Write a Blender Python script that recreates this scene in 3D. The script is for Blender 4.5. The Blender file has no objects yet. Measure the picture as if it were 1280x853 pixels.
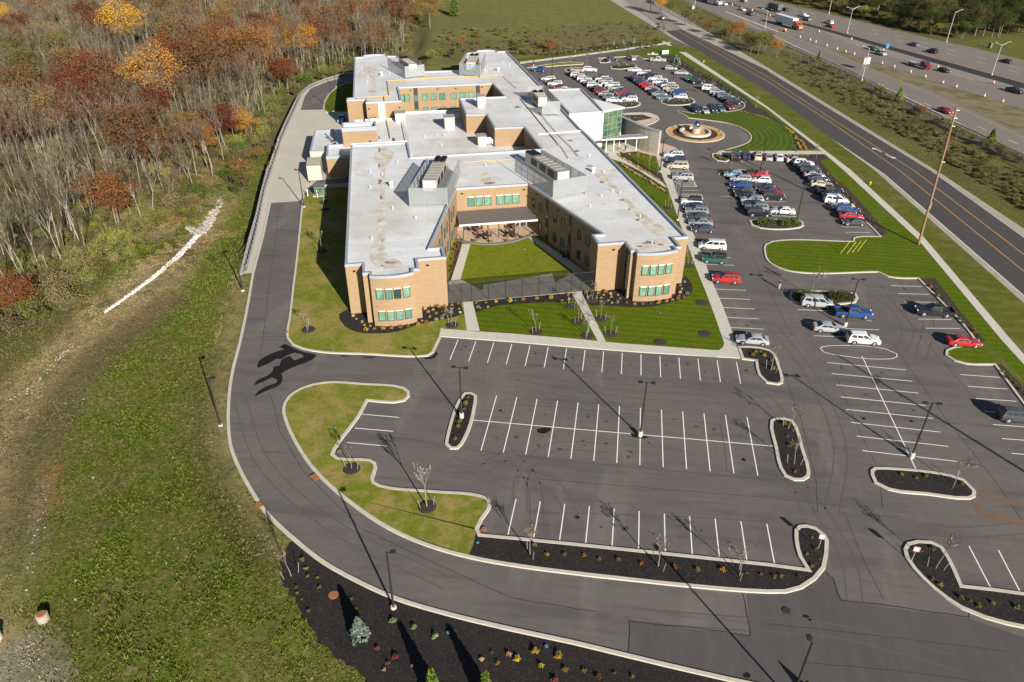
import bpy, math, random
import numpy as np
from mathutils import Vector, Matrix

random.seed(7)
sc = bpy.context.scene
COL = sc.collection
R = math.radians

# ------------------------------------------------------------------ camera
F, PIT, ROL, YAW, CAMX, CAMY, CAMH = 925.79, 0.5741, 0.0068, -0.1347, 7.3827, -67.6191, 60.2902
_fw = np.array([math.sin(YAW)*math.cos(PIT), math.cos(YAW)*math.cos(PIT), -math.sin(PIT)])
_r0 = np.array([math.cos(YAW), -math.sin(YAW), 0.0])
_u0 = np.cross(_r0, _fw)
_r = math.cos(ROL)*_r0 + math.sin(ROL)*_u0
_u = -math.sin(ROL)*_r0 + math.cos(ROL)*_u0
_c = np.array([CAMX, CAMY, CAMH])

def G(x, y, z=0.0):
    """photo pixel -> point of the place at height z (surveyed positions)"""
    d = _fw + _r*(x-640)/F - _u*(y-426.5)/F
    k = (z-CAMH)/d[2]
    p = _c + d*k
    return Vector((p[0], p[1], z))

def GL(pts, z=0.0):
    return [G(x, y, z).to_2d() for x, y in pts]

cam_d = bpy.data.cameras.new('camera')
cam = bpy.data.objects.new('camera', cam_d); COL.objects.link(cam)
cam_d.sensor_width = 36; cam_d.lens = 36*F/1280
cam_d.clip_start = 1; cam_d.clip_end = 3000
m = Matrix(((_r[0], _u[0], -_fw[0], CAMX), (_r[1], _u[1], -_fw[1], CAMY), (_r[2], _u[2], -_fw[2], CAMH), (0, 0, 0, 1)))
cam.matrix_world = m
sc.camera = cam

# ------------------------------------------------------------------ light
SUN_AZ = math.atan2(0.588, -0.809)      # compass direction the sun stands in (from +Y towards +X)
SUN_EL = R(23.2)
w = bpy.data.worlds.new('World'); sc.world = w; w.use_nodes = True
nt = w.node_tree; nt.nodes.clear()
sky = nt.nodes.new('ShaderNodeTexSky'); sky.sky_type = 'NISHITA'; sky.sun_disc = False
sky.sun_elevation = SUN_EL; sky.sun_rotation = SUN_AZ
sky.air_density = 0.7; sky.dust_density = 0.4
bg = nt.nodes.new('ShaderNodeBackground'); bg.inputs[1].default_value = 0.05
wo = nt.nodes.new('ShaderNodeOutputWorld')
nt.links.new(sky.outputs[0], bg.inputs[0]); nt.links.new(bg.outputs[0], wo.inputs[0])
sd = bpy.data.lights.new('sun', 'SUN'); sd.energy = 5.0; sd.angle = R(0.5); sd.color = (1.0, 0.93, 0.83)
so = bpy.data.objects.new('sun', sd); COL.objects.link(so)
sv = Vector((math.sin(SUN_AZ)*math.cos(SUN_EL), math.cos(SUN_AZ)*math.cos(SUN_EL), math.sin(SUN_EL)))
so.rotation_euler = sv.to_track_quat('Z', 'Y').to_euler(); so.location = sv*400
sc.view_settings.view_transform = 'Standard'; sc.view_settings.look = 'None'
sc.view_settings.exposure = 0.92; sc.view_settings.gamma = 1.0
sc.view_settings.use_curve_mapping = False
sc.render.engine = 'CYCLES'
sc.cycles.max_bounces = 6; sc.cycles.transparent_max_bounces = 12
sc.cycles.diffuse_bounces = 3; sc.cycles.glossy_bounces = 3
sc.cycles.use_denoising = True

# ------------------------------------------------------------------ helpers
def tag(o, label=None, cat=None, group=None, kind=None):
    if label: o['label'] = label
    if cat: o['category'] = cat
    if group: o['group'] = group
    if kind: o['kind'] = kind
    return o

def empty(name, loc=(0, 0, 0), rz=0.0, label=None, cat=None, group=None):
    o = bpy.data.objects.new(name, None); COL.objects.link(o)
    o.location = loc; o.rotation_euler = (0, 0, rz); o.empty_display_size = 0.3
    return tag(o, label, cat, group)

KIDS = {}
def adopt(o, parent):
    o.parent = parent
    KIDS.setdefault(parent.name, []).append(o)

def copy_tree(o, loc=None, rz=None, parent=None):
    c = o.copy(); COL.objects.link(c)
    if parent is not None: adopt(c, parent)
    if loc is not None: c.location = loc
    if rz is not None: c.rotation_euler = (0, 0, rz)
    for ch in KIDS.get(o.name, []):
        copy_tree(ch, parent=c)
    return c

class MB:
    def __init__(s): s.v = []; s.f = []; s.m = []
    def add(s, vs, fs, m=0):
        b = len(s.v); s.v += [tuple(p) for p in vs]
        for f in fs: s.f.append(tuple(b+i for i in f)); s.m.append(m)
        return s
    def poly(s, pts, z=None, m=0):
        vs = [(p[0], p[1], p[2] if z is None else z) for p in pts]
        return s.add(vs, [tuple(range(len(vs)))], m)
    def prism(s, pts, z0, z1, m=0, mt=None, top=True, bottom=False):
        n = len(pts)
        if area(pts) < 0: pts = pts[::-1]
        vs = [(p[0], p[1], z0) for p in pts]+[(p[0], p[1], z1) for p in pts]
        s.add(vs, [(i, (i+1) % n, n+(i+1) % n, n+i) for i in range(n)], m)
        if top: s.add(vs[n:], [tuple(range(n))], m if mt is None else mt)
        if bottom: s.add(vs[:n], [tuple(range(n-1, -1, -1))], m)
        return s
    def box(s, c, d, rz=0.0, m=0, taper=1.0):
        hx, hy, hz = d[0]/2, d[1]/2, d[2]/2
        co, si = math.cos(rz), math.sin(rz); vs = []
        for z in (-hz, hz):
            t = taper if z > 0 else 1.0
            for x, y in ((-hx*t, -hy*t), (hx*t, -hy*t), (hx*t, hy*t), (-hx*t, hy*t)):
                vs.append((c[0]+x*co-y*si, c[1]+x*si+y*co, c[2]+z))
        return s.add(vs, [(0, 3, 2, 1), (4, 5, 6, 7), (0, 1, 5, 4), (1, 2, 6, 5), (2, 3, 7, 6), (3, 0, 4, 7)], m)
    def tube(s, p0, p1, r0, r1=None, n=8, m=0, caps=True):
        r1 = r0 if r1 is None else r1
        p0 = Vector(p0); p1 = Vector(p1); d = p1-p0
        if d.length < 1e-6: return s
        a = d.orthogonal().normalized(); b = d.normalized().cross(a)
        vs = []
        for p, r in ((p0, r0), (p1, r1)):
            for i in range(n):
                t = 2*math.pi*i/n
                vs.append(p+a*(r*math.cos(t))+b*(r*math.sin(t)))
        fs = [(i, (i+1) % n, n+(i+1) % n, n+i) for i in range(n)]
        if caps: fs += [tuple(range(n-1, -1, -1)), tuple(range(n, 2*n))]
        return s.add(vs, fs, m)
    def lathe(s, c, prof, n=24, m=0):
        vs = []; k = len(prof)
        for i in range(n):
            t = 2*math.pi*i/n
            for r, z in prof: vs.append((c[0]+r*math.cos(t), c[1]+r*math.sin(t), c[2]+z))
        fs = []
        for i in range(n):
            for j in range(k-1):
                a = i*k+j; b = ((i+1) % n)*k+j
                fs.append((a, b, b+1, a+1))
        return s.add(vs, fs, m)
    def strip(s, pts, w, z, m=0, closed=False):
        L, Rr = offset(pts, w/2, closed), offset(pts, -w/2, closed); n = len(pts)
        vs = [(p[0], p[1], z) for p in L]+[(p[0], p[1], z) for p in Rr]
        fs = [(i, n+i, n+(i+1) % n, (i+1) % n) for i in range(n if closed else n-1)]
        return s.add(vs, fs, m)
    def kerb(s, pts, w, z0, z1, m=0, closed=True, side=1):
        """kerb stone along pts, lying on the inner (left) side of the line"""
        A = pts; B = offset(pts, side*w, closed); n = len(pts)
        A2 = offset(pts, side*0.03, closed)
        vs = [(p[0], p[1], z0) for p in A]+[(p[0], p[1], z1) for p in A2]+[(p[0], p[1], z1) for p in B]+[(p[0], p[1], z0) for p in B]
        fs = []
        for i in range(n if closed else n-1):
            j = (i+1) % n
            for k in range(3): fs.append((k*n+i, k*n+j, (k+1)*n+j, (k+1)*n+i))
        return s.add(vs, fs, m)
    def build(s, name, mats, parent=None, smooth=False, loc=None):
        me = bpy.data.meshes.new(name)
        me.from_pydata(s.v, [], s.f)
        if not isinstance(mats, (list, tuple)): mats = [mats]
        for mm in mats: me.materials.append(mm)
        if len(mats) > 1: me.polygons.foreach_set('material_index', s.m)
        if smooth is True: me.polygons.foreach_set('use_smooth', [True]*len(s.f))
        me.update()
        if smooth and smooth is not True: me.shade_smooth() if hasattr(me, 'shade_smooth') else None; me.set_sharp_from_angle(angle=R(smooth))
        o = bpy.data.objects.new(name, me); COL.objects.link(o)
        if loc is not None: o.location = loc
        if parent is not None: adopt(o, parent)
        return o

def area(p):
    return 0.5*sum(p[i][0]*p[(i+1) % len(p)][1]-p[(i+1) % len(p)][0]*p[i][1] for i in range(len(p)))

def offset(pts, d, closed=True):
    n = len(pts); out = []
    for i in range(n):
        p = Vector((pts[i][0], pts[i][1]))
        a = Vector((pts[(i-1) % n][0], pts[(i-1) % n][1])) if (closed or i > 0) else None
        b = Vector((pts[(i+1) % n][0], pts[(i+1) % n][1])) if (closed or i < n-1) else None
        ns = []
        if a is not None and (p-a).length > 1e-6: t = (p-a).normalized(); ns.append(Vector((-t.y, t.x)))
        if b is not None and (b-p).length > 1e-6: t = (b-p).normalized(); ns.append(Vector((-t.y, t.x)))
        if len(ns) == 2:
            q = ns[0]+ns[1]
            k = 1/max(0.35, 1+ns[0].dot(ns[1]))
            out.append(p+q*d*k)
        else: out.append(p+ns[0]*d)
    return out

def smooth(pts, closed=True, step=1.2, sharp=52):
    """Catmull-Rom through the points; corners sharper than `sharp` stay corners"""
    P = [Vector((p[0], p[1])) for p in pts]; n = len(P); T = []; C = []
    for i in range(n):
        if not closed and i in (0, n-1):
            T.append(None); C.append(True); continue
        a, b, c = P[i-1], P[i], P[(i+1) % n]
        ang = math.degrees((b-a).angle(c-b, 0))
        C.append(ang > sharp)
        t = ((b-a).normalized()+(c-b).normalized())
        T.append(t.normalized() if t.length > 1e-6 else (c-b).normalized())
    out = []
    for i in range(n if closed else n-1):
        j = (i+1) % n; a, b = P[i], P[j]; L = (b-a).length
        d = (b-a).normalized() if L > 1e-6 else Vector((1, 0))
        t0 = d if C[i] else T[i]; t1 = d if C[j] else T[j]
        k = max(1, int(L/step)) if (t0.dot(t1) < 0.999) else 1
        k = min(k, 14)
        for q in range(k):
            s = q/k; s2, s3 = s*s, s*s*s
            out.append(a*(2*s3-3*s2+1)+t0*L*(s3-2*s2+s)+b*(-2*s3+3*s2)+t1*L*(s3-s2))
    if not closed: out.append(P[-1])
    return out

def ccw(p): return p if area(p) > 0 else p[::-1]

# ------------------------------------------------------------------ materials
def M(name, col, rough=0.85, metal=0.0, layers=(), bump=None, spec=0.35, coat=0.0, coord='pos', brick=None, emit=None):
    """col: base colour; layers: (scale, lo, hi, colour, strength[, (sx,sy,sz)])"""
    ma = bpy.data.materials.new(name); ma.use_nodes = True
    t = ma.node_tree; N = t.nodes; L = t.links
    b = N['Principled BSDF']
    b.inputs['Roughness'].default_value = rough; b.inputs['Metallic'].default_value = metal
    b.inputs['Specular IOR Level'].default_value = spec
    if coat: b.inputs['Coat Weight'].default_value = coat; b.inputs['Coat Roughness'].default_value = 0.08
    if coord == 'pos': vec = N.new('ShaderNodeNewGeometry').outputs['Position']
    else: vec = N.new('ShaderNodeTexCoord').outputs['Object']
    cur = None
    if isinstance(col, str):
        at = N.new('ShaderNodeAttribute'); at.attribute_name = col; cur = at.outputs['Color']
    def mix(a, bcol, fac):
        x = N.new('ShaderNodeMix'); x.data_type = 'RGBA'
        if a is None: x.inputs[6].default_value = (*col, 1)
        else: L.new(a, x.inputs[6])
        x.inputs[7].default_value = (*bcol, 1); L.new(fac, x.inputs[0])
        return x.outputs[2]
    for ly in layers:
        scl, lo, hi, c2, fac = ly[:5]
        v = vec
        if len(ly) > 5:
            mp = N.new('ShaderNodeMapping'); mp.inputs['Scale'].default_value = ly[5]
            if len(ly) > 6: mp.inputs['Rotation'].default_value = (0, 0, ly[6])
            L.new(vec, mp.inputs[0]); v = mp.outputs[0]
        n = N.new('ShaderNodeTexNoise'); n.inputs['Scale'].default_value = scl; n.inputs['Detail'].default_value = 5
        n.inputs['Roughness'].default_value = 0.62
        L.new(v, n.inputs['Vector'])
        r = N.new('ShaderNodeMapRange'); r.inputs[1].default_value = lo; r.inputs[2].default_value = hi
        r.inputs[3].default_value = 0; r.inputs[4].default_value = fac
        L.new(n.outputs[0], r.inputs[0])
        cur = mix(cur, c2, r.outputs[0])
    if brick:
        # horizontal courses: world/object z
        sx = N.new('ShaderNodeSeparateXYZ'); L.new(vec, sx.inputs[0])
        ad = N.new('ShaderNodeMath'); ad.operation = 'ADD'; L.new(sx.outputs[0], ad.inputs[0]); L.new(sx.outputs[1], ad.inputs[1])
        cb = N.new('ShaderNodeCombineXYZ'); L.new(ad.outputs[0], cb.inputs[0]); L.new(sx.outputs[2], cb.inputs[1])
        bt = N.new('ShaderNodeTexBrick'); L.new(vec if len(brick) > 6 else cb.outputs[0], bt.inputs[0])
        bt.inputs['Scale'].default_value = brick[0]; bt.inputs['Mortar Size'].default_value = brick[1]
        bt.inputs['Color1'].default_value = (0, 0, 0, 1); bt.inputs['Color2'].default_value = (0.55, 0.55, 0.55, 1)
        bt.inputs['Mortar'].default_value = (1, 1, 1, 1)
        bt.inputs['Brick Width'].default_value = brick[2]; bt.inputs['Row Height'].default_value = brick[3]
        ml = N.new('ShaderNodeMath'); ml.operation = 'MULTIPLY'; ml.inputs[1].default_value = brick[5]
        L.new(bt.outputs['Color'], ml.inputs[0])
        cur = mix(cur, brick[4], ml.outputs[0])
    if cur is not None: L.new(cur, b.inputs['Base Color'])
    else: b.inputs['Base Color'].default_value = (*col, 1)
    if bump:
        n = N.new('ShaderNodeTexNoise'); n.inputs['Scale'].default_value = bump[0]; n.inputs['Detail'].default_value = 5
        n.inputs['Roughness'].default_value = 0.7
        L.new(vec, n.inputs['Vector'])
        bn = N.new('ShaderNodeBump'); bn.inputs['Strength'].default_value = bump[1]; bn.inputs['Distance'].default_value = bump[2]
        L.new(n.outputs[0], bn.inputs['Height']); L.new(bn.outputs[0], b.inputs['Normal'])
    if emit:
        b.inputs['Emission Color'].default_value = (*emit[:3], 1); b.inputs['Emission Strength'].default_value = emit[3]
    return ma

def mesh_screen(name, col, holes, scale=None):
    """perforated metal / chain link: the holes let the light through"""
    ma = M(name, col, 0.5, 0.6, coord='obj')
    t = ma.node_tree; N = t.nodes; L = t.links
    b = N['Principled BSDF']; out = N['Material Output']
    tr = N.new('ShaderNodeBsdfTransparent'); mx = N.new('ShaderNodeMixShader')
    if scale:
        tc = N.new('ShaderNodeTexCoord')
        nz = N.new('ShaderNodeTexNoise'); nz.inputs['Scale'].default_value = scale; L.new(tc.outputs['Object'], nz.inputs['Vector'])
        mr = N.new('ShaderNodeMapRange'); mr.inputs[1].default_value = 0.35; mr.inputs[2].default_value = 0.65
        mr.inputs[3].default_value = max(0, holes-.15); mr.inputs[4].default_value = min(1, holes+.15)
        L.new(nz.outputs[0], mr.inputs[0]); L.new(mr.outputs[0], mx.inputs[0])
    else: mx.inputs[0].default_value = holes
    L.new(b.outputs[0], mx.inputs[1]); L.new(tr.outputs[0], mx.inputs[2]); L.new(mx.outputs[0], out.inputs[0])
    return ma

MAT = {}
MAT['asphalt'] = M('asphalt', (0.114, 0.101, 0.091), 0.85, layers=[
    (0.045, .40, .62, (0.088, 0.077, 0.073), .9), (0.35, .4, .75, (0.142, 0.126, 0.113), .55, (.25, 1.6, 1), R(8)),
    (1.1, .45, .8, (0.075, 0.067, 0.064), .5), (0.16, .52, .68, (0.062, 0.056, 0.054), .75, (.30, 1.9, 1), R(-20)), (0.09, .55, .66, (0.155, .138, .124), .6, (1.6, .4, 1), R(4)), (0.5, .56, .66, (0.062, .056, .053), .5, (.25, 2.6, 1), R(5)),
    (16, .35, .75, (0.15, 0.135, 0.128), .35)], bump=(30, .25, .02))
MAT['asphalt_dark'] = M('asphalt_dark', (0.078, 0.070, 0.068), 0.85, layers=[
    (0.08, .35, .7, (0.060, 0.055, 0.054), .8), (0.5, .4, .7, (0.098, 0.088, 0.084), .5, (2.0, .3, 1), R(-18)), (14, .4, .75, (0.09, 0.083, 0.08), .3)])
MAT['street'] = M('street', (0.056, 0.051, 0.049), 0.85, layers=[(0.5, .4, .7, (0.056, 0.05, 0.047), .6, (2.2, .2, 1), R(-12)), (14, .4, .75, (0.07, 0.063, 0.06), .3)])
MAT['asphalt_new'] = M('asphalt_new', (0.024, 0.022, 0.022), 0.85, layers=[(3, .4, .7, (0.04, 0.036, 0.034), .5)])
MAT['asphalt_old'] = M('asphalt_old', (0.175, 0.150, 0.128), 0.85, layers=[
    (0.5, .4, .7, (0.135, 0.115, 0.10), .7, (2.2, .25, 1), R(-27)), (0.05, .4, .7, (0.19, 0.162, 0.14), .6), (12, .4, .75, (0.2, .17, .15), .3)])
MAT['road_old'] = M('road_old', (0.215, 0.192, 0.168), 0.85, layers=[(0.5, .4, .7, (0.16, 0.142, 0.126), .6, (2.2, .25, 1), R(-11)), (6, .4, .75, (0.27, .245, .215), .3)])
MAT['sealant'] = M('sealant', (0.022, 0.020, 0.020), 0.6)
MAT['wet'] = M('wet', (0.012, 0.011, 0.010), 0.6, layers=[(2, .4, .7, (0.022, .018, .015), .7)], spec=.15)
MAT['rust'] = M('rust', (0.30, 0.12, 0.045), 0.85, layers=[(3, .4, .7, (0.2, .07, .03), .7)])
MAT['rust_stain'] = M('rust_stain', (0.16, 0.095, 0.055), 0.85, layers=[(1.2, .4, .7, (0.1, .08, .065), .8)])
MAT['concrete'] = M('concrete', (0.46, 0.42, 0.345), 0.85, layers=[
    (0.15, .35, .7, (0.38, 0.345, 0.29), .8), (2.5, .4, .75, (0.54, .50, .42), .4), (25, .4, .7, (0.36, .33, .28), .3)])
MAT['walk'] = M('walk', (0.50, 0.47, 0.40), 0.85, layers=[(0.2, .35, .7, (0.43, .40, .34), .7), (20, .4, .7, (0.4, .37, .31), .3)])
MAT['kerb'] = M('kerb', (0.50, 0.455, 0.375), 0.85, layers=[(0.8, .4, .7, (0.40, .36, .29), .7), (9, .4, .75, (0.33, .29, .24), .35)])
MAT['gravel'] = M('gravel', (0.34, 0.31, 0.26), 0.9, layers=[(0.3, .35, .7, (0.24, .20, .15), .8), (9, .4, .7, (0.40, .36, .31), .5)], bump=(9, .5, .05))
MAT['paint'] = M('paint', (0.78, 0.76, 0.72), 0.7, layers=[(5, .5, .75, (0.42, .40, .38), .55), (25, .55, .75, (0.2, .19, .18), .5)])
MAT['yellow_paint'] = M('yellow_paint', (0.62, 0.30, 0.035), 0.7, layers=[(4, .5, .75, (0.3, .18, .06), .6)])
MAT['mulch'] = M('mulch', (0.0095, 0.008, 0.0078), 0.95, layers=[(0.4, .4, .7, (0.018, .014, .012), .8), (2.0, .54, .68, (0.030, .024, .021), .8), (5, .54, .70, (0.060, .048, .041), .8), (16, .57, .75, (0.12, .10, .09), .6)], bump=(12, .7, .08))
MAT['mulch_brown'] = M('mulch_brown', (0.040, 0.028, 0.022), 0.95, layers=[(0.7, .4, .7, (0.026, .02, .017), .8), (9, .5, .72, (0.08, .06, .045), .7)], bump=(12, .7, .08))
MAT['lawn'] = M('lawn', (0.125, 0.155, 0.012), 0.95, layers=[
    (0.5, .42, .66, (0.17, 0.19, 0.02), .8), (3.5, .42, .68, (0.085, 0.10, 0.012), .6), (0.17, .46, .60, (0.31, 0.225, 0.08), .75), (0.7, .48, .62, (0.27, 0.19, 0.075), .65),
    (2.0, .52, .66, (0.07, 0.10, 0.008), .6), (11, .42, .72, (0.24, .21, .06), .35)], bump=(7, .5, .05), spec=.05)
MAT['verge'] = M('verge', (0.085, 0.108, 0.013), 0.95, layers=[
    (0.12, .42, .62, (0.15, 0.135, 0.040), .7), (0.6, .48, .66, (0.06, 0.085, 0.010), .7), (0.3, .5, .64, (0.19, 0.15, 0.06), .6, (.5, 1.6, 1), R(-15)), (4, .42, .68, (0.06, 0.065, 0.012), .5)], bump=(7, .5, .05), spec=.05)
MAT['tan_verge'] = M('tan_verge', (0.22, 0.15, 0.075), 0.95, layers=[(0.3, .4, .65, (0.085, 0.095, 0.025), .75), (3, .4, .7, (0.26, .20, .10), .5)], bump=(7, .6, .08), spec=.1)
def stripe_lawn(name, ang, c1, c2, radial=None):
    ma = M(name, c1, 0.95, layers=[(0.25, .44, .66, (0.13, .125, .012), .5), (0.9, .5, .7, (.045, .06, .004), .5)], bump=(7, .5, .04), spec=.1)
    t = ma.node_tree; N = t.nodes; L = t.links; b = N['Principled BSDF']
    src = b.inputs['Base Color'].links[0].from_socket
    ge = N.new('ShaderNodeNewGeometry'); mp = N.new('ShaderNodeMapping')
    if radial is None:
        mp.inputs['Rotation'].default_value = (0, 0, ang)
        L.new(ge.outputs['Position'], mp.inputs[0]); wv = N.new('ShaderNodeTexWave'); wv.inputs['Scale'].default_value = 0.22
    else:
        mp.inputs['Location'].default_value = (-radial[0], -radial[1], 0)
        L.new(ge.outputs['Position'], mp.inputs[0]); wv = N.new('ShaderNodeTexWave'); wv.wave_type = 'RINGS'; wv.rings_direction = 'Z'; wv.inputs['Scale'].default_value = 0.2
    wv.inputs['Distortion'].default_value = 2.2; wv.inputs['Detail'].default_value = 2; wv.inputs['Detail Scale'].default_value = .6
    L.new(mp.outputs[0], wv.inputs[0])
    nz = N.new('ShaderNodeTexNoise'); nz.inputs['Scale'].default_value = 6; nz.inputs['Detail'].default_value = 5; L.new(ge.outputs['Position'], nz.inputs['Vector'])
    x = N.new('ShaderNodeMix'); x.data_type = 'RGBA'; L.new(src, x.inputs[6]); x.inputs[7].default_value = (*c2, 1)
    mr = N.new('ShaderNodeMapRange'); mr.inputs[1].default_value = .25; mr.inputs[2].default_value = .75; mr.inputs[4].default_value = .5; L.new(wv.outputs['Fac'], mr.inputs[0]); L.new(mr.outputs[0], x.inputs[0])
    y = N.new('ShaderNodeMix'); y.data_type = 'RGBA'; y.blend_type = 'MULTIPLY'; y.inputs[0].default_value = .8
    L.new(x.outputs[2], y.inputs[6])
    m2 = N.new('ShaderNodeMapRange'); m2.inputs[1].default_value = .3; m2.inputs[2].default_value = .7; m2.inputs[3].default_value = .6; m2.inputs[4].default_value = 1.3; L.new(nz.outputs[0], m2.inputs[0]); L.new(m2.outputs[0], y.inputs[7])
    L.new(y.outputs[2], b.inputs['Base Color'])
    return ma
MAT['lawn_green'] = stripe_lawn('lawn_green', R(92), (0.082, 0.122, 0.003), (0.050, 0.085, 0.002))
MAT['lawn_court'] = stripe_lawn('lawn_court', R(20), (0.145, 0.180, 0.010), (0.140, 0.148, 0.014))
MAT['brick'] = M('brick', (0.300, 0.212, 0.122), 0.85, coord='obj', layers=[
    (0.5, .35, .7, (0.325, 0.230, 0.135), .7, (1, 1, 3)), (1.2, .4, .68, (0.225, .150, .082), .8, (.5, .5, 7))],
    brick=(1.0, .012, .42, .14, (0.21, .125, .065), .4))
MAT['membrane'] = M('membrane', (0.64, 0.65, 0.655), 0.6, coord='obj', layers=[
    (0.05, .44, .72, (0.47, .43, .36), .85), (0.22, .53, .72, (0.42, .355, .27), .75), (1.5, .58, .76, (0.30, .24, .18), .65), (6, .5, .8, (0.5, .5, .49), .5), (.8, .45, .7, (.50, .52, .53), .6, (.12, 2.2, 1))], brick=(1.0, .05, 14, 2.6, (.40, .41, .41), .45, 1))
MAT['membrane_stain'] = M('membrane_stain', (0.43, 0.37, 0.28), 0.7, coord='obj', layers=[(0.5, .35, .6, (0.62, .60, .54), .95), (2, .5, .7, (0.30, .23, .16), .7)])
MAT['debris'] = M('debris', (0.10, 0.085, 0.095), 0.7, coord='obj', layers=[(3, .4, .6, (0.32, .28, .26), .9)])
MAT['cap'] = M('cap', (0.33, 0.355, 0.39), 0.45, 0.25, coord='obj')
MAT['white_wall'] = M('white_wall', (0.55, 0.55, 0.54), 0.5, coord='obj', layers=[(.3, .4, .7, (0.74, .73, .70), .5)])
MAT['win_frame'] = M('win_frame', (0.035, 0.033, 0.032), 0.5)
MAT['lintel'] = M('lintel', (0.70, 0.64, 0.53), 0.8)
def glass(name, col, rough=.12, spec=.8, layers=()):
    return M(name, col, rough, 0.0, spec=spec, coord='obj', layers=layers)
MAT['glass_blind'] = glass('glass_blind', (0.11, 0.225, 0.165), .25, .4, [(0.7, .45, .6, (0.155, .30, .225), .8), (1.3, .54, .62, (0.07, .16, .12), .7)])
MAT['glass_dark'] = glass('glass_dark', (0.020, 0.045, 0.045), .08, .8)
MAT['glass_mid'] = glass('glass_mid', (0.07, 0.17, 0.145), .12, .7)
MAT['glass_atrium'] = glass('glass_atrium', (0.075, 0.13, 0.065), .08, .8, [(.35, .45, .6, (0.018, .05, .045), .9), (.8, .5, .65, (0.13, .19, .10), .6)])
MAT['steel'] = M('steel', (0.55, 0.56, 0.56), 0.4, 0.5, coord='obj')
MAT['white_metal'] = M('white_metal', (0.72, 0.73, 0.72), 0.45, 0.1, coord='obj')
MAT['unit_beige'] = M('unit_beige', (0.46, 0.41, 0.33), 0.6, coord='obj', layers=[(1.5, .4, .7, (0.40, .35, .28), .6)])
MAT['unit_top'] = M('unit_top', (0.30, 0.275, 0.24), 0.6, coord='obj', layers=[(1.2, .4, .7, (0.24, .22, .19), .7)])
MAT['black'] = M('black', (0.012, 0.012, 0.013), 0.6)
MAT['dark_metal'] = M('dark_metal', (0.025, 0.025, 0.028), 0.45, 0.4)
MAT['pipe_yellow'] = M('pipe_yellow', (0.58, 0.34, 0.07), 0.6)
MAT['canopy_roof'] = M('canopy_roof', (0.155, 0.13, 0.12), 0.5, 0.3, coord='obj')
MAT['pavers'] = M('pavers', (0.46, 0.32, 0.225), 0.9, layers=[(1.2, .4, .65, (0.36, .25, .18), .8), (8, .4, .7, (0.5, .38, .29), .5)])
MAT['pavers_pink'] = M('pavers_pink', (0.50, 0.375, 0.29), 0.9, layers=[(2, .4, .65, (0.43, .32, .25), .7)])
MAT['stone'] = M('stone', (0.37, 0.335, 0.28), 0.9, coord='obj', layers=[(1.2, .4, .65, (0.27, .24, .2), .8, (.6, .6, 3))], brick=(1.0, .02, .9, .3, (0.48, .44, .38), .4))
MAT['block_wall'] = M('block_wall', (0.34, 0.33, 0.315), 0.9, coord='obj', layers=[(1, .4, .7, (0.26, .25, .24), .7)])
MAT['gold_mulch'] = M('gold_mulch', (0.50, 0.28, 0.10), 0.95, layers=[(3, .4, .7, (0.4, .21, .07), .7)])
MAT['chrome'] = M('chrome', (0.55, 0.62, 0.72), 0.06, 1.0)
MAT['wood_pole'] = M('wood_pole', (0.19, 0.105, 0.055), 0.9, coord='obj', layers=[(3, .4, .7, (0.28, .165, .09), .8, (4, 4, .4))])
MAT['post_wood'] = M('post_wood', (0.16, 0.14, 0.12), 0.9)
MAT['galv'] = M('galv', (0.50, 0.51, 0.52), 0.4, 0.6)
MAT['lamp_bronze'] = M('lamp_bronze', (0.035, 0.032, 0.030), 0.5, 0.3)
MAT['lens'] = M('lens', (0.5, 0.5, 0.48), 0.3)
MAT['orange'] = M('orange', (0.62, 0.15, 0.04), 0.6)
MAT['white'] = M('white', (0.80, 0.80, 0.79), 0.5)
MAT['riser'] = M('riser', (.33, .29, .23), .9, layers=[(3, .4, .7, (.25, .21, .16), .7)])
MAT['red'] = M('red', (0.55, 0.03, 0.03), 0.5)
MAT['sign_red'] = M('sign_red', (0.62, 0.20, 0.22), 0.5)
MAT['blue'] = M('blue', (0.03, 0.20, 0.55), 0.5)
MAT['yellow'] = M('yellow', (0.52, 0.42, 0.04), 0.5)
MAT['green_box'] = M('green_box', (0.085, 0.15, 0.10), 0.6)
MAT['chainlink'] = mesh_screen('chainlink', (0.30, 0.30, 0.29), 0.62)
MAT['dark_mesh'] = mesh_screen('dark_mesh', (0.012, 0.014, 0.014), 0.45)
MAT['perf'] = mesh_screen('perf', (0.36, 0.39, 0.395), 0.30)
MAT['wire'] = M('wire', (.20, .20, .20), .9, spec=0)
MAT['edging'] = M('edging', (.13, .12, .12), .9)
MAT['rock'] = M('rock', (0.33, 0.30, 0.26), 0.9, layers=[(2, .4, .7, (0.30, .27, .22), .8)])
# ------------------------------------------------------------------ terrain
LEFT_PX = [(1280, 915), (1050, 880), (908, 852), (830, 834), (785, 823), (715, 806), (640, 790), (546, 767), (493, 750.6),
           (448, 730.5), (403, 705.5), (365, 675.4), (327.5, 639), (318.7, 626), (297.5, 588.5), (286.2, 558.5), (283.2, 526),
           (285, 488.5), (290, 458.5), (298.7, 426), (305, 397), (309, 376), (299, 343), (311, 297), (319, 270), (326, 239), (334, 209),
           (340, 192), (346.4, 175), (355, 155), (366.5, 131), (376.5, 114), (388, 106.5), (402, 101.5), (425, 94.5), (445, 91),
           (500, 88), (530, 80), (526, 60), (532, 30), (540, 0)]
LEFT = [G(*p).to_2d() for p in LEFT_PX]
LEFT.append(LEFT[-1]+(LEFT[-1]-LEFT[-2]).normalized()*300)
_LA = np.array([(p.x, p.y) for p in LEFT])

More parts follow.
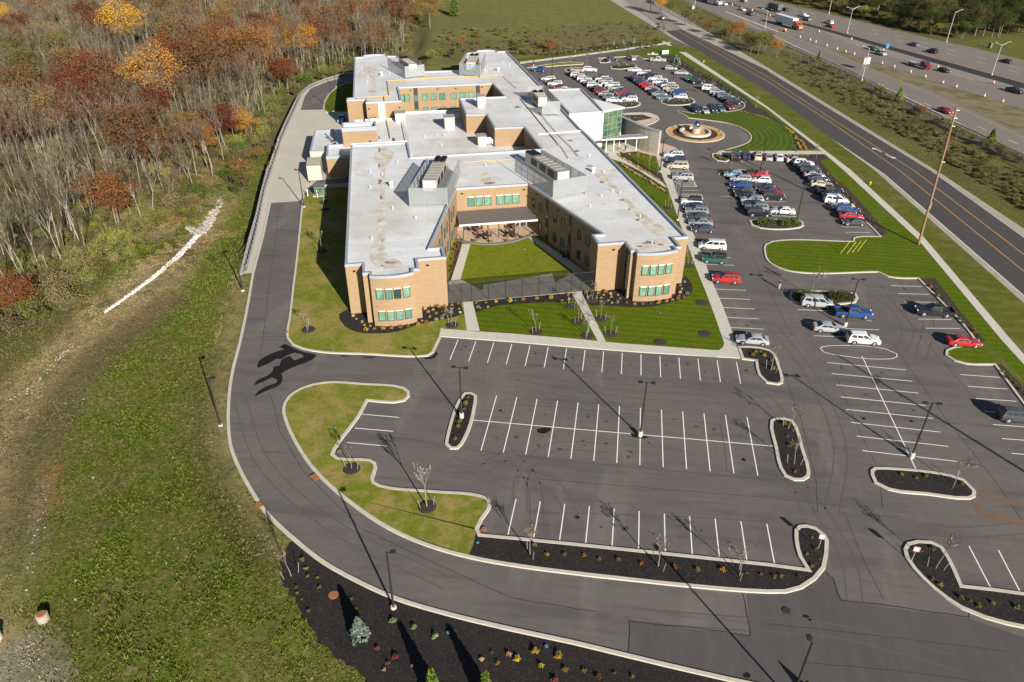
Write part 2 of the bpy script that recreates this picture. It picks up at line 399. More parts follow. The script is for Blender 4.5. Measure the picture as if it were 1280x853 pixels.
def left_dist(x, y):
    """signed distance to the outer edge of the drive, positive on the valley side"""
    x = np.asarray(x, float); y = np.asarray(y, float)
    best = np.full(x.shape, 1e9); sg = np.zeros(x.shape)
    for i in range(len(_LA)-1):
        a, b = _LA[i], _LA[i+1]; e = b-a; l2 = e@e
        t = np.clip(((x-a[0])*e[0]+(y-a[1])*e[1])/l2, 0, 1)
        dx = x-(a[0]+t*e[0]); dy = y-(a[1]+t*e[1]); d = np.hypot(dx, dy)
        s = np.sign(e[0]*dy-e[1]*dx)
        k = d < best-1e-9
        best = np.where(k, d, best); sg = np.where(k, s, sg)
    return best*sg

def sstep(a, b, x):
    t = np.clip((np.asarray(x, float)-a)/(b-a), 0, 1); return t*t*(3-2*t)

def terr(x, y):
    d = left_dist(x, y)
    z = -0.06-4.2*sstep(4, 55, d)
    wl = sstep(39, 62, y)*(1-0.6*sstep(165, 185, y))
    z = z-3.0*wl*sstep(0.15, 0.5, d)*(1-0.75*sstep(4, 40, d))
    z = z+np.where(d > 6, 0.25*np.sin(x*0.21+1.3*np.sin(y*.13))*np.sin(y*0.17)*sstep(6, 20, d), 0)
    return z

def GT(x, y):
    z = 0.0
    for _ in range(12):
        p = G(x, y, z); z = float(terr(np.array([p.x]), np.array([p.y]))[0])
    return Vector((p.x, p.y, z))

def poly_mask(poly, X, Y, soft):
    """1 inside, 0 outside, soft edge (metres)"""
    P = np.array([(p[0], p[1]) for p in poly]); n = len(P)
    best = np.full(X.shape, 1e9); ins = np.zeros(X.shape, bool)
    for i in range(n):
        a, b = P[i], P[(i+1) % n]; e = b-a; l2 = max(e@e, 1e-9)
        t = np.clip(((X-a[0])*e[0]+(Y-a[1])*e[1])/l2, 0, 1)
        best = np.minimum(best, np.hypot(X-(a[0]+t*e[0]), Y-(a[1]+t*e[1])))
        c = ((a[1] > Y) != (b[1] > Y)) & (X < (b[0]-a[0])*(Y-a[1])/(b[1]-a[1]+1e-12)+a[0])
        ins ^= c
    s = np.where(ins, best, -best)
    return sstep(-soft, soft, s)

def line_mask(pts, X, Y, wd, soft):
    best = np.full(X.shape, 1e9)
    for i in range(len(pts)-1):
        a = np.array(pts[i][:2]); b = np.array(pts[i+1][:2]); e = b-a
        t = np.clip(((X-a[0])*e[0]+(Y-a[1])*e[1])/max(e@e, 1e-9), 0, 1)
        best = np.minimum(best, np.hypot(X-(a[0]+t*e[0]), Y-(a[1]+t*e[1])))
    return 1-sstep(wd, wd+soft, best)

xs = np.concatenate([np.arange(-460, -132, 7), np.arange(-132, 46, 1.3), np.arange(46, 420, 7)])
ys = np.concatenate([np.arange(-64, 205, 1.3), np.arange(205, 620, 7)])
X, Y = np.meshgrid(xs, ys); Z = terr(X, Y)
D = left_dist(X, Y)
def gp(l): return [GT(*p).to_2d() for p in l]
C_GREEN = np.array((0.064, 0.098, 0.007)); C = np.ones(X.shape+(3,))*C_GREEN
def paint(mask, col, k=1.0):
    global C
    C = C+(np.array(col)-C)*(mask*k)[..., None]
# north field: mixed olive and brown
north = gp([(420, 130), (420, -60), (980, -60), (860, 56), (700, 76), (560, 95)])
paint(poly_mask(north, X, Y, 6), (0.165, 0.165, 0.055))
paint(poly_mask(gp([(640, 72), (660, 45), (740, 28), (815, 28), (830, 46), (740, 60)]), X, Y, 7), (0.145, 0.108, 0.062), .9)
paint(poly_mask(gp([(545, 40), (560, 10), (640, 24), (640, 34)]), X, Y, 5), (0.13, 0.10, 0.05), .6)
paint(poly_mask(gp([(550, 80), (545, 52), (640, 50), (650, 72)]), X, Y, 6), (0.11, 0.085, 0.045), .9)
# forest floor
forest = gp([(-200, 420), (0, 402), (60, 372), (110, 330), (170, 300), (240, 262), (282, 225), (300, 190), (340, 190), (352, 165), (372, 118), (430, 94), (530, 88), (545, 30), (560, -60), (-300, -60)])
FOREST = forest
paint(poly_mask(forest, X, Y, 5), (0.115, 0.088, 0.050), .95)
# tan drainage swale and scrub
tan = gp([(-60, 590), (0, 478), (55, 432), (75, 405), (118, 372), (160, 342), (205, 316), (248, 282), (285, 244), (298, 250), (270, 300), (240, 348), (180, 402), (125, 440), (80, 478), (40, 560), (20, 640), (20, 740), (50, 800), (60, 900), (-80, 900)])
paint(poly_mask(tan, X, Y, 2.2), (0.285, 0.215, 0.115), .95)
paint(poly_mask(gp([(-60, 500), (-60, 400), (0, 400), (70, 370), (110, 340), (120, 360), (90, 400), (40, 440), (0, 470)]), X, Y, 3), (0.090, 0.078, 0.030), .9)
paint(line_mask(gp([(215, 375), (170, 410), (128, 440), (100, 480), (60, 540), (45, 600), (35, 650)]), X, Y, 1.6, 3.0), (0.115, 0.085, 0.048), .85)
paint(line_mask(gp([(290, 292), (262, 296), (235, 318)]), X, Y, .8, 1.8), (0.27, 0.19, 0.10), .8)
# tan mown verge along the drive
paint(poly_mask(gp([(315, 341), (299, 345), (290, 375), (276, 420), (262, 470), (256, 530), (268, 590), (300, 640), (335, 690), (362, 715), (372, 690), (330, 645), (300, 590), (288, 530), (292, 460), (306, 390)]), X, Y, .9), (0.31, 0.24, 0.12), .9)
paint(line_mask(gp([(268, 440), (254, 500), (254, 560), (280, 622), (318, 670), (340, 700)]), X, Y, .5, 2.2), (0.060, 0.055, 0.016), .8)
# bottom-left gravel, reddish soil
paint(poly_mask(gp([(-20, 900), (-5, 812), (45, 785), (84, 800), (95, 900)]), X, Y, .5), (0.27, 0.24, 0.20), .9)
paint(poly_mask(gp([(60, 575), (75, 575), (78, 635), (58, 640), (62, 600)]), X, Y, .5), (0.27, 0.12, 0.05), .75)
paint(poly_mask(gp([(52, 600), (60, 600), (55, 680), (42, 720), (40, 690)]), X, Y, .6), (0.26, 0.22, 0.17), .6)
# strip between the road and the highway
strip = [G(*p).to_2d() for p in [(790, -30), (858, 22), (960, 85), (1175, 210), (1300, 290), (1500, 400), (1500, 330), (1280, 198), (1065, 92), (960, 47), (915, 29), (850, 0), (800, -30)]]
paint(poly_mask(strip, X, Y, 2), (0.105, 0.098, 0.035))
paint(poly_mask([G(*p).to_2d() for p in [(985, 78), (1195, 178), (1300, 232), (1300, 288), (1180, 208), (1010, 108)]], X, Y, 2), (0.058, 0.046, 0.024), .9)
paint(poly_mask([G(*p).to_2d() for p in [(960, 47), (1065, 92), (1280, 198), (1300, 222), (1195, 172), (1080, 115), (990, 75)]], X, Y, 1.6), (0.20, 0.150, 0.080), .8)
# beyond the highway
far = [G(*p).to_2d() for p in [(960, -5), (1020, 12), (1213, 58), (1280, 75), (1500, 130), (1500, -120), (900, -120)]]
paint(poly_mask(far, X, Y, 3), (0.055, 0.055, 0.020))
paint(poly_mask([G(*p).to_2d() for p in [(1190, 56), (1240, 45), (1290, 38), (1500, 60), (1500, 130), (1280, 75)]], X, Y, 2), (0.085, 0.115, 0.022))

ny, nx = X.shape
me = bpy.data.meshes.new('ground')
idx = np.arange(nx*ny).reshape(ny, nx)
fa = np.stack([idx[:-1, :-1], idx[:-1, 1:], idx[1:, 1:], idx[1:, :-1]], -1).reshape(-1, 4)
me.vertices.add(nx*ny); me.vertices.foreach_set('co', np.stack([X, Y, Z], -1).astype(np.float32).ravel())
me.loops.add(fa.size); me.loops.foreach_set('vertex_index', fa.astype(np.int32).ravel())
me.polygons.add(len(fa)); me.polygons.foreach_set('loop_start', np.arange(0, fa.size, 4, dtype=np.int32))
me.polygons.foreach_set('use_smooth', np.ones(len(fa), bool))
ca = me.color_attributes.new('albedo', 'FLOAT_COLOR', 'POINT')
ca.data.foreach_set('color', np.concatenate([C, np.ones(X.shape+(1,))], -1).astype(np.float32).ravel())
me.update(calc_edges=True)
g_m = M('meadow', 'albedo', 0.95, layers=[(0.035, .42, .6, (0.16, 0.15, 0.04), .35), (0.16, .47, .66, (0.15, 0.105, 0.05), .5), (0.33, .5, .64, (0.05, 0.055, 0.015), .45), (0.7, .47, .66, (0.058, 0.095, 0.010), .5),
    (1.9, .48, .66, (0.25, 0.19, 0.085), .55), (2.7, .52, .66, (0.022, 0.024, 0.007), .8), (9, .5, .7, (0.26, .21, .10), .35)], bump=(4.5, .8, .12), spec=.02)
me.materials.append(g_m)
gr = bpy.data.objects.new('ground', me); COL.objects.link(gr); tag(gr, kind='structure')

# ------------------------------------------------------------------ pavement
def sheet(name, px, z, mat, kind='structure', sm=False, pts=None):
    p = pts or GL(px)
    if sm: p = smooth(p)
    mb = MB(); mb.poly([(q[0], q[1]) + (z,) for q in ccw(p)])
    return tag(mb.build(name, MAT[mat] if isinstance(mat, str) else mat), kind=kind)

DRIVE_OUT = [p for p in LEFT_PX[:22]]
lot_px = DRIVE_OUT[::1]+[(315, 341), (327, 297), (340, 240), (356, 178), (372, 130), (384, 112), (404, 102), (425, 96), (560, 88), (653, 80), (718, 70), (780, 62), (838, 54), (868, 60), (960, 118), (1092, 216), (1279, 382), (1420, 520), (1420, 940)]
lp = GL(lot_px)
lot = MB(); lot.poly([(q.x, q.y, 0.0) for q in ccw(smooth(lp, step=2.0))])
tag(lot.build('parking_lot', MAT['asphalt']), kind='structure')
# drive kerb (outer)
ko = smooth(GL(LEFT_PX[:22]+[(315, 341), (327, 297), (336.4, 254)]), closed=False)
kb = MB(); kb.kerb(ko, .42, -.05, .13, closed=False, side=-1)
tag(kb.build('drive_kerb', MAT['kerb']), kind='structure')

yard = [(336.4, 254), (374.7, 251.7), (379, 245), (384, 236), (396, 226), (432, 222), (440, 180), (440, 140), (417, 141), (403.5, 137.4), (375.6, 137.7), (381, 121), (388, 111), (406, 103.4), (424, 98.5), (425, 95.5), (402, 102), (388, 107.5), (377, 115), (367, 131.5), (356, 155), (347, 176), (341, 192), (335, 210), (327, 240), (320, 271), (312, 298), (300.5, 343), (314.5, 341.5), (327, 297)]
sheet('service_yard', yard, 0.006, 'concrete')
MAT['apron_shade'] = M('apron_shade', (.17, .165, .16), .9, layers=[(1, .4, .7, (.12, .115, .11), .7)])  # concrete band darkened: shade of rail and posts put into the colour
sheet('rail_apron_shade', [(300, 342.6), (311.3, 297), (319.3, 270), (326.3, 239), (334.3, 209), (341, 209), (331, 240), (319.5, 295), (308.5, 338)], .012, 'apron_shade')
sheet('rail_apron_shade', [(346.7, 175), (355.3, 155), (366.8, 131), (377, 114.6), (388, 107.3), (402, 102.2), (425, 95.3), (425, 96.3), (400, 103.8), (385, 110.6), (377.5, 118), (369.5, 136), (359.7, 158), (352.3, 175)], .012, 'apron_shade')
# darker resurfaced lot near the exit, old road section
sheet('resurfaced_drive', [(786, 777), (934, 795), (939, 793), (933, 743), (983, 742), (1003, 737), (1021, 726), (1032, 712), (1044, 727), (1051, 748), (1060, 753), (1210, 773), (1280, 797), (1420, 810), (1420, 940), (1280, 914), (1050, 878), (909, 851), (787, 822.5)], 0.005, 'asphalt_dark')

# lawns and islands ---------------------------------------------------------
KERB = MB()
def island(name, px, top, z=.10, kw=.42, sm=True, kerb=True, kind='structure'):
    p = ccw(GL(px))
    if sm: p = smooth(p)
    if kerb: KERB.kerb(p, kw, -.02, .14)
    q = offset(p, kw-.06) if kerb else p
    mb = MB(); mb.poly([(a[0], a[1], z) for a in q])
    return tag(mb.build(name, MAT[top]), kind=kind)

side_in = [(379, 245), (376.5, 260), (373.4, 290), (369.7, 326), (365.3, 360), (361, 397), (358.5, 424), (365, 432), (377.5, 437), (402.5, 441.5), (460, 444), (520, 447), (535, 446), (542.5, 441), (546, 433.5), (551.7, 421)]
lw = MB(); lawn_w = GL(side_in+[(600, 425), (592, 379), (566, 376), (480, 300), (445, 232), (400, 238)])
lw.poly([(q.x, q.y, .10) for q in ccw(lawn_w)])
tag(lw.build('side_lawn', MAT['lawn']), kind='structure')
KERB.kerb(smooth(GL(side_in+[(554, 411)]), closed=False), .36, -.02, .14, closed=False, side=1)
# front lawn between the building and the walks
lf = MB()
front = GL([(583, 376), (594, 420), (740, 436), (893, 447), (925, 446), (916, 425), (890, 353), (868, 296), (845, 240), (827, 197.5), (800, 178), (740, 178), (700, 300)])
lf.poly([(q.x, q.y, .09) for q in ccw(front)])
tag(lf.build('front_lawn', MAT['lawn_green']), kind='structure')
lc = MB(); lc.poly([(q.x, q.y, .094) for q in ccw(GL([(556, 300), (668, 280), (752, 355), (740, 372), (562, 384)]))])
tag(lc.build('court_lawn', MAT['lawn_court']), kind='structure')
# yard-side grass triangle by the far drive
island('yard_lawn', [(403.5, 137.4), (405, 128), (410, 119), (418, 111.5), (432, 104), (470, 104), (470, 141), (417, 141), (408, 141)], 'lawn_green', sm=False)
# walks
def walk(name, px, z=.125, mat='walk', w_=None, sm=False):
    p = GL(px)
    if sm: p = smooth(p)
    mb = MB(); mb.prism([(q[0], q[1]) for q in p], -.01, z)
    return tag(mb.build(name, MAT[mat]), kind='structure')
walk('front_walk', [(554, 412), (583, 414.3), (640, 418), (720, 424.7), (780, 430.5), (898, 439), (903.5, 435), (905, 430), (893, 395), (882.8, 367.6), (871.5, 340), (859, 306), (847.5, 273.7), (836, 240), (828, 221), (820, 195.5), (832, 196), (845, 240), (855.7, 266.5), (868, 296), (877, 318.5), (890, 353), (903, 382.6), (914, 412.7), (925.5, 448.5), (800, 441), (720, 435), (640, 428), (551.2, 421.4)])
jn = MB()
a0, a1 = GL([(556, 412.5), (898, 439)]); b0, b1 = GL([(553, 421.4), (925, 449)])
for k in range(1, 26):
    t = k/26; jn.strip([a0.lerp(a1, t), b0.lerp(b1, t)], .035, .129)
a0, a1 = GL([(836, 240), (905, 430)]); b0, b1 = GL([(845, 240), (920, 430)])
for k in range(1, 40):
    t = k/40; jn.strip([a0.lerp(a1, t), b0.lerp(b1, t)], .035, .129)
tag(jn.build('walk_joint', M('joint', (.24, .22, .19))), kind='structure')
walk('court_path', [(578.5, 378), (590.5, 377), (600, 416), (583.5, 414.5)])
walk('lawn_path', [(714.5, 366.5), (726, 365), (757, 427.5), (747, 427)])
walk('court_path', [(577.5, 306), (588, 306), (575.5, 350), (562, 352)], .12)
walk('court_path', [(561, 352), (575.5, 350), (603, 364), (604.5, 357), (690, 343), (694, 353.5), (720, 340), (745, 352), (746, 363.5), (727, 365.6), (714, 367), (590.5, 377.5), (560, 380)], .121)
walk('court_path', [(660.5, 298), (668, 296.5), (745, 349), (737, 356)], .118)
# parking-lot islands
grassy = [(405, 478), (455, 479.75), (505, 484.75), (512, 489.75), (512.5, 496), (506.25, 502.25), (492.5, 504.75), (460, 502.25), (450, 521), (420, 562.25), (417.5, 568.5), (422.5, 572.25), (462.5, 574.75), (470, 578.5), (471.75, 584.75), (467.5, 598.5), (468.75, 603), (475, 606.5), (537.5, 613.5), (602.5, 619.75), (612.5, 624.75), (614.5, 633.5), (612, 639), (598.4, 661.6), (601, 668), (640, 671.6), (715, 679), (840.6, 692), (960, 704.7), (1006.4, 711), (997.6, 696.7), (992.6, 674), (992.6, 663), (997.6, 657.3), (1007.6, 656.5), (1020, 660), (1031.5, 669), (1036, 676.6), (1035.2, 694), (1031.5, 711.7), (1020, 725.5), (1002.6, 737), (982.6, 742.3), (960, 742.5), (830.6, 732), (740, 722), (640, 709), (586, 699), (530.7, 683), (485.5, 663), (447.5, 638.5), (395, 593.5), (370, 558.5), (355, 526), (352.5, 511), (360, 496), (377.5, 484.75)]
p = smooth(ccw(GL(grassy)))
KERB.kerb(p, .42, -.02, .14)
q = offset(p, .36)
cutL, cutR = G(600, 666).to_2d(), G(588, 701).to_2d()
mb = MB(); mb.poly([(a[0], a[1], .095) for a in q]); tag(mb.build('long_island_mulch', MAT['mulch']), kind='structure')
gl = smooth(ccw(GL(grassy[:25]+[(599, 667), (589.5, 697), (586, 699)]+grassy[-8:])))
mb = MB(); mb.poly([(a[0], a[1], .105) for a in offset(gl, .36)]); tag(mb.build('long_island_grass', MAT['lawn']), kind='structure')
island('lot_island', [(580, 491.5), (588.75, 491), (596.25, 494.75), (596.25, 501), (578.75, 556), (572.5, 562.25), (562.5, 562.25), (555.75, 556), (557.5, 546), (572.5, 501)], 'mulch')
island('lot_island', [(962.5, 526), (967.5, 523), (980, 523), (991, 526), (997.5, 536), (1003.75, 558.5), (1013, 591), (1012, 597), (1005, 601.75), (992.5, 601.75), (980, 596), (973.75, 586), (967.5, 558.5), (962, 536)], 'mulch')
island('lot_island', [(921.4, 433.4), (950, 434.7), (963, 438.4), (969, 443.5), (975, 458.5), (979.5, 474.75), (978.75, 479.75), (972.5, 482), (957.5, 479.75), (947.5, 469.75), (943.75, 452), (927, 449.9)], 'mulch')
island('lot_island', [(1087.5, 588.5), (1092.5, 584.75), (1105, 584.75), (1185, 593.5), (1205, 599.75), (1220, 614.75), (1219.5, 622), (1212.5, 625), (1160, 619.75), (1110, 613.5), (1092.5, 604.75), (1088, 594.75)], 'mulch')
island('lot_island', [(1128.5, 686.6), (1133, 679), (1145.6, 676), (1163, 677), (1178, 684), (1188, 699), (1203, 731.8), (1238, 735.5), (1280, 741.3), (1345, 750), (1345, 794), (1280, 786.5), (1258, 782), (1231, 774.4), (1201, 762), (1165.6, 736.8), (1140.6, 711.7), (1130.5, 696.7)], 'mulch')
# shrub islands up the lot
island('shrub_island', [(988, 365), (1000, 364), (1060, 365.5), (1070, 367), (1073, 373), (1070, 379), (1060, 380.5), (1000, 381), (989, 377), (986, 371)], 'mulch_brown')
island('shrub_island', [(936, 276), (945, 274.5), (997, 275), (1004, 278), (1005, 283), (1000, 285.5), (950, 286), (939, 282)], 'mulch_brown')
island('shrub_island', [(899, 216), (904, 213.5), (960, 214), (961, 219), (905, 220.5), (898, 219)], 'mulch_brown')
island('shrub_island', [(890, 192.5), (904, 191.5), (912, 196), (913, 200), (908, 203), (896, 201.5), (890, 197.5)], 'mulch_brown')
island('shrub_island', [(825, 126), (840, 123.5), (864.9, 123), (869, 127), (865, 130.3), (848, 132.2), (835.3, 132), (827, 129.4)], 'mulch_brown')
island('shrub_island', [(758, 130), (763, 128.2), (798, 127.5), (801, 130), (795, 134), (778, 135.6), (765, 135.3)], 'mulch_brown')
island('shrub_island', [(763, 84), (769, 82.3), (795, 82.6), (796, 84.4), (775, 87), (764, 86.4)], 'mulch_brown')
island('shrub_island', [(706, 87), (714, 85.3), (735, 85.3), (733, 88), (712, 90.2), (706, 89)], 'mulch_brown')
island('shrub_island', [(749, 76.5), (753, 74.3), (762, 74.5), (764, 77), (758, 79), (750, 79)], 'mulch_brown')
island('far_grass_island', [(659, 85), (680.6, 81.4), (711, 77.8), (729.5, 78.8), (729, 80.8), (700, 82.6), (677.5, 84.5)], 'lawn')
walk('far_kerb_walk', [(650, 79.8), (718, 70.9), (780, 62.7), (838, 54.2), (838, 52.9), (780, 61.2), (718, 69.3), (650, 77.8)], .1)
nl = MB(); nl.poly([(q.x, q.y, .03) for q in ccw(GL([(560, 86), (650, 76.5), (718, 69), (780, 61), (838, 53), (828, 47.5), (780, 55.5), (707, 66), (650, 74), (560, 84)]))])
tag(nl.build('far_verge_lawn', MAT['lawn_green']), kind='structure')
nl = MB(); nl.poly([(q.x, q.y, .06) for q in ccw(smooth(GL([(677.5, 70.7), (700, 66), (740, 59), (790, 54.5), (822, 53), (826, 55), (790, 58), (740, 63), (705, 67.5)])))])
tag(nl.build('far_mulch_bed', MAT['mulch_brown']), kind='structure')
walk('far_walk', [(826, 52.2), (830, 51.8), (840, 57.6), (836, 58)], .11)

# verge lawn along the street side of the lot
verge = [(748, 73.5), (770, 72), (797.5, 70.5), (803.6, 74), (813, 74.5), (829, 77), (880, 105), (930, 131.5), (922, 138), (865, 142), (848.6, 138.4), (845.5, 140), (854.7, 144), (859.8, 148), (885, 151), (911.8, 155.3), (930, 162.4), (937.8, 170.6), (937, 175.5), (934, 178.5), (920.6, 183.8), (899, 189.4), (900, 191), (976, 192), (979, 196), (1082.5, 279), (1099, 296), (1070, 296.5), (1066, 298.5), (1066, 302), (965, 302), (956, 306), (955, 316), (960, 328), (972.5, 335.5), (990, 340.5), (1097.5, 341), (1110, 346.75), (1130, 349), (1147, 349), (1212, 418), (1220, 431), (1190, 434.75), (1182, 438), (1181, 444.5), (1192.5, 452), (1207.5, 456), (1242.5, 457), (1280, 508), (1350, 605)]
vs = smooth(GL(verge), closed=False)
KERB.kerb(vs, .36, -.02, .14, closed=False, side=1 if area(GL(verge+[(1430, 520), (1279, 379), (960, 115)])) > 0 else -1)
vl = MB(); vl.poly([(q[0], q[1], .09) for q in ccw(vs+GL([(1450, 560), (1279, 379), (1092.5, 213), (960, 115), (868, 61), (846, 56), (800, 62.5), (760, 69)]))])
tag(vl.build('verge_lawn', MAT['verge']), kind='structure')
# mown lawn beside the circle and between walk and lot
cc = G(869, 166.5)
MAT['lawn_circle'] = stripe_lawn('lawn_circle', 0, (0.070, 0.115, 0.013), (0.030, 0.062, 0.006), radial=(cc.x, cc.y))
cl = MB(); cl.poly([(q[0], q[1], .10) for q in offset(ccw(smooth(GL([(922, 138.6), (865, 142.6), (850, 139.6), (855.5, 144), (860.5, 147.5), (885, 150.5), (911.8, 154.7), (931, 161.8), (939, 170.3), (938, 176), (935, 179), (921, 184.4), (902, 189.4), (995, 189.4), (992, 172), (985, 162), (962, 148.5)]))), .25)])
tag(cl.build('circle_lawn', MAT['lawn_circle']), kind='structure')
gl2 = MB(); gl2.poly([(q.x, q.y, .098) for q in ccw(smooth(GL([(1066.5, 303), (966, 303), (957, 307), (956.5, 316), (961.5, 327), (973, 334.5), (991, 339.5), (1098, 340), (1110, 345.7), (1130, 348), (1165, 348.5), (1135, 318), (1112, 295), (1088, 268), (1062, 239), (1040, 218), (1027, 203.5), (1034, 198), (1053.75, 216), (1147.5, 302), (1254, 430), (1280, 460), (1280, 473), (1231, 427), (1170, 349), (1100, 296.5), (1070, 297.5)])))])
sheet('verge_mown', [(1066.5, 303), (966, 303), (957, 307), (956.5, 316), (961.5, 327), (973, 334.5), (991, 339.5), (1098, 340), (1110, 345.7), (1130, 348), (1163, 348.5), (1112, 297), (1100, 297), (1070, 297.8)], .098, 'lawn_green', sm=False)
sheet('verge_mown', [(1163, 348.5), (1112, 296), (1062, 239), (1026, 202), (1034, 197.5), (1053.75, 214), (1147.5, 301.5), (1252.6, 427.5), (1290, 470), (1290, 487), (1231, 426.5)], .096, 'lawn_green')
sheet('verge_mown', [(800, 63), (840, 58), (848, 66.5), (960, 136), (1026, 190), (1018, 189), (955, 141), (935, 128), (870, 84), (852, 75), (840, 70), (812, 69)], .096, 'lawn_green')
sheet('verge_mown', [(1181.5, 440), (1188, 435.6), (1222, 433), (1262, 470), (1290, 505), (1280, 507), (1243, 456), (1208, 455), (1193, 451), (1183, 445)], .098, 'lawn_green')
# mulch beds on the street side
sheet('street_mulch_bed', [(815, 70), (841.4, 69), (856.7, 78.6), (870, 86.5), (914.8, 111.4), (933, 122), (942, 131.8), (952, 137), (1023, 186), (996, 188.5), (990, 168), (983, 160), (960, 147), (921, 138.3), (931, 131.8), (880, 104.6), (830, 76.7)], .115, 'mulch_brown')
sheet('street_mulch_bed', [(979, 196), (975, 193.6), (1029, 193.4), (1036, 199), (1025, 201.5), (1041, 221), (1062, 239), (1088, 267.5), (1110, 293.5), (1099, 295.5), (1083, 279)], .115, 'mulch_brown')
sheet('street_mulch_bed', [(1147.3, 348.5), (1169, 349), (1200, 390), (1231, 426.5), (1222, 433), (1214, 431), (1218, 426), (1212.5, 418)], .115, 'mulch_brown')
sheet('street_mulch_bed', [(1242.5, 456.5), (1252, 456.5), (1290, 497), (1290, 520), (1280, 507)], .115, 'mulch_brown')
walk('street_walk', [(848.75, 65.5), (857.5, 65.8), (960, 134.6), (1063, 213), (1155, 298), (1263.75, 426), (1284, 449), (1340, 514), (1326, 514), (1280, 457), (1252.5, 427), (1147.5, 300.5), (1053.75, 213), (1027.5, 190.5), (958, 136)])
walk('cross_walk', [(899, 189.7), (1022, 189.2), (1028, 190.5), (1031, 193.4), (972, 193.6), (901, 194.5), (893, 192.5)], .128)

# the entrance circle ring + plaza
fc = G(868.7, 166.8)
fr = (G(905, 166.5)-G(832.3, 166.5)).length/2
ring = [(fc.x+fr*math.cos(t*math.pi/32), fc.y+fr*math.sin(t*math.pi/32)) for t in range(64)]
KERB.kerb(ring, .45, -.02, .14)
mb = MB(); mb.poly([(a[0], a[1], .10) for a in offset(ring, .4)]); tag(mb.build('fountain_gravel', MAT['gold_mulch']), kind='structure')
mb = MB(); mb.poly([(fc.x+(fr-1.9)*math.cos(t*math.pi/32), fc.y+(fr-1.9)*math.sin(t*math.pi/32), .115) for t in range(64)]); tag(mb.build('fountain_mulch', MAT['mulch_brown']), kind='structure')
walk('entrance_pavers', [(796, 190), (822, 196.5), (831, 196), (838, 198.2), (847, 198.6), (853.5, 195), (851, 190), (844, 185), (833, 181), (824, 179.5), (800, 168), (778, 160), (760, 187), (765, 190)], .12, 'pavers_pink')
walk('entrance_plaza', [(752, 192), (757, 186), (778, 165), (803, 166), (822, 180), (800, 188), (770, 193)], .126, 'walk')
island('entry_bed', [(776, 142.5), (795, 141.3), (812, 141.8), (822, 145.5), (824, 149.5), (820, 153), (808, 157.5), (790, 163), (777, 160)], 'mulch_brown', sm=True)
sheet('entry_bed_pavers', [(793, 152.6), (815, 148.5), (822.5, 148), (819, 152.3), (806, 157), (790, 160)], .135, 'pavers_pink')
sheet('entry_bed_pavers', [(778, 142.8), (795, 142), (812, 142.4), (821, 146), (822.5, 148.2), (815.5, 148), (804, 144.2), (780, 144.6)], .137, 'walk')
walk('garden_walk', [(764, 191), (771, 193.5), (784, 202), (802, 212.6), (829, 229.6), (834.5, 237), (826, 231.5), (800, 214.8), (780, 204.5), (757, 196.5)], .122)
sheet('garden_bed', [(769, 192.8), (795, 190), (818, 197.5), (822, 204), (829, 224), (828, 227.5), (800, 211), (780, 199.5)], .11, 'mulch_brown')
sheet('garden_lawn', [(788, 194.8), (796, 192.3), (806, 193.3), (817, 199), (821, 203.5), (826, 214), (823, 217), (806, 209), (795, 202.5)], .118, 'lawn_green')
sheet('garden_bed', [(771, 203.5), (776, 203.3), (800, 215.3), (832, 237.5), (834.5, 244), (828, 240), (800, 221), (780, 210.5)], .11, 'mulch_brown')
KO = tag(KERB.build('kerb', MAT['kerb']), kind='structure')

# mulch around the building
sheet('building_mulch_bed', [(424, 393), (436, 387), (480, 380), (575, 377), (580, 393), (566, 398), (540, 402.5), (520, 407.5), (497, 415.5), (470, 417.8), (446, 416), (431, 408.5), (424.5, 400)], .108, 'mulch', sm=True)
sheet('building_mulch_bed', [(590.5, 379.5), (620, 374), (680, 369), (714.8, 366.8), (718, 375.5), (712, 377.5), (690, 378.5), (650, 380.5), (615, 384.5), (595, 391.5)], .108, 'mulch', sm=True)
sheet('building_mulch_bed', [(727, 366.5), (745, 362), (850, 350), (857, 346), (865, 356), (866, 364), (857, 373), (838, 379.5), (815, 384), (788, 384.7), (760, 382.5), (738, 383), (732, 377)], .108, 'mulch', sm=True)
sheet('court_mulch_bed', [(560, 352), (566, 330), (571, 302.5), (578, 303.5), (575, 316), (569, 335), (563.5, 352)], .126, 'mulch_brown')
# big mulch bed along the drive at the bottom
bm = GL([(448, 731.2), (493, 751.4), (546, 767.8), (640, 791), (715, 807), (785, 824), (831, 834.8), (909, 852.8), (1050, 881), (1050, 960), (480, 960), (455, 846), (434, 833), (415, 816), (398, 795), (380, 772), (362, 738), (354, 716), (354, 696), (361, 682), (365.5, 677.5), (403, 706.4)])
mb = MB(); mb.poly([(q[0]+(random.uniform(-.35, .35) if left_dist(np.array([q[0]]), np.array([q[1]]))[0] > 2 else 0), q[1]+(random.uniform(-.35, .35) if left_dist(np.array([q[0]]), np.array([q[1]]))[0] > 2 else 0), .03) for q in ccw(smooth(bm, sharp=70, step=.6))]); tag(mb.build('drive_mulch_bed', MAT['mulch']), kind='structure')

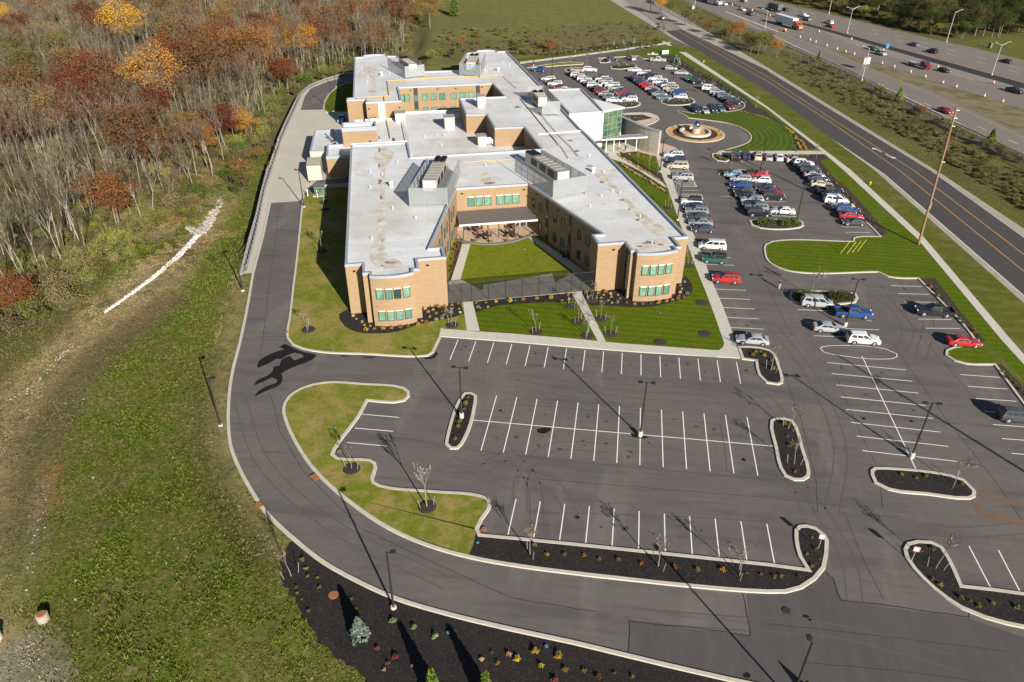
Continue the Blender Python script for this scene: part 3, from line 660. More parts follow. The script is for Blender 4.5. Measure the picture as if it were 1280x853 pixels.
# rock-lined ditch + litter of stones
dt = MB()
ctr = [GT(*p) for p in [(131, 391), (150, 378), (175, 360), (200, 341), (222, 322), (238, 305), (249, 293)]]
for k in range(len(ctr)-1):
    a, b = ctr[k], ctr[k+1]; n = max(2, int((b-a).length/.55))
    for i in range(n):
        for s in range(4):
            p = a.lerp(b, (i+random.random())/n); t = (b-a).normalized()
            o_ = random.uniform(-1, 1)*(.22+.4*k/6)
            c = (p.x-t.y*o_, p.y+t.x*o_, p.z+.12)
            dt.box(c, (random.uniform(.28, .55), random.uniform(.22, .45), random.uniform(.15, .28)), random.random()*3, taper=.7)
for i in range(len(ctr)-1):
    a, b = ctr[i], ctr[i+1]; t = (b-a).normalized(); wa, wb = (.32+.42*i/6), (.32+.42*(i+1)/6)
    dt.add([(a.x-t.y*wa, a.y+t.x*wa, a.z+.10), (a.x+t.y*wa, a.y-t.x*wa, a.z+.10), (b.x+t.y*wb, b.y-t.x*wb, b.z+.10), (b.x-t.y*wb, b.y+t.x*wb, b.z+.10)], [(0, 1, 2, 3)])
tag(dt.build('stone_ditch', M('riprap', (.56, .55, .52), .9, layers=[(1.5, .45, .7, (.40, .38, .34), .7)])), 'strip of pale riprap stones lining the ditch on the tan slope', 'stones', kind='stuff')
st = MB()
def scatter(px_poly, n, s0, s1):
    P = gp(px_poly); xs_ = [p.x for p in P]; ys_ = [p.y for p in P]; k = 0
    while k < n:
        x, y = random.uniform(min(xs_), max(xs_)), random.uniform(min(ys_), max(ys_))
        if poly_mask(P, np.array([x]), np.array([y]), .01)[0] < .5: continue
        s = random.uniform(s0, s1); z = float(terr(np.array([x]), np.array([y]))[0])
        st.box((x, y, z+s*.2), (s, s*random.uniform(.6, 1), s*.6), random.random()*3, taper=.7); k += 1
scatter([(233, 285), (258, 288), (250, 295), (238, 292)], 70, .3, .8)
scatter([(247, 290), (262, 267), (278, 243), (281, 246), (268, 275), (257, 292)], 150, .25, .8)
scatter([(0, 505), (30, 490), (75, 442), (100, 425), (75, 450), (40, 490), (5, 503)], 34, .12, .32)
scatter([(52, 600), (60, 600), (55, 680), (42, 720), (35, 760), (30, 700)], 22, .08, .22)
scatter([(100, 420), (330, 680), (420, 850), (60, 850), (40, 640)], 16, .12, .26)
tag(st.build('field_stone', MAT['rock']), 'pale loose stones scattered along the ditch and over the meadow', 'stones', kind='stuff')

# ------------------------------------------------------------------ street + highway
def gsheet(n, px, z, m_): return sheet(n, px, z, m_)
gsheet('street_shoulder', [(752, -6), (847, 52), (868, 60), (960, 115), (1092.5, 213), (1279, 379), (1500, 575), (1500, 412), (1279, 285.5), (1177.5, 218), (960, 85), (858, 24), (800, -10)], .010, 'gravel')
gsheet('street', [(832, 39), (848, 49.5), (884, 70), (960, 119), (1017, 158), (1106, 218), (1279, 368.5), (1500, 562), (1500, 432), (1279, 295.5), (1164, 213), (960, 88.5), (852, 36.8)], .016, 'street')
gsheet('street', [(770, -6), (832, 39), (852, 36.8), (806, -6)], .016, 'road_old')
sheet('street_apron', [(838, 54.5), (838, 52.9), (846, 50.5), (862, 57.5), (884, 71), (868, 62), (850, 58)], .012, 'asphalt')
mk = MB()
def pline(pts, w_, z, m_=0): mk.strip([G(*p).to_2d() for p in pts], w_, z, m_)
pline([(960, 96.6), (1050, 155.5), (1142, 213), (1280, 318.5), (1480, 470)], .16, .021, 1)
pline([(960, 102.3), (1040, 154), (1124, 213), (1280, 339.5), (1480, 505)], .16, .021, 1)
pline([(858, 40), (960, 96.6)], .16, .021, 1); pline([(843, 36.5), (858, 45), (960, 102.3)], .16, .021, 1)
pline([(780, 0), (843, 38.5)], .2, .021, 1)
pline([(1017, 158.8), (1106, 218.8), (1279, 369.3), (1480, 545)], .13, .021, 0); pline([(960, 89), (1164, 213.6), (1279, 296.3), (1480, 433)], .13, .021, 0)
def arrow(px, dirv, s):
    c = G(*px); d = Vector(dirv).normalized(); n = Vector((-d.y, d.x))
    pts = [(-1.6, -.1), (.2, -.1), (.9, .25), (.9, -.2), (1.9, .55), (.9, 1.25), (.9, .55), (-.1, .15), (-1.6, .15)]
    mk.poly([((c.x+d.x*a*s+n.x*b*s), (c.y+d.y*a*s+n.y*b*s), .022) for a, b in pts], m=0)
sdir = (G(1142, 213)-G(960, 96.6)).to_2d()
arrow((1098, 188), -sdir, 1.0); arrow((1111, 195.5), sdir, 1.0)
HW = [(842, -8), (870, 8.4), (915, 28.8), (960, 47.3), (1065, 92.3), (1160, 139.7), (1280, 197.3), (1480, 297), (1480, 130), (1280, 75.5), (1213, 59), (1180, 52), (1100, 33), (1020, 13.5), (960, 0), (930, -8)]
gsheet('highway', HW, .01, 'asphalt_old')
gsheet('gore_grass', [(1040, 61.4), (1067.6, 68.3), (1100, 81.5), (1157.6, 99), (1195, 110), (1245, 126.5), (1280, 136.5), (1480, 196), (1480, 255), (1280, 166.6), (1220, 140), (1161, 111.4), (1128, 101.6), (1100, 90), (1057.6, 71.5)], .04, M('gore', (0.20, 0.150, 0.085), .95, layers=[(.15, .45, .6, (0.085, .085, .03), .9), (3, .45, .7, (.10, .08, .04), .6)]))
gsheet('highway_concrete', [(1020, 36), (1075, 59.5), (1120, 71.8), (1195, 95.5), (1270, 110.5), (1480, 166), (1480, 163), (1280, 111.3), (1120, 65), (1020, 35.2)], .016, 'road_old')
gsheet('highway_fresh_strip', [(901, 0), (960, 18), (1020, 32.5), (1120, 60), (1280, 104.3), (1480, 158), (1480, 163.5), (1280, 111.3), (1120, 65), (1020, 35.6), (960, 20), (893, 0)], .02, 'asphalt_new')
def dashes(a, b, n, m_=0, w_=.15, f=.3):
    A, B = G(*a).to_2d(), G(*b).to_2d()
    for k in range(n):
        mk.strip([A.lerp(B, (k+.3)/n), A.lerp(B, (k+.3+f)/n)], w_, .024, m_)
pline([(930, 27), (963, 42.6), (1020, 70), (1150, 130), (1277, 194), (1480, 292)], .2, .024, 0)
pline([(907.6, 15), (973, 40)], .55, .024, 0); pline([(973, 40), (1020, 58.5), (1138, 106.6), (1268, 167), (1480, 262)], .2, .024, 1)
pline([(900, 0.5), (960, 19), (1020, 32), (1120, 59.6), (1280, 103.8), (1480, 158)], .2, .025, 1)
pline([(1055, 53), (1120, 72.4), (1195, 96.5), (1280, 122)], .15, .024, 1)
dashes((985, 55), (1290, 188), 11); dashes((940, 17), (1285, 121), 11, f=.22); dashes((930, 24), (990, 45), 3)
dashes((985, 13), (1290, 96), 10); dashes((985, 9), (1290, 90), 10); pline([(975, 7), (1050, 25), (1280, 86)], .15, .024, 1); dashes((1000, 10), (1290, 82.5), 9)

# parking stalls --------------------------------------------------------------
def stalls(a0, b0, a1, b1, n, skip=(), w_=.115, m_=0):
    A0, B0, A1, B1 = [G(*q).to_2d() for q in (a0, b0, a1, b1)]
    for k in range(n):
        if k in skip: continue
        t = k/(n-1) if n > 1 else 0
        mk.strip([A0.lerp(A1, t), B0.lerp(B1, t)], w_, .009, m_)
stalls((572.5, 425), (562.5, 450), (920.5, 452.75), (925.75, 479.75), 16)
stalls((620.75, 494.75), (601.25, 563.5), (933.75, 521.5), (947.25, 594.75), 13)
pline([(590, 525.3), (967, 558)], .115, .0095)
stalls((645, 624), (635, 668.5), (958.5, 655), (968, 704.3), 11)
stalls((452.5, 518), (498.75, 522), (434, 553.5), (483.75, 557.75), 3)
stalls((1034, 453.5), (1132.5, 462.75), (1078, 563.5), (1196, 577), 8)
pline([(1077.5, 445.5), (1145, 587)], .115, .0095)
ov = smooth(GL([(1025.5, 436), (1028, 433.5), (1035, 432.6), (1107, 436.5), (1121, 442.5), (1121, 446.5), (1115, 448.6), (1040, 443), (1030, 440.5)]))
mk.strip(ov, .115, .0095, 0, closed=True)
stalls((1113.75, 357.3), (1152.5, 358.5), (1157.5, 410.5), (1200, 410.8), 6)
stalls((1200.5, 468.5), (1249.5, 472), (1264.5, 567), (1320, 571), 7)
stalls((1211.3, 682.9), (1238, 734.3), (1247.9, 687.7), (1275, 739.8), 2); pline([(1284, 692), (1311, 744)], .115, .009)
stalls((871, 311.5), (909, 313), (912, 409.6), (955, 411.7), 10)
stalls((997.5, 387.3), (1035, 388.8), (1017, 420), (1066, 421.5), 3); stalls((1040, 389.5), (1090, 402), (1056, 411), (1099, 412.5), 2)
stalls((1051.5, 283.8), (1079.5, 284), (1057, 290.5), (1087, 290.8), 2)
for a, b in [((900.5, 245.5), (925.6, 246.5)), ((945, 252), (982, 252.3)), ((960, 269.5), (996, 271)), ((965, 258.5), (977, 258.8))]: pline([a, b], .115, .009)
for k in range(5): pline([(925.5+k*13.8, 199.3), (929+k*13.8, 202.8)], .115, .009)
# hatched access aisles beside the accessible bays
def hatch(a, b, c, d, n):
    A, B, C_, D_ = [G(*q).to_2d() for q in (a, b, c, d)]
    for s, e in ((A, B), (D_, C_)): mk.strip([s, e], .115, .009)
    mk.strip([B, C_], .115, .009)
    for k in range(n):
        t = k/n; mk.strip([A.lerp(B, t), D_.lerp(C_, min(1, t+.22))], .1, .0093)
hatch((835.5, 213), (860, 212.5), (863, 216), (838, 217.5), 5)
hatch((842.5, 226), (867, 225.8), (871, 233.5), (849.5, 233.5), 6)
hatch((850.5, 242.8), (876, 243), (879, 249.5), (854, 250), 6)
pline([(851, 238), (873, 238.3)], .115, .009)
stalls((783.5, 74.3), (778, 71.8), (802, 76.6), (797, 74.5), 3); stalls((800, 90), (818, 91), (803, 93), (822, 94), 2)
stalls((757, 75), (763, 79), (790, 78.6), (797, 82), 4)
tag(mk.build('pavement_marking', [MAT['paint'], MAT['yellow_paint']]), kind='structure')

# sealed cracks, seams, wet patches
ck = MB()
MAT['tyre_mark'] = M('tyre_mark', (.090, .080, .074), .85)
_t = random.Random(4)
def tyre(px):
    P = smooth([G(*q).to_2d() for q in px], closed=False, step=1.0)
    for o_ in (-.75, .75): ck.strip(offset(P, o_, False), .16, .0065, 1)
for px in [[(650, 640), (655, 590), (690, 560), (760, 560)], [(672, 660), (665, 600), (640, 570), (600, 575)], [(720, 655), (690, 605), (650, 590)], [(960, 600), (1010, 615), (1060, 700), (1070, 760)], [(1040, 640), (1050, 560), (1020, 480), (960, 400)], [(1100, 650), (1180, 665), (1290, 660)], [(800, 770), (900, 778), (1050, 790), (1200, 830)], [(1060, 345), (1130, 400), (1120, 440), (1090, 445)], [(1130, 352), (1160, 400), (1150, 450)], [(900, 470), (960, 500), (1010, 640)], [(560, 575), (600, 590), (630, 570)], [(300, 500), (330, 580), (420, 660), (560, 730)], [(640, 470), (760, 490), (900, 500)]]: tyre(px)
def crack(px, w_=.05, z=.008, m_=0, j=.05):
    P = [G(*q).to_2d() for q in px]; out = []
    for i in range(len(P)-1):
        n = max(1, int((P[i+1]-P[i]).length/1.0))
        for k in range(n):
            q = P[i].lerp(P[i+1], k/n); out.append(Vector((q.x+random.uniform(-j, j), q.y+random.uniform(-j, j))))
    out.append(P[-1]); ck.strip(out, w_, z, m_)
crack([(785.5, 822), (787, 776.5), (906, 790), (938, 795.5), (938.5, 790), (928, 741)], .09)
crack([(1031.5, 716), (1042, 723), (1047, 742), (1052, 751), (1110, 757), (1211, 772), (1211, 766)], .09)
crack([(325, 470), (340, 500), (350, 540), (380, 590), (450, 660), (560, 712), (640, 748), (745, 765)], .05)
crack([(350, 258), (344, 300), (337, 350), (332, 397), (325, 450)], .05)
crack([(420, 470), (560, 468), (700, 455), (800, 462), (905, 475), (960, 481)], .03)
crack([(600, 565), (700, 575), (800, 586), (950, 598), (1060, 606)], .03)
crack([(645, 596), (710, 602), (808, 610), (825, 612), (960, 622), (1060, 634)], .04)
crack([(650, 505), (760, 515), (900, 531), (906, 560), (909, 590)], .04)
crack([(470, 543), (560, 558), (620, 566)], .03)
crack([(975, 455), (1000, 520), (1020, 600), (1022, 640)], .04); crack([(1045, 470), (1075, 540), (1097, 585), (1103, 635)], .04)
crack([(1115, 430), (1180, 520), (1250, 610), (1290, 670)], .04); crack([(1095, 350), (1150, 420), (1220, 500)], .03)
crack([(1055, 640), (1075, 690), (1105, 750)], .04); crack([(960, 780), (1100, 795), (1260, 815)], .04); crack([(1000, 828), (1120, 838), (1280, 860)], .04)
crack([(900, 210), (930, 300), (990, 420)], .03); crack([(950, 205), (1000, 290), (1060, 345)], .03)
crack([(655, 640), (860, 646), (960, 652)], .03)
tag(ck.build('crack_sealant', [MAT['sealant'], MAT['tyre_mark']]), kind='structure')
wet = MB()
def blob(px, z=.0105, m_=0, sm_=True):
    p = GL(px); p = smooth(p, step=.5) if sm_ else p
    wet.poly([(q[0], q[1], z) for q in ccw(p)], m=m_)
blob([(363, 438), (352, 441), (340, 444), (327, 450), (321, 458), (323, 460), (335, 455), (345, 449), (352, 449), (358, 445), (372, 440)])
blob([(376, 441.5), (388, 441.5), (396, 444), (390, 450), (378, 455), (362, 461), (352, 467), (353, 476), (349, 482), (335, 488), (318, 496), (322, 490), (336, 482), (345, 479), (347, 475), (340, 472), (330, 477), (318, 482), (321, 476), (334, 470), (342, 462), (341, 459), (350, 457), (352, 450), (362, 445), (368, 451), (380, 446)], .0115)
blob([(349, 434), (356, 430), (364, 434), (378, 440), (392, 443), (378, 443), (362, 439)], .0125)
blob([(671, 537), (681, 534.5), (689, 535.5), (688, 538.5), (680, 542.5), (672, 541)])
blob([(788, 541), (800, 544), (812, 546.5), (806, 548.5), (790, 546.5)]); 
blob([(928, 843), (934, 840), (939, 844), (936, 848), (930, 847)]); blob([(1003, 768), (1012, 770), (1010, 773), (1004, 772)]); blob([(1013, 773), (1015, 775), (1013, 777), (1009, 775)])
blob([(528, 447.5), (540, 446), (545, 440), (548, 442), (543, 448), (533, 449.5)]); blob([(425, 444.5), (437, 445), (434, 446.2), (427, 446)]); blob([(449, 446.4), (470, 446.2), (466, 447.6), (455, 447.4)])
blob([(1213, 610), (1222, 612), (1240, 617), (1262, 624), (1280, 628), (1310, 640), (1280, 634), (1250, 628), (1232, 621), (1219, 616)], .0105, 1); blob([(1212, 622), (1219, 622), (1228, 637), (1222, 639), (1216, 628)], .0105, 1)
blob([(1222, 641), (1240, 640), (1262, 645), (1290, 655), (1285, 660), (1258, 653), (1235, 648)], .0105, 1)
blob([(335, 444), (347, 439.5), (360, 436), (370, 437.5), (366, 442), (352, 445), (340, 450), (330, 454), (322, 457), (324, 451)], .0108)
MAT['oil'] = M('oil', (.062, .055, .052), .7)
def drips(a0, a1, b0, b1, n):
    A0, A1, B0, B1 = [G(*q).to_2d() for q in (a0, a1, b0, b1)]
    for k in range(n):
        c = A0.lerp(A1, (k+.5+_t.uniform(-.12, .12))/n).lerp(B0.lerp(B1, (k+.5)/n), _t.uniform(.3, .7))
        for _ in range(_t.choice([0, 1, 1, 2])):
            r_ = _t.uniform(.1, .34); q = (c.x+_t.uniform(-.3, .3), c.y+_t.uniform(-.5, .5))
            wet.poly([(q[0]+r_*math.cos(t)*_t.uniform(.6, 1.2), q[1]+r_*math.sin(t)*_t.uniform(.6, 1.2), .0085) for t in np.linspace(0, 6.28, 9)[:-1]], m=2)
drips((572, 426), (940, 454), (562, 450), (946, 480), 16); drips((620, 496), (934, 522), (612, 528), (941, 557), 12); drips((612, 528), (941, 557), (601, 563), (947, 595), 12)
drips((645, 624), (958, 655), (635, 668), (968, 704), 10); drips((1034, 453), (1078, 563), (1083, 457), (1136, 570), 7); drips((1083, 457), (1136, 570), (1132, 462), (1196, 577), 7); drips((877, 318), (914, 412), (909, 313), (955, 411), 9); drips((1113, 357), (1157, 410), (1152, 358), (1200, 410), 5)
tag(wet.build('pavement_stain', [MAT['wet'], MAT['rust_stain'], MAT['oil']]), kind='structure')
# ------------------------------------------------------------------ the building
TH = R(18.5); BO = G(431, 331, 8.8)
_bc, _bs = math.cos(TH), math.sin(TH)
def LOC(x, y, z):
    p = G(x, y, z); a, b = p.x-BO.x, p.y-BO.y
    return Vector((a*_bc+b*_bs, -a*_bs+b*_bc, z))
def WORLD(u, v, z=0.0): return Vector((BO.x+u*_bc-v*_bs, BO.y+u*_bs+v*_bc, z))
BLD = empty('office_building', (BO.x, BO.y, 0), TH, 'large two storey tan brick building with white flat roofs and a glass entrance hall', 'building')
HT, HR = 8.8, 8.42
def arc(a, b, bulge, n=8):
    a = Vector(a); b = Vector(b); d = b-a; nrm = Vector((d.y, -d.x)).normalized()
    return [tuple(a.lerp(b, k/n)+nrm*bulge*(1-(2*k/n-1)**2)) for k in range(n+1)]
LARC = arc((3.6, -4.3), (10.1, -4.3), .6); RARC = arc((45.2, -3.9), (51.9, -3.9), .5)
MAIN = [(0, 0), (2.6, 0), (2.6, -3.2), (3.6, -3.2)]+LARC+[(10.1, -3.2), (11, -3.2), (11, 0), (15.4, 0), (15.3, 3.8), (13.3, 3.8), (20.5, 28.4), (34.2, 28.4), (41.8, 4.2), (40, 4.1), (40, .4), (44.5, .4), (44.5, -2.8), (45.2, -2.8)]+RARC+[(51.9, -2.8), (52.9, -2.8), (52.9, .6), (55.4, .6), (53.5, 58.5), (53.2, 61), (52.6, 100.8), (51.3, 145.3), (48.4, 145.3)]+arc((47.9, 147.4), (41.5, 147.4), .7, 6)+[(41, 145), (38, 144.8), (33, 121.7), (22.4, 121.9), (15.6, 144), (13, 144.2)]+arc((12.4, 146.4), (5.3, 146.2), .7, 6)+[(5, 144), (2.6, 143.8), (1.8, 96), (.2, 96), (.2, 94), (5, 94), (5, 91), (14, 91), (14, 104.8), (39.9, 104.8), (40.8, 91), (28.8, 91), (28.7, 76), (33.6, 75.5), (33.8, 64.3), (40.6, 64), (41.2, 48), (13.4, 47.6), (13.3, 57.4), (1.1, 57.4)]
def mass(P, h, wall='brick', cap='cap', para=.38, capw=.42, roof='membrane', z0=0.0, nm='wall'):
    mb = MB(); mb.prism(P, z0, h-.05, top=False); wl = mb.build(nm, MAT[wall], BLD)
    mb = MB(); mb.poly([(p[0], p[1], h-para) for p in ccw(P)]); rf = mb.build('roof', MAT[roof], BLD)
    mb = MB(); mb.kerb(offset(ccw(P), -.05), capw, h-para-.02, h, closed=True); mb.build('parapet_cap', MAT[cap], BLD)
    return wl, rf
mass(MAIN, HT)
mass([(13.6, 46), (42, 46), (42, 95.5), (13.9, 95.5)], 4.7, para=.45, cap='white_wall')
mass([(1.6, 56), (13.75, 56), (13.75, 90.6), (1.6, 90.6)], 4.6, para=.3, cap='white_wall')
mass([(-4.7, 62), (4.5, 62), (4.5, 70.3), (-4.7, 70.3)], 5.0, para=.6)
mass([(-.9, 69.7), (6.9, 69.7), (6.9, 74), (-.9, 74)], 8.85, para=.9)
mass([(-8.7, 69), (-4.9, 68.6), (-4.9, 71), (-.4, 71), (-.4, 85), (-8.2, 85)], 4.05, wall='unit_beige', para=.12)
# atrium
mass([(53.4, 71.8), (62.3, 72.3), (62.5, 94.4), (52.9, 94.8)], 9.15, wall='white_wall', para=.32, cap='cap')
gp_ = [(62.35, 72.35), (67.8, 74.7), (62.6, 83)]
mb = MB(); mb.prism(gp_, 0, 8.8, top=False); ag = mb.build('glass_wall', MAT['glass_atrium'], BLD)
mb = MB(); mb.prism(offset(ccw(gp_), -.35), 8.82, 9.25, bottom=True); mb.build('atrium_roof', MAT['white_metal'], BLD)
mb = MB()
for a, b, n in ((gp_[0], gp_[1], 4), (gp_[1], gp_[2], 6)):
    a = Vector(a); b = Vector(b); d = (b-a).normalized(); nr = Vector((d.y, -d.x))
    for k in range(n+1):
        p_ = a.lerp(b, k/n)+nr*.03; mb.box((p_.x, p_.y, 4.4), (.05, .05, 8.8), math.atan2(d.y, d.x))
    for z in (1.2, 2.6, 4.3, 5.6, 7.2):
        c = a.lerp(b, .5)+nr*.03; mb.box((c.x, c.y, z), ((b-a).length, .045, .045), math.atan2(d.y, d.x))
mb.build('mullion', MAT['steel'], ag)
# canopy at the entrance
cp = [LOC(752, 174.8, 3.9), LOC(816.6, 171, 3.9), LOC(809, 167.3, 3.9), LOC(777, 169.3, 3.9)]
mb = MB(); mb.prism([(p.x, p.y) for p in cp], 3.65, 3.95, bottom=True); can = mb.build('entrance_canopy', MAT['white_metal'], BLD)
mb = MB(); q = offset(ccw([(p.x, p.y) for p in cp]), .25); mb.poly([(a[0], a[1], 3.962) for a in q]); mb.build('canopy_roof', M('canopy_top', (.24, .26, .28), .5, coord='obj'), can)
for (px, py) in ((757, 191), (766.5, 190.3), (781, 189.6), (794.7, 189), (808, 188.7), (814, 188.2), (774, 183), (790, 182), (803, 181)):
    p = LOC(px, py, 0); mb = MB(); mb.box((p.x, p.y, 1.83), (.16, .16, 3.66)); mb.build('canopy_post', MAT['white_metal'], can)
# low glazed link left of the canopy
mb = MB(); mb.prism([(53.6, 61.5), (57.5, 62.5), (60.5, 71.6), (53.4, 71.6)], 0, 3.9, mt=1); mb.build('glass_link', [MAT['glass_atrium'], MAT['white_wall']], BLD)
# inner raised joints / seams on the roofs
RN = ['roof_curb', 'white_wall']
def rl(px, w_, z, m_, h=.05):
    mb = MB(); P = [LOC(x, y, z) for x, y in px]; B_ = offset(P, -w_/2, False); A_ = offset(P, w_/2, False)
    for i in range(len(P)-1): mb.prism([A_[i], B_[i], B_[i+1], A_[i+1]], z-.01, z+h)
    mb.build(RN[0], MAT[RN[1]], BLD)
rl([(438.5, 181.3), (509, 177.5)], .35, HR, 0, .3); rl([(672, 168.5), (729, 164)], .35, HR, 0, .22)
rl([(509.5, 166), (514, 195.5)], .4, HR, 0, .4)
MAT['seam'] = M('seam', (.30, .28, .23), coord='obj'); RN = ['roof_seam', 'seam']
for v in (53, 58.5, 66, 72, 80, 87): mb = MB(); mb.box((27.5 if v > 60 else 27, v, 4.31), (26 if v < 64 else 18, .18, .05)); mb.build('roof_seam', MAT['seam'], BLD)
rl([(497, 215.7), (519, 214)], .2, HR, 0); rl([(578, 208.5), (625, 205.5), (640, 203.5)], .2, HR, 0)
rl([(650, 123.5), (662, 138), (676, 155), (694, 177), (698, 183)], .18, HR, 0, .12)
rl([(673, 140), (685, 155), (700, 172), (712, 183), (722, 196)], .55, HR, 0, .012)
rl([(528, 97.6), (560, 96.2), (627, 94.7), (645, 111)], .18, HR, 0, .1)
def pipe(px, z, r=.11):
    mb = MB(); P = [LOC(x, y, z) for x, y in px]
    for a, b in zip(P, P[1:]): mb.tube(a, b, r, n=6)
    mb.build('gas_pipe', MAT['pipe_yellow'], BLD)
pipe([(446, 122.6), (486.6, 120.2), (484, 101.6), (530, 98.6), (580, 96.4), (628, 94.8)], HR+.25)
a = LOC(479.7, 120.5, HR+.25); mb = MB(); mb.tube(a, (a.x, 90.9, HR+.25), .11, n=6); mb.tube((a.x, 90.85, HR+.25), (a.x, 90.85, 4.6), .11, n=6); mb.tube((a.x, 90.85, 4.6), (a.x+.3, 74, 4.6), .11, n=6)
mb.build('gas_pipe', MAT['pipe_yellow'], BLD)
pipe([(651, 124), (664, 139.5), (685, 165), (703, 185.5), (711, 198)], HR+.2, .07); pipe([(578, 203), (640, 199.6)], HR+.2, .07)
# plumbing vents
for px in [(463, 216), (463, 236), (491, 262), (520, 274), (465, 300), (438+40, 160+60), (497, 205), (607, 208), (633, 190), (737, 196), (755, 217), (766, 240), (775, 243), (738, 259.5), (752, 246), (800, 272), (815, 330-25), (487, 92), (521, 94), (452, 87), (460, 97), (459, 104), (620, 96), (607, 90), (628, 79), (640, 94), (637, 82), (552, 182.5), (546, 171), (531, 172), (556, 170.5)]:
    z = HR if px[1] < 160 or px[1] > 195 or px[0] > 640 or px[0] < 510 else 4.25
    p = LOC(px[0], px[1], z); mb = MB(); mb.tube((p.x, p.y, z-.02), (p.x, p.y, z+.6), .07, n=7); mb.build('vent_pipe', MAT['white_wall'], BLD)
for px in [(477, 92.5), (489, 231.5), (623, 87), (741.5, 213.5), (502, 229)][:4]:
    p = LOC(px[0], px[1]+2, HR); mb = MB(); mb.lathe((p.x, p.y, HR), [(.0, 0), (.32, 0), (.32, .7), (.42, .75), (.38, 1.0), (0, 1.1)], 12); mb.build('roof_vent', MAT['white_metal'], BLD, smooth=40)
# dirty ponding marks on the membrane
def stain(px, z, m_, j=.25):
    P = smooth([LOC(x, y, z).to_2d() for x, y in px], step=.35, sharp=180)
    P = [Vector((p.x+random.uniform(-j, j)*.6, p.y+random.uniform(-j, j)*.6)) for p in P]
    mb = MB(); mb.poly([(p.x, p.y, z) for p in ccw(P)]); mb.build('roof_stain', MAT[m_], BLD)
stain([(466, 330), (470, 290), (474, 250), (475, 215), (478, 186), (483, 186), (482, 215), (481, 250), (482, 290), (486, 320), (500, 327), (503, 333), (480, 336)], HR+.004, 'membrane_stain')
stain([(790, 308), (800, 302), (815, 299), (832, 300), (840, 306), (828, 311), (800, 313)], HR+.004, 'membrane_stain')
stain([(742, 215), (756, 228), (775, 246), (795, 268), (822, 294), (830, 294), (800, 264), (779, 243), (762, 226), (748, 214)], HR+.004, 'membrane_stain')
stain([(455, 84), (463, 82), (468, 95), (470, 110), (466, 118), (461, 112), (462, 98)], HR+.004, 'membrane_stain')
stain([(606, 231), (602, 222), (607, 215), (612, 222), (622, 228), (613, 231)], HR+.004, 'membrane_stain')
for cx, cy, a_, b_ in [(474.5, 227, 2.5, 4), (476.5, 247, 2, 3), (477.5, 301, 1.2, 2.6), (474.5, 188, 1.6, 3.2), (474, 207, 1.5, 3.2), (475, 276, 1.5, 1.2), (487, 328.5, 8, 2), (478, 332, 3, 1.2), (613, 229, 8, 1.4), (713, 176, 4, 1.1), (721, 189, 4, 1.3), (737, 207.5, 4, 1.5), (752, 228, 4, 1.7), (797, 275, 3, 2), (812, 303.5, 10, 2.2), (800, 308, 5, 1.2), (825, 306, 5, 1.5), (777, 250, 4, 1.5), (787, 262, 2, 1.5), (474, 172, 1.6, 2), (647, 134, 5, 1.5), (655, 124, 5, 1.2)]:
    P = [(cx+a_*math.cos(t)*random.uniform(.55, 1.15), cy+b_*math.sin(t)*random.uniform(.55, 1.15)) for t in np.linspace(0, 2*math.pi, 11)[:-1]]
    stain(P, HR+.008, 'debris', .12)

# windows ---------------------------------------------------------------------
def on_wall(A, B, px):
    a = WORLD(*A); b = WORLD(*B); d = (b-a).normalized(); n = Vector((d.y, -d.x, 0))
    ray = Vector(tuple(_fw+_r*(px[0]-640)/F-_u*(px[1]-426.5)/F)); c = Vector(tuple(_c))
    h = c+ray*((a-c).dot(n)/ray.dot(n)); return (h-a).dot(d), h.z
def window(A, B, s, z, w_=1.0, h=1.5, g='glass_blind', lintel=True, name='window'):
    A = Vector((A[0], A[1])); B = Vector((B[0], B[1])); d = (B-A).normalized(); n = Vector((d.y, -d.x)); rz = math.atan2(d.y, d.x)
    def P(ds, out): p = A+d*(s+ds)+n*out; return p.x, p.y
    mb = MB(); t = .07
    for ds, dz, ww, hh in ((-w_/2-t/2, 0, t, h+2*t), (w_/2+t/2, 0, t, h+2*t), (0, h/2+t/2, w_, t), (0, -h/2-t/2, w_, t)):
        x, y = P(ds, .03); mb.box((x, y, z+dz), (ww, .12, hh), rz)
    o = mb.build(name, MAT['win_frame'], BLD)
    mb = MB(); x0, y0 = P(-w_/2, .025); x1, y1 = P(w_/2, .025)
    mb.add([(x0, y0, z-h/2), (x1, y1, z-h/2), (x1, y1, z+h/2), (x0, y0, z+h/2)], [(0, 1, 2, 3)]); mb.build('pane', MAT[g], o)
    if lintel:
        mb = MB(); x, y = P(0, .05); mb.box((x, y, z+h/2+t+.09), (w_+.06, .14, .14), rz); mb.build('lintel', MAT['lintel'], o)
    return o
def seg_windows(ARC, pxs, gl, h=1.5, w_=.95):
    for px, g in zip(pxs, gl):
        best = None
        for a, b in zip(ARC, ARC[1:]):
            s, z = on_wall(a, b, px); L_ = (Vector(b)-Vector(a)).length
            if best is None or abs(s-L_/2)-L_/2 < best[0]: best = (abs(s-L_/2)-L_/2, a, b, s, z)
        _, a, b, s, z = best
        aa = ARC[max(0, ARC.index(a)-1)]; bb = ARC[min(len(ARC)-1, ARC.index(b)+1)]
        d = (Vector(bb)-Vector(aa)).normalized(); c = Vector(a)+(Vector(b)-Vector(a)).normalized()*s
        nn = Vector((d.y, -d.x)); c = c+nn*.06
        window(c-d*1, c+d*1, 1, 5.75 if z > 4 else 1.95, w_, h, g)
def zpx(x0, y0, l, k=7.975): return [(x0+a/k, y0+b/k) for a, b in l]
B1, B2, B3 = 'glass_blind', 'glass_mid', 'glass_dark'
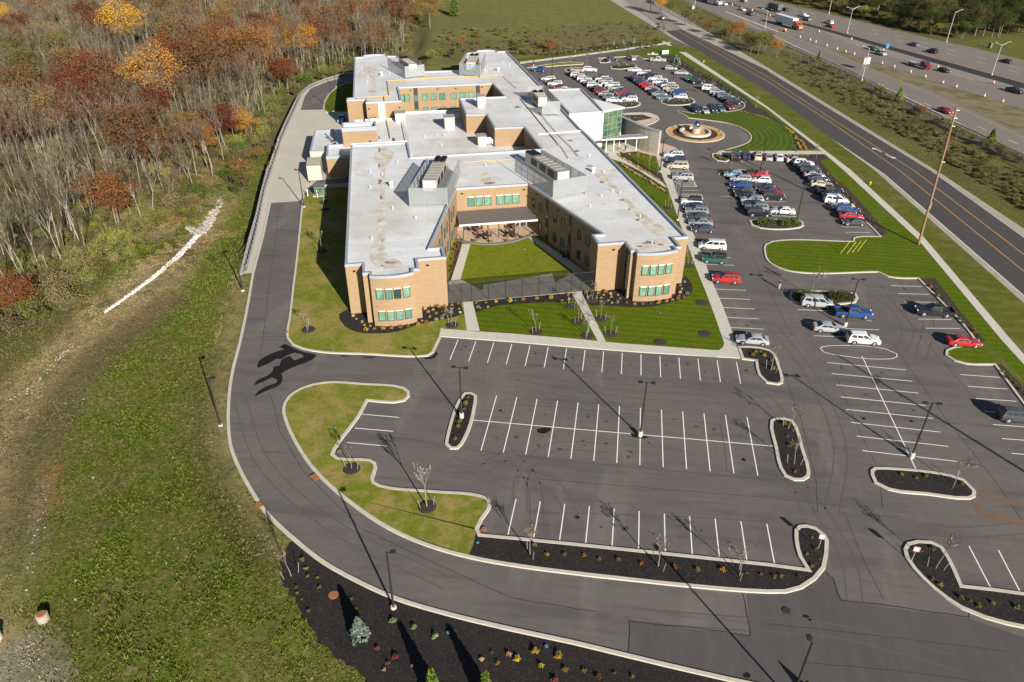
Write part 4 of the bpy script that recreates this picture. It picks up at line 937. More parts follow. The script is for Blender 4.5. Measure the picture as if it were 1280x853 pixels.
seg_windows(LARC, zpx(420, 330, [(438, 308), (527, 305), (613, 298), (702, 285)]), [B1, B2, B3, B1])
seg_windows(LARC, zpx(420, 330, [(465, 540), (551, 537), (637, 530), (722, 517)]), [B1, B1, B1, B2])
seg_windows(RARC, zpx(720, 300, [(688, 316), (768, 310), (846, 305), (920, 295)]), [B1, B1, B1, B1])
seg_windows(RARC, zpx(720, 300, [(664, 536), (745, 532), (820, 527), (893, 517)]), [B1, B1, B1, B2])
CB = ((20.5, 28.4), (34.2, 28.4))
for px, g in zip(zpx(550, 225, [(310, 220), (393, 215), (476, 210), (594, 202), (675, 198), (755, 188)]), [B2, B1, B1, B1, B1, B1]):
    s, z = on_wall(*CB, px); window(*CB, s, 5.85, 1.2, 1.65, g); window(*CB, s+.15, 2.0, 1.2, 1.55, B1 if g == B1 else B2)
CR = ((34.2, 28.4), (41.8, 4.2))
for px, g in zip(zpx(640, 213, [(108, 160), (143, 185), (216, 238), (254, 268), (337, 328), (378, 360), (107, 260), (141, 285), (213, 340), (250, 370), (332, 433), (373, 467)], 4), [B3, B2]*6):
    s, z = on_wall(*CR, px); window(*CR, s, 5.75 if z > 4 else 2.0, .95, 1.6, g, lintel=False)
def strip_(A, B, s, g=True, w_=.9):
    A = Vector(A); B = Vector(B); d = (B-A).normalized(); n = Vector((d.y, -d.x)); rz = math.atan2(d.y, d.x)
    p = A+d*s+n*.03; mb = MB(); mb.box((p.x, p.y, 4.2), (w_, .1, 8.3), rz); o = mb.build('window_strip', MAT['win_frame'], BLD)
    for z in (5.6, 1.9):
        q = p+n*.06; mb = MB(); x0 = q-d*w_*.42; x1 = q+d*w_*.42
        mb.add([(x0.x, x0.y, z-.8), (x1.x, x1.y, z-.8), (x1.x, x1.y, z+.8), (x0.x, x0.y, z+.8)], [(0, 1, 2, 3)]); mb.build('pane', MAT['glass_mid'], o)
for px in zpx(640, 213, [(177, 190), (292, 260)], 4): strip_(*CR, on_wall(*CR, px)[0])
CL = ((13.3, 3.8), (20.5, 28.4))
for s, g in [(5, B2), (7.4, B2), (12.2, B2), (14.6, B1), (19.2, B2), (21.6, B1)]:
    for z in (5.75, 2.0): window(*CL, s, z, .95, 1.6, g, lintel=False)
for s in (9.8, 17): strip_(*CL, s, w_=.6)
FW = ((14, 104.8), (39.9, 104.8))
for px, g in zip(zpx(520, 50, [(90, 563), (175, 560), (262, 555), (375, 550), (465, 545), (550, 540), (97, 690), (183, 688), (273, 685), (375, 678), (465, 675), (550, 668)])+zpx(370, 50, [(1058, 576), (1105, 574)]), [B1, B1, B2, B1, B1, B1, B1, B1, B1, B1, B2, B1, B1, B1]):
    s, z = on_wall(*FW, px); window(*FW, s, 5.8 if z > 4.3 else 2.1, 1.5, 1.65, g, lintel=False)
for px in zpx(370, 50, [(1195, 560)])+zpx(520, 50, [(617, 480)]): strip_(*FW, on_wall(*FW, px)[0], w_=1.1)
for s, z in ((6.2, 1.9), (7.9, 1.9)): window((-4.7, 62), (4.5, 62), s-1, 2.1, 1.1, 1.6, B3, lintel=False)
# tall glazing in the recess beside the right bay
mb = MB(); mb.box((44.44, -1.6, 4.15), (.1, 2.1, 7.9)); o = mb.build('tall_window', MAT['win_frame'], BLD)
for i in range(2):
    for k in range(7):
        mb = MB(); y0 = -2.55+i*1.0; z0 = .35+k*1.1
        mb.add([(44.37, y0+.88, z0), (44.37, y0, z0), (44.37, y0, z0+.98), (44.37, y0+.88, z0+.98)], [(0, 1, 2, 3)]); mb.build('pane', MAT['glass_dark'], o)
# wall lamps and doors
for A, B, px in [((0, 0), (2.6, 0), (443, 339)), ((11, 0), (15.4, 0), (534.5, 331.5)), ((40, .4), (44.5, .4), (767, 312)), (*CB, (577.5, 242)), (*CB, (655, 237)), (*CR, (671, 243.5)), (*CR, (698, 263.5)), (*CR, (729, 285.5)), (*FW, (547, 111.5)), (*FW, (569.5, 110.5)), (*FW, (602.6, 109)), (*FW, (513, 113)), ((5, 91), (14, 91), (461.5, 136)), ((5, 91), (14, 91), (499.5, 134.5))]:
    s, z = on_wall(A, B, px); d = (Vector(B)-Vector(A)).normalized(); n = Vector((d.y, -d.x)); p = Vector(A)+d*s+n*.12
    mb = MB(); mb.box((p.x, p.y, min(z, 8.2)), (.42, .24, .2), math.atan2(d.y, d.x)); mb.build('wall_lamp', MAT['dark_metal'], BLD)
def door(A, B, s, w_=1.3, h=2.2, leaf='glass_dark'):
    o = window(A, B, s, h/2+.08, w_, h, leaf, lintel=False, name='door'); o.data.materials[0] = MAT['white_metal']; return o
door(*CB, 1.6); door(*CB, 12.9, 1.2)
o = window((5, 91), (14, 91), 3.9, 6.3, 1.6, 4.2, 'glass_blind', lintel=False, name='louvre'); o.children
for ch in KIDS[o.name]: ch.data.materials[0] = MAT['lintel']
o.data.materials[0] = MAT['lintel']
# metal canopy over the patio
c0, c1, c2, c3 = LOC(573, 265, 4.15), LOC(658.5, 259, 4.15), LOC(666.5, 272.2, 3.35), LOC(570, 279.3, 3.35)
v0 = 28.3; mb = MB(); u0, u1 = 20.3, 35.2; vf = 28.3-4.6
mb.add([(u0, v0, 4.15), (u1, v0, 4.15), (u1, vf, 3.35), (u0, vf, 3.35), (u0, v0, 4.0), (u1, v0, 4.0), (u1, vf, 3.1), (u0, vf, 3.1)], [(3, 2, 1, 0), (4, 5, 6, 7), (7, 6, 2, 3), (0, 4, 7, 3), (1, 2, 6, 5), (0, 1, 5, 4)])
pc = mb.build('patio_canopy', MAT['canopy_roof'], BLD)
mb = MB()
for k in range(36):
    u = u0+.2+k*(u1-u0-.4)/35; d = Vector((0, vf-v0, -.8)); L_ = d.length
    mb.add([(u-.03, v0, 4.16), (u+.03, v0, 4.16), (u+.03, vf, 3.36), (u-.03, vf, 3.36), (u-.03, v0, 4.24), (u+.03, v0, 4.24), (u+.03, vf, 3.44), (u-.03, vf, 3.44)], [(4, 7, 6, 5), (0, 4, 5, 1), (0, 3, 7, 4), (1, 5, 6, 2), (3, 2, 6, 7)])
mb.build('seam_rib', M('seam_rib', (.20, .18, .17), .5, .3), pc)
mb = MB(); mb.box((u0/2+u1/2, vf-.07, 3.26), (u1-u0+.1, .1, .34)); mb.build('gutter', MAT['white_wall'], pc)
for u in (21, 27.8, 34.6): mb = MB(); mb.box((u, vf+.25, 1.6), (.14, .14, 3.2)); mb.build('canopy_post', MAT['dark_metal'], pc)

# curved stone wall by the entrance ---------------------------------------------
cw = smooth([G(x, y, 6).to_2d() for x, y in [(777, 145.5), (790, 151.5), (803, 157.3), (815, 161.3), (826, 164)]], closed=False)
L_, R_ = offset(cw, .35, False), offset(cw, -.35, False)
wl = empty('curved_wall', (cw[0].x, cw[0].y, 0), 0, 'tall curved stone screen wall beside the glass entrance', 'wall')
mb = MB()
for i in range(len(cw)-1): mb.prism([(L_[i].x-cw[0].x, L_[i].y-cw[0].y), (R_[i].x-cw[0].x, R_[i].y-cw[0].y), (R_[i+1].x-cw[0].x, R_[i+1].y-cw[0].y), (L_[i+1].x-cw[0].x, L_[i+1].y-cw[0].y)], 0, 5.85)
mb.build('stone_face', MAT['stone'], wl)
mb = MB(); L_, R_ = offset(cw, .5, False), offset(cw, -.5, False)
for i in range(len(cw)-1): mb.prism([(L_[i].x-cw[0].x, L_[i].y-cw[0].y), (R_[i].x-cw[0].x, R_[i].y-cw[0].y), (R_[i+1].x-cw[0].x, R_[i+1].y-cw[0].y), (L_[i+1].x-cw[0].x, L_[i+1].y-cw[0].y)], 5.86, 6.05, bottom=True)
mb.build('coping', MAT['cap'], wl)

# rooftop units with their screens ------------------------------------------------
def rtu(label, scr, unit, zt=12.0, zu=11.2, z0=HR, perf='perf', panels=(0, 1, 3), lab_i=0):
    """scr: fl, fr, br, bl of the screen top (photo), unit: fl, fr, br, bl of the cabinet top"""
    S = [WORLD(*LOC(x, y, zt).to_2d()) for x, y in scr]; U = [WORLD(*LOC(x, y, zu).to_2d()) for x, y in unit]
    c = sum((U[i] for i in range(4)), Vector())/4
    t = empty('rooftop_unit', (c.x, c.y, z0), TH, label, 'air conditioner', 'rooftop air units behind screens')
    def lo(p, z): a, b = p.x-c.x, p.y-c.y; return Vector((a*_bc+b*_bs, -a*_bs+b*_bc, z-z0))
    u = [lo(p, 0) for p in U]
    u0_, u1_ = (u[0].x+u[3].x)/2, (u[1].x+u[2].x)/2
    P = [(p.x, p.y) for p in u]
    mb = MB(); mb.prism(P, .5, zu-z0-.05); mb.build('cabinet', MAT['unit_beige'], t)
    mb = MB(); mb.prism(offset(ccw(P), -.06), zu-z0-.04, zu-z0+.05)
    A, B, C_, D_ = [Vector(p) for p in P]
    for k in range(1, 7): mb.prism([tuple(A.lerp(D_, k/9-.006)), tuple(B.lerp(C_, k/9-.006)), tuple(B.lerp(C_, k/9+.006)), tuple(A.lerp(D_, k/9+.006))], zu-z0, zu-z0+.13)
    mb.build('top_panel', MAT['unit_top'], t)
    for a_, b_ in ((A, D_), (B, C_)):
        d_ = (b_-a_).normalized(); n_ = Vector((d_.y, -d_.x))*(1 if a_ is B else -1); rz_ = math.atan2(d_.y, d_.x)
        for k in (.2, .45, .72):
            c2 = a_.lerp(b_, k)+n_*.03; mb = MB(); mb.box((c2.x, c2.y, (zu-z0)*.62), ((b_-a_).length*.18, .06, (zu-z0)*.45), rz_); mb.build('side_louvre', MAT['dark_metal'], t)
    mb = MB()
    for k in (.80, .86, .92, .97):
        for j in (.25, .75):
            p = A.lerp(D_, k).lerp(B.lerp(C_, k), j); mb.tube((p.x, p.y, zu-z0+.05), (p.x, p.y, zu-z0+.22), .55, n=12)
    mb.build('fan', MAT['black'], t)
    d = (B-A).normalized(); n = Vector((d.y, -d.x)); c_ = A.lerp(B, .5)+n*.03
    mb = MB(); mb.box((c_.x, c_.y, (zu-z0)*.68), ((B-A).length*.85, .05, (zu-z0)*.5), math.atan2(d.y, d.x)); mb.build('filter_door', M('filter', (.42, .46, .50)), t)
    s = [lo(p, 0) for p in S]
    for i in panels:
        a, b = s[i], s[(i+1) % 4]; d = (b-a).normalized()
        mb = MB(); mb.add([(a.x, a.y, .45), (b.x, b.y, .45), (b.x, b.y, zt-z0), (a.x, a.y, zt-z0)], [(0, 1, 2, 3)])
        pn = mb.build('screen_panel', MAT['perf'], t)
        mb = MB(); n_ = max(2, int((b-a).length/2.4)); nn = Vector((d.y, -d.x, 0))*-.08
        for k in range(n_+1):
            p = a.lerp(b, k/n_)+nn; mb.tube((p.x, p.y, 0), (p.x, p.y, zt-z0-.03), .06, n=6)
        for z in (.5, (zt-z0)*.5, zt-z0-.08): mb.tube((a.x+nn.x, a.y+nn.y, z), (b.x+nn.x, b.y+nn.y, z), .06, n=6)
        mb.build('screen_frame', MAT['galv'], pn)
    return t
rtu('large beige rooftop unit between tall screens on the left front wing', [(510.5, 235.5), (558.5, 235), (574.5, 199.5), (534.5, 197)], [(528, 225.7), (545, 225.7), (559.7, 196.3), (544.7, 196.3)])
rtu('large beige rooftop unit behind perforated screens on the right front wing', [(692.2, 226), (733.8, 219.4), (677, 186.8), (644, 195.3)], [(697.3, 215.8), (711.9, 213.4), (668, 188.5), (656.7, 190)])
rtu('grey screened rooftop unit at the back left corner of the roof', [(506, 83.2), (530, 80.7), (509.2, 69.4), (484.1, 72)], [(511, 80.5), (521, 80), (509, 71), (498, 72)])
rtu('screened rooftop unit at the back right end of the roof, in a V of panels', [(574, 78.9), (600.5, 81.3), (606.7, 67), (582.7, 66.3)], [(582.8, 78), (594, 78), (599, 67.7), (588, 67.7)])
rtu('beige rooftop unit with white railing screen beside the entrance hall roof', [(678, 127), (700.3, 126.7), (680.3, 107.2), (659.5, 107.5)], [(673, 122), (683.8, 121.6), (679.3, 114), (664.6, 114)], panels=(0, 1, 2))
def small_unit(px, z, w_, d_, h, label, duct=False):
    l = LOC(px[0], px[1], z); p = WORLD(l.x, l.y+d_/2, z)
    t = empty('roof_fan_unit', p, TH, label, 'air conditioner', 'small units on the roofs')
    mb = MB(); mb.box((0, 0, .25), (w_*.85, d_*.85, .5)); mb.build('curb', MAT['white_wall'], t)
    mb = MB(); mb.box((0, 0, .5+(h-.5)/2), (w_, d_, h-.5)); mb.build('cabinet', MAT['unit_beige'], t)
    mb = MB(); mb.prism([(-w_*.55, -d_*.55), (w_*.55, -d_*.55), (w_*.55, d_*.55), (-w_*.55, d_*.55)], h, h+.12); mb.build('lid', MAT['unit_top'], t)
    mb = MB(); mb.box((0, -d_/2-.02, h*.6), (w_*.6, .06, h*.35)); mb.build('louvre', MAT['white_metal'], t)
    if duct:
        mb = MB(); mb.tube((w_*.5, 0, .9), (w_*1.5, 0, .9), .7, .9, n=14); mb.tube((w_*1.5, -.2, .9), (w_*1.5, -1.2, .9), .9, .8, n=14); mb.build('duct', MAT['white_metal'], t, smooth=50)
small_unit((602, 135), HR, 2.0, 2.0, 2.7, 'beige vent housing on the roof block behind the middle court')
small_unit((562.5, 162), 4.25, 2.5, 2.6, 2.9, 'taller beige air unit standing on the low middle roof')
small_unit((603, 183), 4.25, 2.0, 2.4, 2.2, 'small beige unit with white round duct beside a brick block', True)
small_unit((501, 153.5), 4.25, 2.6, 2.6, 2.3, 'dark beige air unit in front of the far brick wing')
for i, px in enumerate([(459, 153), (464.5, 152), (469, 151.8)]):
    p = LOC(px[0], px[1], 4.3); q = WORLD(p.x, p.y, 4.3)
    t = empty('condenser', q, TH, 'little grey condenser on the low roof by the far brick block', 'air conditioner', 'condensers on the low roof')
    mb = MB(); mb.box((0, 0, .45), (.9, .9, .9)); mb.build('case', MAT['steel'], t); mb = MB(); mb.tube((0, 0, .9), (0, 0, .96), .36, n=10); mb.build('fan', MAT['black'], t)
for i, (px, nm) in enumerate([((417.5, 176), 'thin'), ((419, 180), 'tall')]):
    p = LOC(px[0], px[1], 4.4); q = WORLD(p.x, p.y, 4.4)
    t = tag(MB().tube((0, 0, 0), (0, 0, 2.6), .14, n=8).box((0, 0, 2.65), (.5, .5, .15)).box((0, 0, .08), (.5, .5, .16)).build('exhaust_stack', MAT['dark_metal'], loc=q), 'dark exhaust stack on the shaded service block roof', 'pipe', 'exhaust stacks on the service block')

# container at the dock
p = G(394.8, 230, 0)
t = empty('trash_compactor', (p.x-1.2, p.y+3.4, 0), TH, 'tall cream steel waste container standing against the loading dock', 'container')
mb = MB(); mb.box((0, 0, 2.15), (3.0, 5.6, 3.3)); mb.build('body', MAT['unit_beige'], t)
mb = MB(); mb.box((0, 0, 3.86), (3.1, 5.7, .1));
for k in range(7): mb.box((0, -2.5+k*.8, 3.93), (2.9, .1, .08))
mb.build('roof_panel', MAT['unit_top'], t)
mb = MB()
for x in (-1.3, 1.3):
    for y in (-2.3, 2.3): mb.box((x, y, .25), (.35, .6, .5))
mb.build('skid', MAT['dark_metal'], t)
p = G(398, 246, 0)
t = empty('transformer', (p.x, p.y+1, 0.1), TH, 'dark green electrical transformer cabinet on a pad beside the dock', 'transformer')
mb = MB(); mb.box((0, 0, .06), (2.9, 2.6, .12)); mb.build('pad', MAT['concrete'], t)
mb = MB(); mb.box((0, .3, .95), (2.2, 1.5, 1.65)); mb.box((0, -.7, .8), (2.0, .6, 1.35)); mb.build('case', MAT['green_box'], t)
for i, px in enumerate([(385, 246), (397, 247.5)]):
    p = G(*px, 0); tag(MB().tube((0, 0, 0), (0, 0, 1.5), .1, n=8).lathe((0, 0, 1.5), [(.1, 0), (.07, .06), (0, .09)], 8).build('bollard', MAT['white_metal'], loc=(p.x, p.y, .09)), ['pale steel bollard at the corner of the service yard', 'pale steel bollard in front of the green transformer'][i], 'bollard')
for i in range(3):
    for j in range(1): pass
# low shaded wall and hedge by the service block
p = LOC(428, 228, 0)
mb = MB(); mb.box((0, 0, .45), (7.5, .4, .9)); mb.box((3.3, 4, .45), (.4, 7, .9)); o = mb.build('low_wall', MAT['block_wall'], loc=WORLD(-2.6, 55.5, 0)); o.rotation_euler = (0, 0, TH); tag(o, 'low pale retaining wall in the shade behind the left wing', 'wall')
# ------------------------------------------------------------------ vehicles
PAINT = {}
def paint_mat(n, c, metal=.0, rough=.32):
    PAINT[n] = M('paint_'+n, c, rough, metal, spec=.5, coat=.5, coord='obj')
for n, c in {'white': (.60, .60, .595), 'silver': (.31, .32, .33), 'grey': (.20, .205, .215), 'charcoal': (.05, .052, .057), 'black': (.014, .014, .016),
             'navy': (.022, .032, .065), 'blue': (.016, .055, .17), 'red': (.36, .018, .018), 'maroon': (.16, .014, .018), 'beige': (.42, .37, .28),
             'green': (.02, .085, .06), 'teal': (.09, .145, .15), 'gold': (.36, .27, .16), 'lightblue': (.22, .36, .46), 'orange': (.62, .10, .02)}.items(): paint_mat(n, c)
MAT['car_glass'] = M('car_glass', (.018, .024, .032), .06, spec=.7)
MAT['tyre'] = M('tyre', (.018, .018, .018), .8)
MAT['rim'] = M('rim', (.42, .43, .44), .35, .7)
MAT['headlight'] = M('headlight', (.70, .72, .72), .15, spec=.7)
MAT['taillight'] = M('taillight', (.42, .012, .012), .25)
MAT['trim'] = M('trim', (.02, .02, .022), .6)

#        length, height, half width, stations (x, top z, half-width factor), cabin (x rear base, x rear roof, x front roof, x front base), belt z
KINDS = {
 'sedan': (4.8, 1.45, .91, [(-2.4, .72, .80), (-2.3, .98, .90), (-1.9, 1.03, .97), (-1.0, .98, 1), (.9, .96, 1), (1.7, .86, .97), (2.2, .74, .88), (2.4, .56, .74)], (-1.95, -1.15, .15, 1.15), .98),
 'hatchback': (4.2, 1.5, .89, [(-2.1, .80, .84), (-2.02, 1.02, .94), (-1.4, 1.02, 1), (.8, .98, 1), (1.45, .90, .96), (1.9, .76, .88), (2.1, .58, .74)], (-2.03, -1.6, .15, 1.1), 1.0),
 'wagon': (4.8, 1.52, .91, [(-2.4, .80, .84), (-2.32, 1.02, .94), (-1.5, 1.02, 1), (.9, .98, 1), (1.7, .90, .97), (2.2, .76, .88), (2.4, .58, .74)], (-2.33, -1.95, .2, 1.2), 1.0),
 'suv': (4.75, 1.74, .95, [(-2.38, .90, .86), (-2.3, 1.12, .95), (-1.5, 1.14, 1), (.9, 1.12, 1), (1.6, 1.06, .97), (2.15, .95, .90), (2.38, .70, .78)], (-2.32, -2.0, .25, 1.1), 1.12),
 'minivan': (5.1, 1.78, .99, [(-2.55, .90, .86), (-2.48, 1.08, .95), (-1.5, 1.10, 1), (1.3, 1.06, 1), (2.0, .94, .95), (2.4, .78, .86), (2.55, .60, .74)], (-2.50, -2.2, .75, 1.75), 1.06),
 'jeep': (4.3, 1.82, .92, [(-2.15, .95, .92), (-2.1, 1.14, .96), (-1.5, 1.14, 1), (.6, 1.12, 1), (1.3, 1.08, .95), (2.0, 1.02, .86), (2.15, .75, .80)], (-2.1, -2.0, .25, .62), 1.14),
 'coupe': (4.6, 1.34, .92, [(-2.3, .76, .84), (-2.2, .98, .93), (-1.4, .98, 1), (.8, .92, 1), (1.6, .84, .97), (2.1, .72, .88), (2.3, .55, .74)], (-1.8, -.95, .05, 1.0), .95),
 'pickup': (5.7, 1.86, .99, [(-2.85, .80, .95), (-2.8, .86, .97), (-.95, .86, 1), (-.9, 1.14, 1), (1.2, 1.14, 1), (1.6, 1.10, .97), (2.6, 1.04, .92), (2.85, .78, .84)], (-.92, -.75, .45, 1.15), 1.14),
}
def make_car(kind):
    L_, H, W, st, (cr, rr, rf, cf), belt = KINDS[kind]
    root = empty(kind if kind in ('sedan', 'hatchback', 'minivan', 'pickup', 'coupe', 'jeep', 'wagon', 'suv') else 'car')
    root.name = {'suv': 'sport_utility_car', 'pickup': 'pickup_truck', 'jeep': 'open_top_jeep', 'sedan': 'sedan', 'hatchback': 'hatchback', 'wagon': 'estate_car', 'minivan': 'minivan', 'coupe': 'coupe'}[kind]
    zb = .24; mb = MB(); rings = []
    for x, zt, wf in st:
        w_ = W*wf; zm = zb+(zt-zb)*.55
        half = [(0, zb), (w_*.86, zb), (w_*.985, zb+.14), (w_, zm), (w_*.965, zt-.07), (w_*.88, zt), (0, zt+.02)]
        rings.append([(x, y, z) for y, z in half]+[(x, -y, z) for y, z in half[-2:0:-1]])
    n = len(rings[0]); vs = [v for r in rings for v in r]; fs = []
    for i in range(len(rings)-1):
        for k in range(n): fs.append((i*n+k, i*n+(k+1) % n, (i+1)*n+(k+1) % n, (i+1)*n+k))
    fs.append(tuple(range(n))[::-1]); fs.append(tuple(range((len(rings)-1)*n, len(rings)*n)))
    mb.add(vs, [f[::-1] for f in fs])
    # cabin
    b, wr = W*.90, W*.70
    cab = [(cr, b, belt-.03), (cf, b*.95, belt-.06), (rf, wr, H-.04), (rr, wr, H-.04)]
    top = [(rf-.1, wr*.86, H), (rr+.1, wr*.86, H)]
    v = []
    for s in (1, -1): v += [(x, s*y, z) for x, y, z in cab+top]
    # 0 cr 1 cf 2 rf 3 rr 4 rft 5 rrt | 6..11 mirrored
    mb.add(v, [(0, 3, 2, 1), (6, 7, 8, 9), (2, 3, 5, 4), (8, 10, 11, 9), (4, 5, 11, 10), (1, 2, 4, 10, 8, 7), (0, 6, 9, 11, 5, 3)], 1 if kind == 'jeep' else 0)
    wx = (L_*.30, -L_*.30); wr_ = .34 if kind not in ('suv', 'pickup', 'jeep') else .38
    for x in wx:   # dark wheel arches
        for s in (1, -1): mb.tube((x, s*(W-.12), wr_), (x, s*(W+.006), wr_), wr_+.07, n=14, m=1)
    for s in (1, -1):
        mb.box((cf-.32, s*(b+.1), belt+.05), (.16, .2, .13), m=0)
        mb.box((0, s*(W-.01), zb+.05), (L_*.42, .06, .12), m=1)
    mb.box((L_/2-.05, 0, .36), (.12, W*1.25, .16), m=1); mb.box((-L_/2+.05, 0, .36), (.12, W*1.35, .14), m=1)
    if kind == 'pickup':
        for s in (1, -1): mb.box((-1.87, s*(W-.07), 1.0), (1.9, .12, .30))
        mb.box((-2.79, 0, .98), (.1, W*1.8, .34)); mb.box((-1.86, 0, .885), (1.8, W*1.72, .03), m=1)
    if kind in ('suv', 'wagon'):
        for s in (1, -1): mb.tube((rr+.2, s*wr*.8, H+.05), (rf-.2, s*wr*.8, H+.05), .03, n=5, m=1)
    body = mb.build('body', [PAINT['white'], MAT['trim']], root, smooth=38)
    body.material_slots[0].link = 'OBJECT'
    if kind == 'jeep': body.material_slots[0].material = PAINT['white']
    e = .012
    def quad(name, pts, parent=root, m_='car_glass'): mm = MB(); mm.add(pts, [tuple(range(len(pts)))]); return mm.build(name, MAT[m_], parent)
    def lerp(a, b_, t): return tuple(a[i]+(b_[i]-a[i])*t for i in range(3))
    # windscreen
    A0, A1 = cab[1], cab[2]
    lo_, hi = lerp(A0, A1, .10), lerp(A0, A1, .92)
    quad('windscreen', [(lo_[0]+e, -lo_[1]*.93, lo_[2]+e), (lo_[0]+e, lo_[1]*.93, lo_[2]+e), (hi[0]+e, hi[1]*.93, hi[2]+e), (hi[0]+e, -hi[1]*.93, hi[2]+e)])
    B0, B1 = cab[0], cab[3]
    lo_, hi = lerp(B0, B1, .22), lerp(B0, B1, .90)
    quad('rear_window', [(lo_[0]-e, lo_[1]*.88, lo_[2]+e), (lo_[0]-e, -lo_[1]*.88, lo_[2]+e), (hi[0]-e, -hi[1]*.88, hi[2]+e), (hi[0]-e, hi[1]*.88, hi[2]+e)])
    for s in (1, -1):
        mm = MB(); npan = 3 if kind in ('minivan', 'wagon', 'suv') else 2
        if kind == 'pickup': npan = 2
        x0b, x1b = cr+.18+(.22 if kind in ('sedan', 'coupe') else 0), cf-.28; x0t, x1t = rr+.12, rf-.08
        for k in range(npan):
            t0, t1 = k/npan+.02, (k+1)/npan-.02
            def pt(t, top_):
                f = .86 if top_ else .16
                x = (x0t+(x1t-x0t)*t) if top_ else (x0b+(x1b-x0b)*t)
                y = b*.97*(1-f)+wr*f; z = belt-.03+(H-belt)*f
                return (x, s*(y+.018), z)
            q = [pt(t0, 0), pt(t1, 0), pt(t1, 1), pt(t0, 1)]
            mm.add(q if s < 0 else q[::-1], [(0, 1, 2, 3)])
        mm.build('side_window', MAT['car_glass'], root)
        zt = st[-2][1]; y = W*.62
        mm = MB(); mm.box((L_/2-.13, s*y, zt-.10), (.16, .34, .13), m=0); mm.build('headlight', MAT['headlight'], root)
        zt = st[1][1]; mm = MB(); mm.box((-L_/2+.07, s*W*.74, zt-.13), (.16, .26, .18)); mm.build('tail_light', MAT['taillight'], root)
        for x in wx:
            mm = MB(); mm.tube((x, s*(W-.20), wr_), (x, s*(W+.012), wr_), wr_, n=16); wh = mm.build('wheel', MAT['tyre'], root)
            mm = MB(); mm.tube((x, s*(W+.008), wr_), (x, s*(W+.026), wr_), wr_*.62, wr_*.5, n=12); mm.build('rim', MAT['rim'], wh)
    return root
PROTO = {k: make_car(k) for k in KINDS}
USED = set()
def place_car(kind, col, x, y, head, label=None, group=None):
    p = PROTO[kind]
    if kind not in USED: o = p; USED.add(kind)
    else: o = copy_tree(p)
    o.location = (x, y, .015); o.rotation_euler = (0, 0, head)
    for ch in KIDS[o.name]:
        if ch.name.startswith('body'): ch.material_slots[0].link = 'OBJECT'; ch.material_slots[0].material = PAINT[col]
    tag(o, label, {'suv': 'car', 'sedan': 'car', 'hatchback': 'car', 'wagon': 'car', 'coupe': 'car', 'jeep': 'jeep', 'minivan': 'van', 'pickup': 'pickup'}[kind], group)
    return o
NICE = {'suv': 'SUV', 'wagon': 'estate', 'hatchback': 'hatchback', 'sedan': 'sedan', 'minivan': 'minivan', 'pickup': 'pickup', 'coupe': 'coupe', 'jeep': 'jeep'}
def row(cars, where, group, base=180):
    """cars: (px, py, kind, colour[, heading]) in order along the row"""
    nm = [c[3]+' '+NICE[c[2]] for c in cars]
    for i, c in enumerate(cars):
        p = G(c[0], c[1], .65); h = c[4] if len(c) > 4 else base
        if len(cars) == 1: lab = nm[0]+' '+where
        elif i == 0: lab = nm[i]+' ending '+where+', beside '+nm[1]
        elif i == len(cars)-1: lab = nm[i]+' at near end of '+where+', after '+nm[i-1]
        else: lab = nm[i]+' between '+nm[i-1]+' and '+nm[i+1]+' in '+where
        place_car(c[2], c[3], p.x, p.y, R(h+random.uniform(-1.2, 1.2)), lab, group)
row([(842, 194, 'suv', 'white'), (845.3, 200.8, 'suv', 'navy'), (847, 207.3, 'minivan', 'beige'), (853.6, 221.5, 'suv', 'silver'), (864, 252.2, 'jeep', 'white'), (868.5, 258.3, 'sedan', 'navy'), (871, 264.2, 'suv', 'grey'), (873.2, 270.8, 'sedan', 'charcoal'), (875.8, 277.7, 'sedan', 'grey'), (879, 286, 'sedan', 'charcoal'), (890.3, 306.8, 'minivan', 'white'), (892.5, 324, 'jeep', 'green'), (907.3, 348.5, 'suv', 'red'), (940.5, 424.3, 'sedan', 'silver')], 'the walk row', 'cars parked along the building walk')
row([(916.5, 217.8, 'hatchback', 'lightblue'), (925.7, 223, 'wagon', 'silver'), (925.8, 230.7, 'sedan', 'blue'), (930.5, 238.5, 'sedan', 'charcoal'), (933.2, 244, 'sedan', 'black'), (940.3, 249.3, 'wagon', 'silver'), (942, 255, 'sedan', 'navy'), (945.8, 260, 'suv', 'grey'), (949, 266.5, 'suv', 'black', 0)], 'the left island column', 'cars in the double row by the shrub island')
row([(948.6, 218.6, 'sedan', 'red'), (951.7, 225, 'hatchback', 'white'), (958.3, 234.6, 'sedan', 'navy'), (963, 239.3, 'sedan', 'maroon'), (967, 245.8, 'suv', 'black', 0), (978.6, 263.5, 'sedan', 'white')], 'the right island column', 'cars in the double row by the shrub island')
row([(919.6, 195, 'minivan', 'black'), (932, 194.3, 'suv', 'navy'), (946.4, 195.3, 'suv', 'beige'), (960.2, 195.8, 'sedan', 'silver'), (973.2, 196, 'sedan', 'white')], 'the striped lawn row', 'cars facing the striped lawn', 90)
row([(996.2, 201, 'sedan', 'white'), (1004.5, 204.3, 'suv', 'white'), (1009.8, 210, 'suv', 'charcoal'), (1013, 214.6, 'suv', 'black'), (1018, 218.8, 'sedan', 'silver'), (1023, 223.5, 'sedan', 'navy'), (1027, 230.3, 'sedan', 'beige'), (1036.5, 238.7, 'pickup', 'black'), (1041, 244.5, 'sedan', 'navy'), (1045.3, 250.2, 'minivan', 'white'), (1053.6, 257.8, 'coupe', 'white', 180), (1059.5, 263, 'suv', 'blue'), (1063.7, 270, 'sedan', 'red'), (1067.5, 277.5, 'coupe', 'charcoal', 180)], 'the street bed row', 'cars parked along the street mulch bed', 0)
